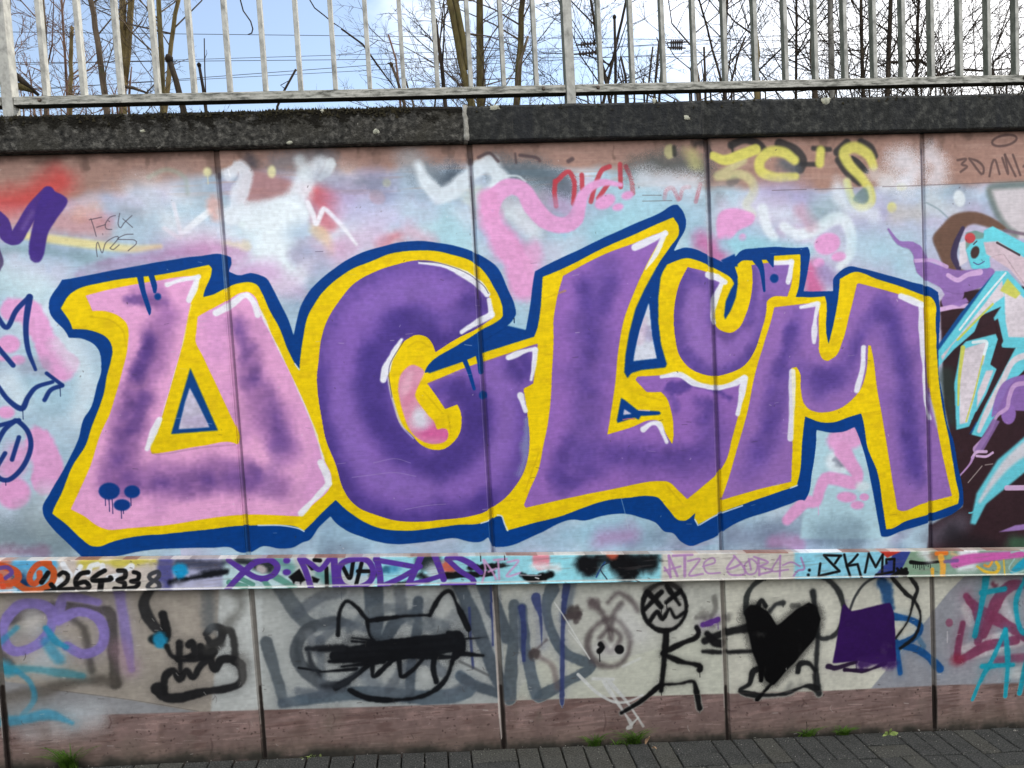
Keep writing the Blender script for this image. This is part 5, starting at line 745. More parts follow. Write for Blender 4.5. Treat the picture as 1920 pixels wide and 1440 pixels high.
def material(name, stops, scale=8, rough=.8, detail=8, stretch=(1, 1, 1), bump=.2, bscale=60, spec=.3, metallic=0, lo=.3, hi=.7, second=None):
    """noise-driven colour ramp (sRGB stops), fine relief; second = (colour, scale, threshold, softness, amount) blotches on top"""
    m = bpy.data.materials.new(name); m.use_nodes = True; n, l = m.node_tree.nodes, m.node_tree.links
    b = n['Principled BSDF']; b.inputs['Roughness'].default_value = rough; b.inputs['Specular IOR Level'].default_value = spec; b.inputs['Metallic'].default_value = metallic
    tcn = n.new('ShaderNodeTexCoord'); mpn = n.new('ShaderNodeMapping'); mpn.inputs['Scale'].default_value = stretch; l.new(tcn.outputs['Object'], mpn.inputs['Vector'])
    nz = n.new('ShaderNodeTexNoise'); nz.inputs['Scale'].default_value = scale; nz.inputs['Detail'].default_value = detail; nz.inputs['Roughness'].default_value = .65; l.new(mpn.outputs[0], nz.inputs['Vector'])
    cr = n.new('ShaderNodeValToRGB'); l.new(nz.outputs['Fac'], cr.inputs['Fac']); e = cr.color_ramp.elements
    k = len(stops); e[0].position, e[0].color = lo, lin(stops[0]); e[1].position, e[1].color = hi, lin(stops[-1])
    for i in range(1, k - 1):
        q = e.new(lo + (hi - lo) * i / (k - 1)); q.color = lin(stops[i])
    col = cr.outputs['Color']
    for sec in (second or ()):
        c2, s2, th, sf, am = sec[:5]
        z2 = n.new('ShaderNodeTexNoise'); z2.inputs['Scale'].default_value = s2; z2.inputs['Detail'].default_value = 6; z2.inputs['Roughness'].default_value = .7
        if len(sec) > 5:
            m2 = n.new('ShaderNodeMapping'); m2.inputs['Scale'].default_value = sec[5]; l.new(tcn.outputs['Object'], m2.inputs['Vector']); l.new(m2.outputs[0], z2.inputs['Vector'])
        else: l.new(tcn.outputs['Object'], z2.inputs['Vector'])
        src = z2.outputs['Fac']
        if len(sec) > 6:      # growth creeping down from a given height
            sx = n.new('ShaderNodeSeparateXYZ'); l.new(tcn.outputs['Object'], sx.inputs[0]); m0 = n.new('ShaderNodeMath'); m0.operation = 'SUBTRACT'; m0.inputs[1].default_value = sec[6]; l.new(sx.outputs['Z'], m0.inputs[0])
            m1 = n.new('ShaderNodeMath'); m1.operation = 'MULTIPLY_ADD'; m1.inputs[1].default_value = sec[7] * .35; l.new(m0.outputs[0], m1.inputs[0]); l.new(src, m1.inputs[2]); src = m1.outputs[0]
        mr = n.new('ShaderNodeMapRange'); mr.inputs['From Min'].default_value = th; mr.inputs['From Max'].default_value = th + sf; mr.inputs['To Max'].default_value = am; l.new(src, mr.inputs['Value'])
        mx = n.new('ShaderNodeMixRGB'); mx.inputs['Color2'].default_value = lin(c2); l.new(mr.outputs[0], mx.inputs['Fac']); l.new(col, mx.inputs['Color1']); col = mx.outputs['Color']
    l.new(col, b.inputs['Base Color'])
    bz = n.new('ShaderNodeTexNoise'); bz.inputs['Scale'].default_value = bscale; bz.inputs['Detail'].default_value = 6; l.new(mpn.outputs[0], bz.inputs['Vector'])
    bp = n.new('ShaderNodeBump'); bp.inputs['Strength'].default_value = bump; bp.inputs['Distance'].default_value = .01; l.new(bz.outputs['Fac'], bp.inputs['Height']); l.new(bp.outputs[0], b.inputs['Normal'])
    return m
def painted(name, c, rough=.5):
    m = bpy.data.materials.new(name); m.use_nodes = True; n, l = m.node_tree.nodes, m.node_tree.links
    b = n['Principled BSDF']; b.inputs['Specular IOR Level'].default_value = .12
    t = n.new('ShaderNodeTexImage'); t.image = c.image(name); t.extension = 'EXTEND'; t.interpolation = 'Linear'
    tcn = n.new('ShaderNodeTexCoord'); mp1 = n.new('ShaderNodeMapping'); mp1.inputs['Scale'].default_value = (5, 5, 60); l.new(tcn.outputs['Object'], mp1.inputs['Vector'])
    z1 = n.new('ShaderNodeTexNoise'); z1.inputs['Scale'].default_value = 3; z1.inputs['Detail'].default_value = 8; l.new(mp1.outputs[0], z1.inputs['Vector'])
    z2 = n.new('ShaderNodeTexNoise'); z2.inputs['Scale'].default_value = 160; z2.inputs['Detail'].default_value = 4; l.new(tcn.outputs['Object'], z2.inputs['Vector'])
    z3 = n.new('ShaderNodeTexNoise'); z3.inputs['Scale'].default_value = 2.2; z3.inputs['Detail'].default_value = 5; l.new(tcn.outputs['Object'], z3.inputs['Vector'])
    # slight unevenness of the coat: grain and wear
    ma = n.new('ShaderNodeMath'); ma.operation = 'MULTIPLY_ADD'; ma.inputs[1].default_value = .08; ma.inputs[2].default_value = .96; l.new(z1.outputs['Fac'], ma.inputs[0])
    mx = n.new('ShaderNodeMixRGB'); mx.blend_type = 'MULTIPLY'; mx.inputs['Fac'].default_value = 1; l.new(t.outputs['Color'], mx.inputs['Color1']); l.new(ma.outputs[0], mx.inputs['Color2']); l.new(mx.outputs['Color'], b.inputs['Base Color'])
    mr = n.new('ShaderNodeMapRange'); mr.inputs['To Min'].default_value = rough - .12; mr.inputs['To Max'].default_value = rough + .2; l.new(z3.outputs['Fac'], mr.inputs['Value']); l.new(mr.outputs[0], b.inputs['Roughness'])
    ad = n.new('ShaderNodeMath'); ad.operation = 'MULTIPLY_ADD'; ad.inputs[1].default_value = .5; l.new(z2.outputs['Fac'], ad.inputs[0]); l.new(z1.outputs['Fac'], ad.inputs[2])
    bp = n.new('ShaderNodeBump'); bp.inputs['Strength'].default_value = .16; bp.inputs['Distance'].default_value = .004; l.new(ad.outputs[0], bp.inputs['Height']); l.new(bp.outputs[0], b.inputs['Normal'])
    return m
PAINT = painted('sprayed_wall_paint', wall); RAILP = painted('sprayed_rail_paint', rail_c, .42)
PLAIN = material('plain_wall_paint', [(150, 118, 110), (172, 140, 130)], 5, bump=.2)
GREYC = material('plain_grey_concrete', [(126, 126, 124), (150, 150, 147)], 5, bump=.2)
COPING_A = material('lichened_concrete', [(26, 26, 25), (60, 59, 56), (108, 106, 100)], 42, .95, 10, bump=.8, bscale=120, spec=.15, lo=.34, hi=.7, second=[((58, 56, 50), 5, .47, .16, .75), ((20, 18, 13), 15, .50, .07, .92, (1, 1, 1.3), 2.845, 9), ((22, 20, 16), 60, .62, .06, .8), ((160, 158, 148), 14, .70, .03, .75)])
COPING_B = material('sooty_concrete', [(26, 27, 27), (46, 47, 46), (82, 82, 78)], 34, .95, 10, bump=.7, bscale=100, spec=.2, lo=.3, hi=.72, second=[((36, 38, 42), 3, .45, .2, .7, (3, 1, .4)), ((96, 94, 88), 4, .62, .1, .4, (6, 1, .5)), ((150, 148, 140), 14, .72, .03, .6)])
MORTAR = material('old_mortar', [(120, 118, 110), (168, 166, 158)], 30, .9, bump=.6)
STEEL = material('weathered_white_steel', [(112, 112, 107), (150, 150, 144), (172, 172, 165)], 9, .55, 8, (3, 3, 2), bump=.1, bscale=90, spec=.4, lo=.32, hi=.6, second=[((104, 104, 96), 60, .58, .12, .3), ((90, 90, 80), 4, .64, .1, .4)])
RAILSTEEL = material('lichened_rail_steel', [(76, 76, 70), (142, 142, 134), (174, 173, 165)], 34, .65, 10, (.5, 1, 3), bump=.25, bscale=90, spec=.35, lo=.36, hi=.6, second=[((50, 50, 42), 22, .55, .1, .75, (.35, 1, 2)), ((60, 60, 46), 60, .58, .08, .6), ((196, 194, 184), 18, .62, .1, .5)])
BOLT = material('rusty_bolt', [(62, 54, 48), (110, 100, 90)], 60, .6, metallic=.6)
PAVE = material('charcoal_paver', [(46, 47, 47), (74, 75, 73), (116, 116, 111)], 130, .92, 6, bump=.9, bscale=260, spec=.2, lo=.32, hi=.72, second=[((40, 41, 42), 9, .5, .2, .5), ((120, 118, 110), 90, .7, .05, .35)])
PAVE2 = material('worn_paver', [(54, 54, 52), (84, 84, 79), (120, 118, 110)], 120, .92, 6, bump=.9, bscale=260, spec=.2, lo=.32, hi=.72, second=[((58, 54, 46), 5, .52, .2, .4)])
SAND = material('joint_sand', [(18, 18, 17), (38, 37, 33)], 40, 1, bump=.8)
EARTH = material('embankment_soil', [(60, 52, 38), (92, 86, 58), (70, 78, 40)], 6, 1, bump=.8)
FILL = material('joint_sealant', [(44, 40, 38), (70, 66, 62)], 20, .8)
MOSS = material('dry_moss', [(20, 19, 12), (38, 35, 22), (56, 50, 32)], 60, 1)
LICHEN = material('pale_lichen', [(120, 122, 108), (176, 176, 160), (150, 146, 120)], 70, 1, bump=.9)
BARKS = {k: material(k, c, 20, .95, 8, (1, 1, .25), bump=.9, bscale=70, spec=.1, second=s) for k, c, s in (
    ('olive_bark', [(48, 42, 30), (84, 76, 50), (112, 102, 70)], [((70, 74, 44), 6, .52, .15, .5)]), ('brown_bark', [(50, 43, 38), (80, 70, 60), (110, 98, 84)], [((80, 84, 60), 6, .58, .1, .4)]),
    ('dark_bark', [(30, 26, 24), (52, 46, 40), (74, 66, 56)], None), ('yellow_bark', [(62, 54, 38), (100, 88, 60), (128, 114, 84)], [((84, 84, 52), 8, .55, .15, .4)]),
    ('grey_bark', [(62, 60, 58), (100, 98, 94), (132, 130, 124)], [((40, 38, 36), 14, .55, .1, .6, (1, 1, 2))]), ('red_twig', [(72, 54, 48), (106, 84, 74), (130, 108, 94)], None))}
CUT = material('cut_wood', [(150, 120, 84), (186, 156, 112)], 40, .9)
BLADE_G = material('weed_green', [(40, 66, 16), (70, 104, 28), (96, 124, 44)], 30, .6, bump=.1, spec=.3)
LEAF_G = material('pale_leaf_green', [(104, 128, 60), (138, 156, 84), (158, 170, 104)], 24, .5, bump=.2, spec=.4)
DRYLEAF = material('dry_leaf_brown', [(140, 108, 84), (182, 150, 120), (206, 184, 160)], 40, .8, bump=.3)
WIRE = material('wire_metal', [(40, 44, 50), (60, 62, 66)], 10, .5, metallic=.5)
GLAZE = material('insulator_glaze', [(44, 40, 44), (74, 66, 66)], 10, .3)

# ------------------------------------------------------------------ ramp geometry
SLOPE = -0.0815
def ground_z(x): return SLOPE * (x - 1.061) - 0.001
def cop_bot(x): return 2.756
def cop_top(x): return 2.903 + 0.0045 * (x - 0.5)
JX = [-4.20, -3.15, -2.10, -1.052, 0.0, 1.0765, 2.1635, 3.2385, 4.31, 5.39, 6.47, 7.55, 8.63, 9.71, 10.8]
W0 = empty('retaining_wall')
tag(W0, 'long concrete retaining wall covered with the big purple and yellow graffiti mural', 'wall')
JW = .0100
YO = [0, .001, 0, .0022, 0, .0018, .0006, .0026, .0004, .001, 0, .002, 0, .001]
for i in range(len(JX) - 1):
    a, b = JX[i] + JW, JX[i + 1] - JW
    m = MB(); m.box(a, b, YO[i], .14, ground_z(b) - .35, 2.7545)
    m.build('panel', PAINT if -2.2 < a and b < 5.5 else PLAIN, W0, bevel=.0055, seg=2, planar=wall)
for x in JX[1:-1]:
    m = MB(); m.box(x - JW - .001, x + JW + .001,   .013, .03, ground_z(x) - .3, 2.752); m.build('joint_strip', PAINT if -2.2 < x < 5.5 else FILL, W0, planar=wall)

# the painted figures: thin coats of paint, cut where the panel joints run through them
def coat(name, ids, label, lift=.0009):
    q = 2; pm = np.isin(wall.pid, ids)[::q, ::q]; st = q / wall.res; mb = MB()
    xs = wall.x0 + np.arange(pm.shape[1] + 1) * st
    cellx = (xs[:-1] + xs[1:]) / 2
    ok = np.ones(pm.shape[1], bool)
    for x in JX: ok &= np.abs(cellx - x) > JW + .0065
    pm = pm & ok[None]
    for r in np.nonzero(pm.any(1))[0]:
        d = np.diff(np.concatenate([[0], pm[r].astype(np.int8), [0]])); s0, s1 = np.nonzero(d == 1)[0], np.nonzero(d == -1)[0]
        zt, zb = wall.z1 - r * st, wall.z1 - (r + 1) * st
        for u, w in zip(s0, s1):
            n = len(mb.v); yl = YO[max(k for k in range(len(YO)) if JX[k] < (xs[u] + xs[w]) / 2)] - lift; mb.v += [(xs[u], yl, zb), (xs[w], yl, zb), (xs[w], yl, zt), (xs[u], yl, zt)]; mb.f.append((n, n + 1, n + 2, n + 3))
    o = mb.build(name, PAINT, W0, planar=wall); o['label'] = label
coat('painted_letter', [1], 'pink and lilac graffiti letter D outlined in yellow and blue')
coat('painted_letter', [2], 'round dark purple graffiti letter G with a pink middle')
coat('painted_letter', [3], 'tall lilac graffiti letter L with a slanting top')
coat('painted_letter', [4], 'small purple graffiti letter u tucked between two larger letters')
coat('painted_letter', [5], 'wide lilac graffiti letter M at the end of the word')
coat('painted_heart', [6], 'solid black sprayed heart below the rail')
coat('painted_block', [7], 'flat dark purple sprayed block beside the black heart')
coat('painted_cat_face', [8], 'black outlined cat face with its eyes crossed out by a thick bar')
coat('painted_figure', [9], 'black stick figure with crossed out eyes in a round head')
coat('painted_jaw', [10], 'black scribbled creature with a toothy open jaw')
coat('painted_creature', [11], 'turquoise, brown and violet creature cut off by the edge of the view')

# coping of two weathered slabs in view
def slab(x0, x1, mat, seed):
    rnd = random.Random(seed); n = max(8, int((x1 - x0) / .06)); mb = MB()
    prof = [(-.046, 0, 0), (-.05, .004, 0), (-.05, 0, 1), (-.042, .004, 2), (.33, .0, 2), (.33, 0, 0)]
    for i in range(n + 1):
        x = x0 + (x1 - x0) * i / n; zb, zt = cop_bot(x), cop_top(x); j = rnd.uniform(-.0025, .0025); j2 = rnd.uniform(-.002, .002)
        mb.v += [(x, -.045, zb), (x, -.05 + j2, zb + .005), (x, -.05 + j2, zt - .012 + j), (x, -.04, zt + j), (x, .33, zt - .01), (x, .33, zb)]
    for i in range(n):
        for k in range(6):
            a, b = i * 6 + k, i * 6 + (k + 1) % 6; mb.f.append((a, a + 6, b + 6, b))
    mb.f += [tuple(range(6)), tuple(range(n * 6, n * 6 + 6))[::-1]]
    o = mb.build('coping_slab', mat, W0); o.data.materials.append(MOSS)
    for i, p in enumerate(o.data.polygons):
        if i < n * 6 and i % 6 == 3: p.material_index = 1
    return o
s1 = slab(-1.95, 1.052, COPING_A, 1); s2 = slab(1.070, 4.07, COPING_B, 2)
s1['label'] = 'lichen speckled coping slab with mossy top edge'; s2['label'] = 'sooty dark grey coping slab'
slab(-4.2, -1.965, COPING_B, 3); slab(4.085, 7.2, COPING_B, 4); slab(7.215, 10.8, COPING_B, 5)
mb = MB(); rnd = random.Random(5); P = []
for i in range(9): P.append((1.061 + rnd.uniform(-.003, .003), -.049, 2.757 + (cop_top(1) - 2.757) * i / 8))
mb.tube(P, [.012, .0135, .011, .012, .010, .0115, .010, .009, .012], 7); mb.build('mortar_joint', MORTAR, s1, smooth=True)
mb = MB(); mb.box(1.0515, 1.0705, -.03, .32, 2.758, 2.895); mb.build('mortar_bed', MORTAR, s1)
def lump(px, py, w, h, parent):
    p = at(px, py, -.052); mb = MB(); rnd = random.Random(px); R, A = 4, 12
    mb.v.append((p.x, p.y - .003, p.z))
    for r in range(1, R + 1):
        for a in range(A):
            t = 2 * math.pi * a / A; q = r / R * rnd.uniform(.5, 1.2)
            mb.v.append((p.x + w * q * math.cos(t), p.y - .0025 * (1 - (r / R) ** 2) + rnd.uniform(-.001, .001) + (.003 if r == R else 0), p.z + h * q * math.sin(t)))
    for a in range(A): mb.f.append((0, 1 + (a + 1) % A, 1 + a))
    for r in range(R - 1):
        for a in range(A): i, j = 1 + r * A, 1 + (r + 1) * A; mb.f.append((i + a, i + (a + 1) % A, j + (a + 1) % A, j + a))
    mb.build('lichen_patch', LICHEN, parent, smooth=True)
lump(928, 201, .026, .015, s2); lump(1228, 189, .015, .013, s2); lump(1550, 188, .03, .018, s2); lump(705, 246, .016, .012, s1); lump(543, 267, .014, .010, s1); lump(1288, 221, .02, .012, s2); lump(605, 208, .014, .008, s1); lump(267, 246, .014, .008, s1)
# moss along the front arris
rnd = random.Random(12); mb = MB()
for k in range(1500):
    x = rnd.choice([rnd.uniform(-1.0, .75), rnd.uniform(-1.0, .55), rnd.uniform(.2, .6), rnd.gauss(.72, .06), rnd.uniform(-1.9, 4)]); y = rnd.uniform(-.05, .0); z = cop_top(x) - .004
    if rnd.random() < .25: y = -.051; z -= abs(rnd.gauss(0, .014))
    s = rnd.uniform(.003, .009); h = rnd.uniform(.004, .013); a = rnd.uniform(0, 6.3)
    n = len(mb.v); mb.v += [(x + s * math.cos(a + t), y + s * math.sin(a + t) * .6, z - .004 + rnd.uniform(-.002, .002)) for t in (0, 1.57, 3.14, 4.71)] + [(x + rnd.uniform(-.004, .004), y + rnd.uniform(-.006, .003), z + h)]
    mb.f += [(n, n + 1, n + 4), (n + 1, n + 2, n + 4), (n + 2, n + 3, n + 4), (n + 3, n, n + 4)]
for k in range(260):
    x = rnd.choice([rnd.uniform(.3, .62), rnd.uniform(-.9, .7), rnd.gauss(.74, .03)]); y = rnd.uniform(-.045, 0); z = cop_top(x); dx, hh = rnd.uniform(-.02, .02), rnd.uniform(.008, .028)
    n = len(mb.v); mb.v += [(x - .0009, y, z - .002), (x + .0009, y, z - .002), (x + dx, y - .004, z + hh)]; mb.f.append((n, n + 1, n + 2))
moss = mb.build('moss', MOSS); tag(moss, 'dark dry moss growing along the top edge of the coping', 'moss', kind='stuff')

# ------------------------------------------------------------------ rail board along the wall
def board_z(x): return 1.0835 - 0.0807 * (x + .984), .948 - .0783 * (x + .996)
mb = MB(); n = 60
for i in range(n + 1):
    x = -4.0 + 11.0 * i / n; zt, zb = board_z(x); w = random.Random(i).uniform(-.0006, .0006)
    mb.v += [(x, -.001, zt + .002), (x, -.041, zt + .001 + w), (x, -.0445, zt - .003 + w), (x, -.045, zt - .008), (x, -.045 + w, zb + .006), (x, -.048, zb + .004), (x, -.048, zb), (x, -.001, zb - .001)]
for i in range(n):
    for k in range(8):
        a, b = i * 8 + k, i * 8 + (k + 1) % 8; mb.f.append((a, a + 8, b + 8, b))
mb.f += [tuple(range(8)), tuple(range(n * 8, n * 8 + 8))[::-1]]
board = mb.build('rail_board', RAILP, planar=rail_c)
tag(board, 'long narrow rail board with scrawled tags and numbers fixed along the wall under the mural', 'rail')

# ------------------------------------------------------------------ railing on the coping
FY = .08
def frail(x): return 3.0235 + .0065 * x
fence = empty('railing', (0, FY, 2.9)); tag(fence, 'pale weathered steel railing with upright bars standing on the wall', 'railing')
UNDER_SHADE = material('underside_shade', [(16, 16, 15), (30, 30, 27)], 30, .95)
SIDE_SHADE = material('shaded_side_steel', [(62, 66, 58), (92, 95, 86), (120, 121, 112)], 14, .8, 8, (3, 3, 1), bump=.2)
def fpart(mb, name, mat, **k):
    o = mb.build(name, mat, fence, **k)
    if name in ('bar', 'post'):      # shade painted in: darker steel on faces turned from the sun
        o.data.materials.append(SIDE_SHADE)
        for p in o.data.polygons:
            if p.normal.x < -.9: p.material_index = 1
    if name == 'bottom_rail':        # shade under the rail painted in as a black material
        o.data.materials.append(UNDER_SHADE)
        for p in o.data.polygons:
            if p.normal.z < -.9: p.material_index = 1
    o.matrix_parent_inverse = Matrix.Translation((0, -FY, -2.9)); return o
TOPZ = 3.98
posts = [-.847 + 2.41 * k for k in range(-1, 5)]
for x in posts:
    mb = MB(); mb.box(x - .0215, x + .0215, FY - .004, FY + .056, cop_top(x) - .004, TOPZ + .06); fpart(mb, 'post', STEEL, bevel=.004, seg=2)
    mb = MB(); mb.box(x - .0235, x + .0235, FY - .006, FY + .058, TOPZ + .0605, TOPZ + .068); fpart(mb, 'post_cap', STEEL, bevel=.002)
for i in range(len(posts) - 1):
    a, b = posts[i] + .0225, posts[i + 1] - .0225
    for nm, z0 in (('bottom_rail', None), ('top_rail', TOPZ)):
        mb = MB(); za, zb = (frail(a), frail(b)) if z0 is None else (z0 + .03, z0 + .03)
        h = .038
        mb.box(a, b, FY, FY + .05, 0, 1)
        mb.v = [(x, y, (za if x == a else zb) - h * (1 - z)) for x, y, z in mb.v]
        fpart(mb, nm, RAILSTEEL if z0 is None else STEEL, bevel=.003, seg=1)
    if i < 4:
        for px in (a + .105, b - .105):
            c0 = Vector((px, FY - .001, frail(px) - .017)); mb = MB(); mb.tube([c0, c0 + Vector((0, -.003, 0)), c0 + Vector((0, -.0085, 0))], [.0085, .0085, .006], 8); fpart(mb, 'bolt', BOLT)
    x = posts[i] + .148; k = 0
    rb = random.Random(i)
    bar_me = None
    for k in range(15):
        bx = x + k * .1505; mb = MB(); lean = rb.uniform(-.002, .002)
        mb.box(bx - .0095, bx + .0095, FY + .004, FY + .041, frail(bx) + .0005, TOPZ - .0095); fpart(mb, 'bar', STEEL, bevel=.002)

# ------------------------------------------------------------------ ground
g = MB(); GX = [-40, -8, 11, 40]
g.v = [(x, y, ground_z(min(max(x, -8), 11)) - .030) for x in GX for y in (-60, .3)]
g.f = [(0, 2, 3, 1), (2, 4, 5, 3), (4, 6, 7, 5)]
pv = g.build('pavement', SAND); tag(pv, 'charcoal concrete block pavement sloping along the foot of the wall', kind='structure')
# blocks: headers against the wall, some laid lengthwise
def paver_mesh(name, lx, ly, seed, mat):
    rnd = random.Random(seed); h = .06; e = .005; mb = MB(); J = lambda: rnd.uniform(-.0012, .0012)
    x, y = lx / 2, ly / 2
    ring = lambda dx, z: [(sx * (x - dx) + J(), sy * (y - dx) + J(), z) for sx, sy in ((-1, -1), (1, -1), (1, 1), (-1, 1))]
    mb.v = ring(0, -h) + ring(0, -e) + ring(e * .35, -e * .35) + ring(e, 0)
    for r in range(3):
        for k in range(4): mb.f.append((r * 4 + k, r * 4 + (k + 1) % 4, r * 4 + 4 + (k + 1) % 4, r * 4 + 4 + k))
    mb.f.append((12, 13, 14, 15))
    me = bpy.data.meshes.new(name); me.from_pydata(mb.v, [], mb.f); me.update(); me.materials.append(mat); return me
heads = [paver_mesh('paver', .0975, .199, s, (PAVE, PAVE2)[s % 3 == 2]) for s in range(6)]; longs = [paver_mesh('paver', .2025, .0965, 20 + s, (PAVE, PAVE2)[s % 2]) for s in range(4)]
ang = math.atan(SLOPE); ca = math.cos(ang); rnd = random.Random(77); RY = Matrix.Rotation(-ang, 4, 'Y')
def lay(me, x, y):
    o = bpy.data.objects.new('paver', me); C.objects.link(o); o.parent = pv
    o.matrix_world = Matrix.Translation((x, y, ground_z(x) + rnd.uniform(-.003, .0015))) @ RY @ Matrix.Rotation(rnd.gauss(0, .006), 4, 'Z') @ Matrix.Rotation(rnd.gauss(0, .008), 4, 'X') @ Matrix.Rotation(rnd.gauss(0, .008), 4, 'Y') @ Matrix.Rotation(math.pi * rnd.randint(0, 1), 4, 'Z')
pitch = .1047 * ca
cnt = 0
def row(y, off, x0, x1, long_at):
    global cnt
    k = 0; x = x0 + off
    while x < x1:
        if any(abs(x - q) < pitch * .5 for q in long_at):
            lay(rnd.choice(longs), x + pitch * .5, y + .0515); lay(rnd.choice(longs), x + pitch * .5, y - .0515); x += 2 * pitch; cnt += 2
        else: lay(rnd.choice(heads), x, y); x += pitch; cnt += 1
row(-.112, .0, -1.22, 4.7, (at(500, 1420, -.1).x, at(565, 1420, -.1).x, at(920, 1410, -.1).x, at(1290, 1395, -.1).x, 2.9, -.75))
row(-.318, .0, -1.22, 4.7, (1.5, 2.55, .3, 3.4)); row(-.524, .0, -1.22, 4.7, (.9, 2.0)); row(-.730, .0, -1.22, 4.7, (.4,)); 
far = bpy.data.materials.new('far_pavers'); far.use_nodes = True; fn, fl = far.node_tree.nodes, far.node_tree.links
bt = fn.new('ShaderNodeTexBrick'); bt.inputs['Color1'].default_value = lin((92, 92, 90)); bt.inputs['Color2'].default_value = lin((104, 103, 99)); bt.inputs['Mortar'].default_value = lin((26, 26, 25)); bt.inputs['Scale'].default_value = 1; bt.inputs['Brick Width'].default_value = .206; bt.inputs['Row Height'].default_value = .105; bt.inputs['Mortar Size'].default_value = .004
ft = fn.new('ShaderNodeTexCoord'); fl.new(ft.outputs['Object'], bt.inputs['Vector']); fl.new(bt.outputs['Color'], fn['Principled BSDF'].inputs['Base Color']); fn['Principled BSDF'].inputs['Roughness'].default_value = .9
g = MB(); g.v = [(x, y, ground_z(min(max(x, -8), 11)) - .003) for x in GX for y in (-60, -.838)]; g.f = [(0, 2, 3, 1), (2, 4, 5, 3), (4, 6, 7, 5)]
o = g.build('far_pavement', far, pv)
blocker = empty('light_block_wall', (0, -6.4, 0)); tag(blocker, 'plain concrete wall added unseen behind the viewer to block low light', 'wall')  # added out of view to cut low sky light on the lower wall
for k in range(-6, 9):
    mb = MB(); a, b = k * 2.0 + .01, k * 2.0 + 1.99; mb.box(a, b, -6.65, -6.4, ground_z(min(max(b, -8), 11)) - .4, 3.3); o = mb.build('panel', GREYC, blocker, bevel=.008); o.matrix_parent_inverse = Matrix.Translation((0, 6.4, 0))
mb = MB(); mb.box(-12.0, 18.0, -6.75, -6.35, 3.303, 3.45); o = mb.build('coping', COPING_B, blocker, bevel=.01); o.matrix_parent_inverse = Matrix.Translation((0, 6.4, 0))
emb = MB(); rnd = random.Random(4); NX, NY = 40, 24
for i in range(NX + 1):
    for j in range(NY + 1):
        x = -30 + 64 * i / NX; y = .36 + 40 * (j / NY) ** 1.5; emb.v.append((x, y, 2.68 + (rnd.uniform(-.06, .06) if j else 0)))
for i in range(NX):
    for j in range(NY): a = i * (NY + 1) + j; emb.f.append((a, a + NY + 1, a + NY + 2, a + 1))
emb.v += [(-30, .36, -1.5), (34, .36, -1.5)]; L = len(emb.v); emb.f.append((0, L - 2, L - 1, NX * (NY + 1)))
tag(emb.build('embankment', EARTH, smooth=True), 'soil bank behind the retaining wall', kind='structure')
# ------------------------------------------------------------------ bare trees and stems behind the railing
def grow(mb, p, d, length, r, depth, rnd, spread=.6, sides=4, kids=(4, 7), droop=0.0):
    n = 3 if depth else 2; pts, rad = [p.copy()], [r]; q = p.copy(); v = d.normalized()
    for i in range(n):
        v = (v + Vector((rnd.gauss(0, .22), rnd.gauss(0, .2), rnd.gauss(.03 - droop, .18)))).normalized(); q = q + v * (length / n); pts.append(q.copy()); rad.append(r * (1 - .72 * (i + 1) / n))
    mb.tube(pts, rad, sides if depth > 1 else 3, cap=False)
    if depth:
        for _ in range(rnd.randint(*kids)):
            t = rnd.uniform(.2, 1) * n; i = min(int(t), n - 1); s = pts[i].lerp(pts[i + 1], t - i)
            side = v.cross(Vector((rnd.gauss(0, 1), rnd.gauss(0, 1), rnd.gauss(0, 1)))).normalized()
            grow(mb, s, v * rnd.uniform(.5, 1) + side * rnd.uniform(spread * .7, spread * 1.6), length * rnd.uniform(.24, .55), max(r * .5, .0015), depth - 1, rnd, spread, sides, kids, droop)
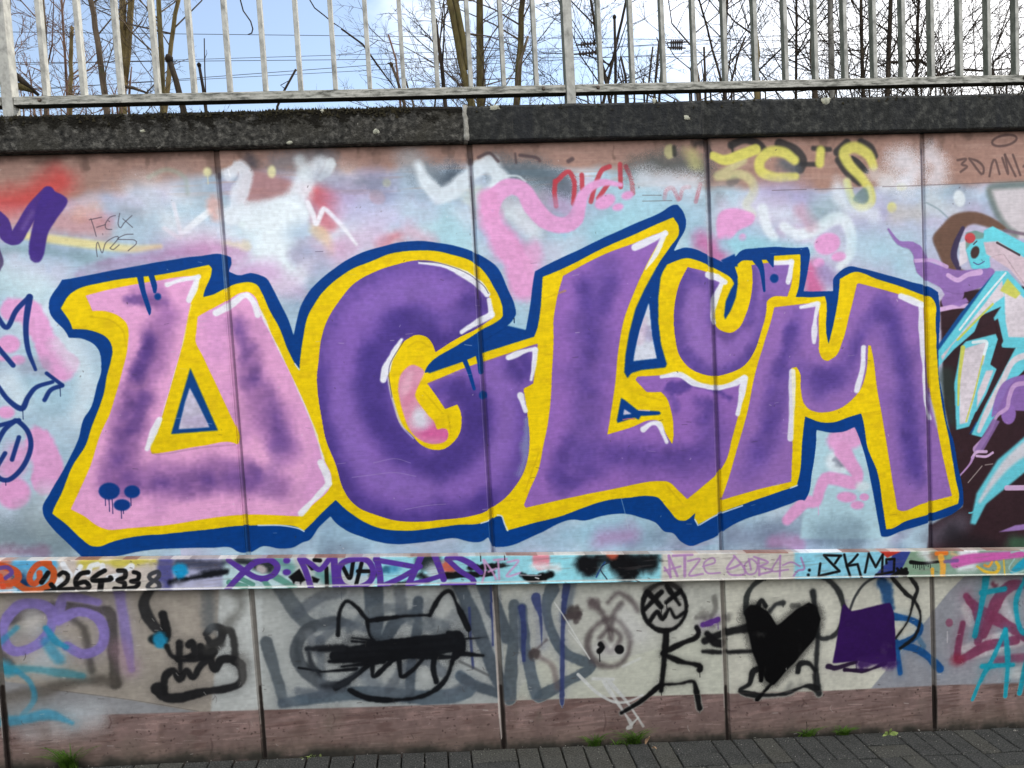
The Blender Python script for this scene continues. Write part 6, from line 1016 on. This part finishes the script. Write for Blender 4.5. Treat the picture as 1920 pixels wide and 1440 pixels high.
def tree(line, y, wpx, bark, label, seed, nb=14, blen=(.5, 1.1), depth=2, kids=(3, 6), group=None, cat='tree', name='bare_tree', fork=None, br=.0065, top=5.9, zlo=3.3, twig=None):
    rnd = random.Random(seed); a, b = at(*line[0], y), at(*line[-1], y); a, b = (a, b) if a.z > b.z else (b, a)
    base = Vector(b) + (Vector(b) - Vector(a)) * ((b.z - 2.62) / max(a.z - b.z, .05)); base.x = b.x + max(-.4, min(.4, base.x - b.x)); base.z = 2.62
    up = Vector(a) + (Vector(a) - Vector(b)) * ((top - a.z) / max(a.z - b.z, .05)); up.x = a.x + max(-.6, min(.6, up.x - a.x)); up.z = top
    r = wpx * .44 * ((y - CAM[1]) * 1.02) / F_PX
    t = empty(name, base); tag(t, label, cat, group); MI = Matrix.Translation(-base)
    mids = [Vector(at(px, py, y)) + Vector((rnd.uniform(-.01, .01), 0, 0)) for px, py in line]
    mids.sort(key=lambda v: v.z); pts = [base] + mids + [up]
    P = []
    for i in range(len(pts) - 1):
        for k in range(3): P.append(pts[i].lerp(pts[i + 1], k / 3) + Vector((rnd.gauss(0, r * .15), rnd.gauss(0, r * .3), 0)))
    P.append(pts[-1]); R = [r * (1.15 - .75 * max(0, (p.z - 3.6)) / (top - 3.0)) for p in P]; R[0] *= 1.4
    mb = MB(); mb.tube(P, R, 8)
    if fork:
        q = [Vector(at(px, py, y)) for px, py in fork]; mb.tube(q + [q[-1] + (q[-1] - q[-2]).normalized() * 1.2], [r * .85] * len(q) + [r * .4], 8)
    o = mb.build('trunk', BARKS[bark], t, smooth=True); o.matrix_parent_inverse = MI
    mb = MB()
    for _ in range(nb):
        z = rnd.uniform(zlo, top); i = max(k for k in range(len(P)) if P[k].z <= z or k == 0); i = min(i, len(P) - 2); s = P[i].lerp(P[i + 1], rnd.random())
        az = rnd.uniform(0, 6.283); d = Vector((math.cos(az), math.sin(az) * .7, rnd.uniform(.25, 1.1)))
        grow(mb, s, d, rnd.uniform(*blen), br * rnd.uniform(.7, 1.2), depth, rnd, .6, 4, kids)
    o = mb.build('branches', BARKS[twig or bark], t); o['kind'] = 'stuff'; o.matrix_parent_inverse = MI
    return t
G = 'slim bare trees behind the railing'
tree([(20, 0), (10, 90), (14, 170)], 2.2, 8, 'brown_bark', 'brown sapling behind the post at the left end of the railing', 1, 20, (.4, .9), 3, (3, 5), group=G, twig='red_twig')
tree([(79, 0), (85, 170)], 2.6, 9, 'brown_bark', 'thin brown trunk behind the first bar after the left post', 2, 22, (.4, .9), 3, (3, 5), group=G, twig='red_twig')
tree([(117, 0), (125, 170)], 3.4, 5, 'red_twig', 'thin reddish sapling just left of the second bar after the left post', 3, 24, (.4, .9), 3, (3, 5), group=G)
tree([(173, 0), (185, 80), (196, 175)], 2.4, 11, 'brown_bark', 'brown trunk leaning left between the second and third bars after the left post', 4, 16, (.4, .8), 3, (3, 5), group=G)
tree([(227, 0), (231, 90), (231, 165)], 2.8, 14, 'yellow_bark', 'thick yellowish trunk just right of the third bar after the left post', 5, 18, (.4, .9), 3, (3, 5), group=G, fork=[(233, 165), (240, 100), (246, 0)], twig='brown_bark')
tree([(297, 0), (303, 165)], 2.5, 10, 'olive_bark', 'greenish trunk just right of the fourth bar after the left post', 6, 16, (.4, .9), 3, (3, 4), group=G, twig='brown_bark')
tree([(334, 0), (322, 80), (314, 165)], 2.7, 9, 'yellow_bark', 'yellowish trunk leaning right next to the thick cut stump', 7, 10, group=G, twig='brown_bark')
tree([(133, 120), (131, 175)], 3.1, 9, 'yellow_bark', 'short yellow clump of shoots left of the thin reddish sapling', 8, 16, (.3, .7), 3, (3, 5), group=G, top=4.6, twig='red_twig')
tree([(842, 0), (860, 85), (880, 170)], 2.6, 14, 'olive_bark', 'forked olive trunk leaning left, two bars left of the middle post area', 9, 26, (.5, 1.1), 3, (3, 5), group=G, fork=[(877, 130), (868, 70), (854, 0)], twig='brown_bark')
tree([(898, 0), (902, 165)], 3.0, 16, 'olive_bark', 'thickest straight olive trunk between two bars left of the middle post', 10, 28, (.5, 1.2), 3, (3, 5), group=G, twig='brown_bark')
tree([(979, 0), (974, 80), (969, 165)], 2.8, 13, 'olive_bark', 'olive trunk leaning right in the gap nearest the middle post but one', 11, 28, (.5, 1.2), 3, (3, 5), group=G, twig='brown_bark')
tree([(833, 0), (826, 60), (818, 165)], 4.6, 4, 'dark_bark', 'thin dark sapling behind the forked olive trunk', 12, 20, (.5, 1.1), 3, (3, 5), group=G)
tree([(1108, 0), (1120, 80), (1136, 155)], 2.6, 6, 'dark_bark', 'thin dark sapling leaning left beside the middle post', 13, 24, (.5, 1.1), 3, (3, 5), group=G)
tree([(1176, 0), (1160, 60), (1140, 150)], 2.9, 6, 'dark_bark', 'dark sapling leaning right across the first gap after the middle post', 14, 20, (.5, 1.1), 3, (3, 5), group=G)
tree([(1294, 0), (1302, 80), (1306, 150)], 2.5, 11, 'brown_bark', 'brown trunk leaning left behind the fourth bar after the middle post', 15, 20, (.5, 1.1), 3, (3, 5), group=G)
tree([(1312, 0), (1330, 70), (1352, 148)], 3.1, 5, 'dark_bark', 'thin dark sapling slanting across the fifth gap after the middle post', 16, 20, (.5, 1.1), 3, (3, 5), group=G)
tree([(1361, 0), (1358, 150)], 2.7, 9, 'dark_bark', 'dark trunk half hidden by the fifth bar after the middle post', 17, 14, group=G)
tree([(1410, 0), (1416, 80), (1420, 150)], 2.4, 13, 'yellow_bark', 'yellow brown trunk behind the sixth bar after the middle post', 18, 12, group=G, twig='dark_bark')
tree([(1493, 0), (1492, 140)], 3.2, 6, 'dark_bark', 'dark sapling behind the seventh bar after the middle post', 19, 22, (.5, 1.2), group=G, kids=(4, 6))
tree([(1521, 0), (1526, 145)], 2.8, 11, 'brown_bark', 'stout brown trunk with side shoots between the seventh and eighth bars', 20, 22, (.5, 1.1), group=G, kids=(4, 6), twig='dark_bark')
tree([(1557, 0), (1559, 145)], 2.6, 12, 'grey_bark', 'grey banded trunk between the eighth and ninth bars after the middle post', 21, 16, group=G, twig='dark_bark')
tree([(1612, 0), (1618, 145)], 3.3, 8, 'dark_bark', 'dark trunk right of the grey banded trunk', 22, 30, (.5, 1.2), group=G, kids=(4, 6))
tree([(1668, 0), (1664, 140)], 2.9, 10, 'dark_bark', 'dark trunk two bars right of the grey banded trunk', 23, 30, (.5, 1.2), group=G, kids=(4, 6))
tree([(1722, 0), (1718, 140)], 3.6, 7, 'dark_bark', 'slim dark trunk standing in the dense right hand twigs', 24, 36, (.6, 1.3), group=G, kids=(4, 7))
# dense thicket at the right
T = 'tangled bare shrubs at the dense end of the bank'
for i, (px, y, lab) in enumerate(((1560, 4.4, 'tangled bare shrub behind the grey banded trunk'), (1690, 4.0, 'tangled bare shrub behind the two dark trunks'), (1780, 3.6, 'dense tangled shrub with a low crooked limb'), (1860, 3.3, 'darkest tangled shrub behind the last bars in view'), (1960, 3.0, 'tangled shrub at the very edge of the view'), (1630, 5.6, 'farthest tangled shrub seen between the dark trunks'))):
    rnd = random.Random(100 + i); b = Vector(at(px, 150, y)); b.z = 2.62; t = empty('tangled_shrub', b); tag(t, lab, 'shrub', T); MI = Matrix.Translation(-b); mb = MB()
    for _ in range(9):
        s = b + Vector((rnd.uniform(-.5, .5), rnd.uniform(-.3, .3), 0)); grow(mb, s, Vector((rnd.gauss(0, .45), rnd.gauss(0, .3), 1)), rnd.uniform(1.7, 3.0), rnd.uniform(.006, .012), 3, rnd, .55, 4, (4, 6))
    o = mb.build('branches', BARKS['dark_bark'], t); o['kind'] = 'stuff'; o.matrix_parent_inverse = MI
    if i == 2:
        mb = MB(); mb.tube([Vector(at(px_, py_, y)) for px_, py_ in ((1640, 128), (1662, 118), (1692, 117), (1720, 111), (1742, 124), (1764, 140), (1800, 130), (1845, 133), (1900, 128))], [.006, .010, .012, .014, .016, .014, .012, .010, .006], 7); o = mb.build('low_limb', BARKS['dark_bark'], t, smooth=True); o.matrix_parent_inverse = MI
    if i in (2, 3, 4):
        lf = MB()
        for _ in range(420 if i < 4 else 300):
            z = rnd.uniform(3.1, 5.3); c = Vector((b.x + rnd.gauss(0, .5), b.y + rnd.gauss(0, .35), z)); s = rnd.uniform(.006, .016)
            u = Vector((rnd.gauss(0, 1), rnd.gauss(0, 1), rnd.gauss(0, 1))).normalized(); v = u.orthogonal().normalized(); n = len(lf.v)
            lf.v += [tuple(c + u * s), tuple(c + v * s * .6), tuple(c - u * s), tuple(c - v * s * .6)]; lf.f.append((n, n + 1, n + 2, n + 3))
        o = lf.build('leaves', material('old_ivy_leaf', [(30, 34, 20), (52, 54, 34)], 30, .7), t); o.matrix_parent_inverse = MI; o['kind'] = 'stuff'
# broken and cut stems close behind the rail
def stem(pts, w, label, bark='dark_bark', y=.75, name='cut_stem', cut=True, hook=None):
    P = [Vector(at(px, py, y)) for px, py in pts]; r = w * .5 * (y - CAM[1]) / F_PX
    low = P[0]; base = Vector((low.x + (low.x - P[-1].x) * .3, y, 2.66)); t = empty(name, base); tag(t, label, 'stem', 'cut and broken stems behind the railing'); MI = Matrix.Translation(-base)
    mb = MB(); Q = [base] + P; mb.tube(Q, [r * 1.2] + [r * (1 - .25 * i / len(P)) for i in range(len(P))], 7)
    o = mb.build('shoot', BARKS[bark], t, smooth=True); o.matrix_parent_inverse = MI
    if cut and w > 5:
        mb = MB(); d = (P[-1] - P[-2]).normalized(); mb.tube([P[-1] - d * r * 1.6, P[-1] - d * r * .4, P[-1] + d * r * .8], [r * 1.05, r * 1.35, r * .6], 7); o = mb.build('knot', BARKS[bark], t, smooth=True); o.matrix_parent_inverse = MI
    for hk in (hook or ()):
        mb = MB(); mb.tube([Vector(at(px, py, y)) for px, py in hk], [r * .5, r * .4, r * .25, r * .2][:len(hk)], 5); o = mb.build('side_twig', BARKS[bark], t); o.matrix_parent_inverse = MI
stem([(344, 205), (330, 150), (316, 107)], 11, 'thick black cut stump leaning left behind the fifth gap')
stem([(386, 205), (381, 165), (373, 120)], 6, 'short straight black cut stem right of the thick stump')
stem([(386, 180), (384, 130), (383, 72)], 2.2, 'thin bare whip rising beside the short black cut stem', cut=False, hook=[[(384, 110), (388, 100), (387, 93)]])
stem([(520, 200), (534, 168), (555, 130)], 4.5, 'small dark broken stem leaning right in the open sky gap', hook=[[(534, 166), (526, 160), (540, 152)]])
stem([(758, 195), (745, 150), (733, 119)], 6, 'hooked brown stem left of the leaning dark stem', bark='brown_bark', hook=[[(735, 122), (729, 118), (726, 120)]])
stem([(748, 165), (742, 110), (728, 65)], 4, 'reddish whip tapering upwards next to the hooked brown stem', bark='red_twig', cut=False)
stem([(775, 195), (765, 165), (756, 138)], 4, 'thin broken stem right of the hooked brown stem', bark='brown_bark')
stem([(835, 200), (828, 120), (815, 36)], 8, 'dark leaning stem with rough bark left of the forked olive trunk', hook=[[(829, 130), (832, 80), (834, 10)]])
stem([(968, 165), (974, 120), (990, 68)], 6, 'brown shoot crossing in front of the right leaning olive trunk', bark='brown_bark', cut=False)
stem([(1154, 195), (1154, 110), (1152, 30)], 6, 'tall straight cut stem in the first gap after the middle post')
stem([(1177, 185), (1172, 140), (1164, 106)], 5, 'short crooked stem beside the tall straight cut stem', hook=[[(1172, 150), (1180, 143), (1174, 138)]])
stem([(1213, 190), (1218, 140), (1224, 88)], 4, 'thin ragged stem before the third bar after the middle post', hook=[[(1222, 108), (1227, 104)]])
stem([(1226, 190), (1230, 140), (1236, 76)], 5, 'taller ragged stem beside the third bar after the middle post', hook=[[(1235, 80), (1231, 70)]])
stem([(1236, 185), (1240, 130), (1246, 95)], 5, 'crooked stem half behind the third bar after the middle post')
stem([(1323, 190), (1322, 140), (1320, 88)], 5, 'straight cut stem right of the fourth bar after the middle post')
stem([(1372, 150), (1385, 100), (1398, 68)], 4, 'broken stem leaning right in the fifth gap after the middle post')
rs = random.Random(55)
for n_, rng_, bark_, lab in ((34, (1100, 1900), 'dark_bark', 'short dark undergrowth showing behind the right half of the bottom rail'), (14, (20, 330), 'red_twig', 'thin reddish undergrowth showing behind the left end of the bottom rail')):
    mb = MB()
    for k in range(n_):
        x = rs.uniform(*rng_); yb = 205 - x * .022; hgt = rs.uniform(14, 75); lx = rs.uniform(-18, 18); yy = rs.uniform(.6, 2.0)
        P = [Vector(at(x, yb, yy)), Vector(at(x + lx * .4, yb - hgt * .5, yy)), Vector(at(x + lx, yb - hgt, yy))]; P.insert(0, Vector((P[0].x, yy, 2.66))); r = rs.uniform(.003, .007); mb.tube(P, [r, r, r * .8, r * .4], 5)
        for _ in range(rs.randint(1, 3)):
            t = rs.uniform(.3, .95); c = P[1].lerp(P[3], t); d = Vector((rs.gauss(0, .6), rs.gauss(0, .4), rs.uniform(.3, 1))); grow(mb, c, d, rs.uniform(.05, .18), .002, 1, rs, kids=(1, 2))
    tag(mb.build('undergrowth', BARKS[bark_]), lab, 'undergrowth', kind='stuff')
def fallen(pts, w, label, bark, y=.5):
    P = [Vector(at(px, py, y)) for px, py in pts]; r = w * .5 * (y - CAM[1]) / F_PX; mb = MB(); mb.tube(P, [r] * (len(P) - 1) + [r * .5], 7); o = mb.build('fallen_branch', BARKS[bark], None, smooth=True); tag(o, label, 'branch', 'fallen branches lying against the railing')
fallen([(-60, 70), (0, 116), (40, 150), (72, 178)], 11, 'dark branch slanting down across the left railing post', 'dark_bark')
fallen([(-60, 140), (0, 152), (40, 163), (66, 172)], 12, 'pale olive branch lying under the dark slanting branch', 'olive_bark')
fallen([(222, 160), (250, 165), (278, 175)], 6, 'short dark branch lying on the bottom rail by the fourth bar', 'brown_bark')
fallen([(640, 54), (680, 83), (710, 125), (742, 168)], 3.5, 'long thin dark twig sloping down through the open sky gap', 'dark_bark', 1.2)
fallen([(448, -10), (456, 20), (470, 40), (474, 54), (472, 62), (464, 65)], 2.4, 'curled thin tendril hanging in the open sky gap', 'dark_bark', 1.2)
fallen([(575, -10), (590, 15), (608, 29), (622, 41), (645, 56)], 2.2, 'thin bare twig hanging at the top of the open sky gap', 'dark_bark', 1.2)

# ------------------------------------------------------------------ overhead lines of the railway
WG = 'overhead railway wires'
def wire(a, b, label, y=14, r=.007):
    p, q = Vector(at(*a, y)), Vector(at(*b, y)); d = q - p; P = [p + d * t for t in (-6, -1, 0, .5, 1, 2, 8)]
    mb = MB(); mb.tube(P, r, 5); o = mb.build('overhead_wire', WIRE); tag(o, label, 'wire', WG); return o
w1 = wire((20, 60), (1070, 72), 'topmost dark overhead wire crossing the open sky')
w2 = wire((20, 118), (640, 112), 'second overhead wire from the top across the open sky')
w3 = wire((330, 149), (740, 119), 'third overhead wire rising to the right'); w4 = wire((430, 146), (727, 130), 'lowest overhead wire just above the rail', r=.006)
w5 = wire((1080, 90), (1280, 84), 'slack overhead wire carrying the ribbed insulators right of the middle post', r=.006)
def insulator(a, b, label, y=13.9):
    p, q = Vector(at(*a, y)), Vector(at(*b, y)); mb = MB(); d = q - p; P, R = [], []
    for i in range(6):
        for t, r in ((0, .022), (.15, .03), (.3, .062), (.55, .062), (.7, .03), (.95, .022)): P.append(p + d * ((i + t) / 6)); R.append(r)
    mb.tube(P, R, 10); o = mb.build('insulator', GLAZE, None, smooth=False); tag(o, label, 'insulator', 'ribbed insulators on the overhead line')
    
    for u, w in ((p - d * .25, p + d * .02), (q - d * .02, q + d * .25)): mb = MB(); mb.tube([u, w], .018, 6); mb.build('end_fitting', WIRE, o)
insulator((1088, 84), (1122, 80), 'upper ribbed insulator just right of the middle post'); insulator((1085, 101), (1120, 98), 'lower ribbed insulator just right of the middle post')
insulator((1257, 80), (1281, 79), 'upper ribbed insulator beside the third bar after the middle post'); insulator((1257, 89), (1280, 90), 'lower ribbed insulator beside the third bar after the middle post')

# ------------------------------------------------------------------ weeds in the joint at the foot of the wall, fallen leaves
def tuft(px, py, n, h, label, seed, mat=BLADE_G, y=-.018, fl=1.0):
    rnd = random.Random(seed); p = Vector(at(px, py, y)); p.z = ground_z(p.x) - .002; o = None; mb = MB()
    for _ in range(n):
        az = rnd.uniform(-2.9, -.25) if rnd.random() < .8 else rnd.uniform(0, 6.28); l = h * rnd.uniform(.5, 1.15); out = l * rnd.uniform(.15, .95) * fl; w = rnd.uniform(.0014, .0028); s = p + Vector((rnd.gauss(0, .018), rnd.uniform(-.006, .004), 0)); dx, dy = math.cos(az), math.sin(az) * .6
        Lp, Rp = [], []
        for k in range(5):
            t = k / 4; c = s + Vector((dx * out * t ** 1.4, dy * out * t ** 1.4, l * (t - .42 * t * t))); ww = w * (1 - t) ** .7 + .0002; Lp.append(c + Vector((-dy * ww - ww * .5, dx * ww, 0))); Rp.append(c + Vector((dy * ww + ww * .5, -dx * ww, 0)))
        mb.strip(Lp, Rp)
    o = mb.build('grass_tuft', mat); tag(o, label, 'weed', 'small weeds in the joint between wall and pavement'); return o
tuft(132, 1433, 170, .165, 'largest dark green grass tuft at the left foot of the wall', 1)
tuft(1116, 1392, 90, .10, 'small grass tuft left of the tuft with the dry leaf', 2); tuft(1190, 1390, 130, .125, 'bushy grass tuft with a dry leaf beside it', 3); tuft(1160, 1392, 26, .05, 'thin wisp of grass between two bushier tufts', 6)
tuft(1512, 1376, 80, .08, 'low grass tuft with a dead stalk left of the flat green tuft', 4, fl=1.3); tuft(1580, 1374, 120, .078, 'flat green tuft between the stalky tuft and the broad leaved weed', 5, fl=1.3); tuft(587, 1414, 24, .032, 'tiny pale weed below the cat face', 7, LEAF_G)
p = Vector(at(1512, 1372, -.02)); mb = MB(); mb.tube([p + Vector((0, 0, -.02)), p + Vector((.004, 0, .03)), p + Vector((.002, 0, .05))], [.0015, .0012, .002], 4); ds = mb.build('dead_stalk', BARKS['dark_bark']); tag(ds, 'short dark dead stalk standing in the low grass tuft', 'stalk')
base = Vector(at(1665, 1372, -.03)); base.z = ground_z(base.x); ro = empty('broad_leaved_weed', base); tag(ro, 'pale green weed with rounded leaves growing right of the flat green tuft', 'weed', 'small weeds in the joint between wall and pavement')
for ax, az, l, w in ((-.95, .35, .048, .018), (-.6, .8, .050, .013), (.1, 1.0, .058, .012), (.9, .5, .052, .019), (.55, .05, .036, .014), (-.2, -.05, .034, .013), (1.1, .2, .04, .012)):
    d = Vector((ax, -.35, az)).normalized(); side = d.cross(Vector((0, -1, .5))).normalized(); Lp, Rp = [], []; nrm = side.cross(d)
    for k in range(9):
        t = k / 8; ww = w * .5 * (max(.05, math.sin(math.pi * (t ** 1.3))) if t > .15 else .1); c = base + d * l * t + Vector((0, 0, -.012 * t * t)) + nrm * (.004 * math.sin(3 * t)); Lp.append(c - side * ww); Rp.append(c + side * ww)
    mb = MB(); mb.strip(Lp, Rp); o = mb.build('leaf', LEAF_G, ro, smooth=True); o.matrix_parent_inverse = Matrix.Translation(-base)
def dry(px, py, l, w, rot, tilt, label, y):
    p = Vector(at(px, py, y)); mb = MB(); rnd = random.Random(px); Lp, Rp = [], []
    R = Matrix.Translation(p) @ Matrix.Rotation(rot, 4, 'Y') @ Matrix.Rotation(tilt, 4, 'X')
    for k in range(8):
        t = k / 7; ww = w * math.sin(math.pi * min(.97, t * .9 + .08)) * rnd.uniform(.7, 1.15); c = Vector((0, .006 * math.sin(4 * t), l * (t - .5))); Lp.append(R @ (c + Vector((-ww, -.3 * ww, 0)))); Rp.append(R @ (c + Vector((ww, .3 * ww, rnd.uniform(-.002, .002)))))
    mid = [(a + b) / 2 + (R.to_3x3() @ Vector((0, .004, 0))) for a, b in zip(Lp, Rp)]; mb.strip(Lp, mid); mb.strip(mid, Rp); o = mb.build('dry_leaf', DRYLEAF, None, smooth=False); tag(o, label, 'leaf', 'dry leaves at the foot of the wall')
dry(1214, 1388, .055, .011, .35, .3, 'curled dry leaf leaning on the bushy grass tuft', -.07); dry(1227, 1403, .03, .008, 1.1, .9, 'pale crumpled leaf scrap lying on the pavers', -.10)
def crumb(px, py, s, label):
    p = Vector(at(px, py, -.1)); d = (p - Vector(CAM)); 
    t = (ground_z(p.x) + .002 - CAM[2]) / d.z; q = Vector(CAM) + d * t; mb = MB(); rnd = random.Random(px)
    mb.v = [tuple(q + Vector((s * math.cos(a) * rnd.uniform(.7, 1.2), s * math.sin(a) * rnd.uniform(.7, 1.2), 0))) for a in (0, 1.1, 2.2, 3.3, 4.4, 5.4)] + [tuple(q + Vector((0, 0, s * .7)))]; mb.f = [(i, (i + 1) % 6, 6) for i in range(6)]
    o = mb.build('paint_flake', MORTAR); tag(o, label, 'flake', 'pale flakes on the pavement')
rg = random.Random(31); mb = MB()
for _ in range(900):
    x, y = rg.uniform(-1.2, 4.6), -abs(rg.gauss(0, .16)) - .005; z = ground_z(x) + rg.uniform(-.003, .001); s_ = rg.uniform(.0008, .0035); n = len(mb.v)
    mb.v += [(x + s_, y, z), (x - s_ * .6, y + s_ * .8, z), (x - s_ * .5, y - s_ * .9, z), (x, y, z + s_ * 1.2)]; mb.f += [(n, n + 1, n + 3), (n + 1, n + 2, n + 3), (n + 2, n, n + 3)]
tag(mb.build('grit', MORTAR), 'scattered pale grit on the pavement along the wall', 'grit', kind='stuff')
crumb(1903, 1370, .008, 'pale flake on the pavers at the far end of the view'); crumb(1723, 1369, .006, 'small pale flake by the last dark panel joint'); crumb(259, 1428, .005, 'tiny pale flake right of the largest grass tuft'); crumb(567, 1424, .005, 'pale flake by the tiny pale weed'); crumb(1687, 1381, .005, 'tiny pale flake under the broad leaved weed')
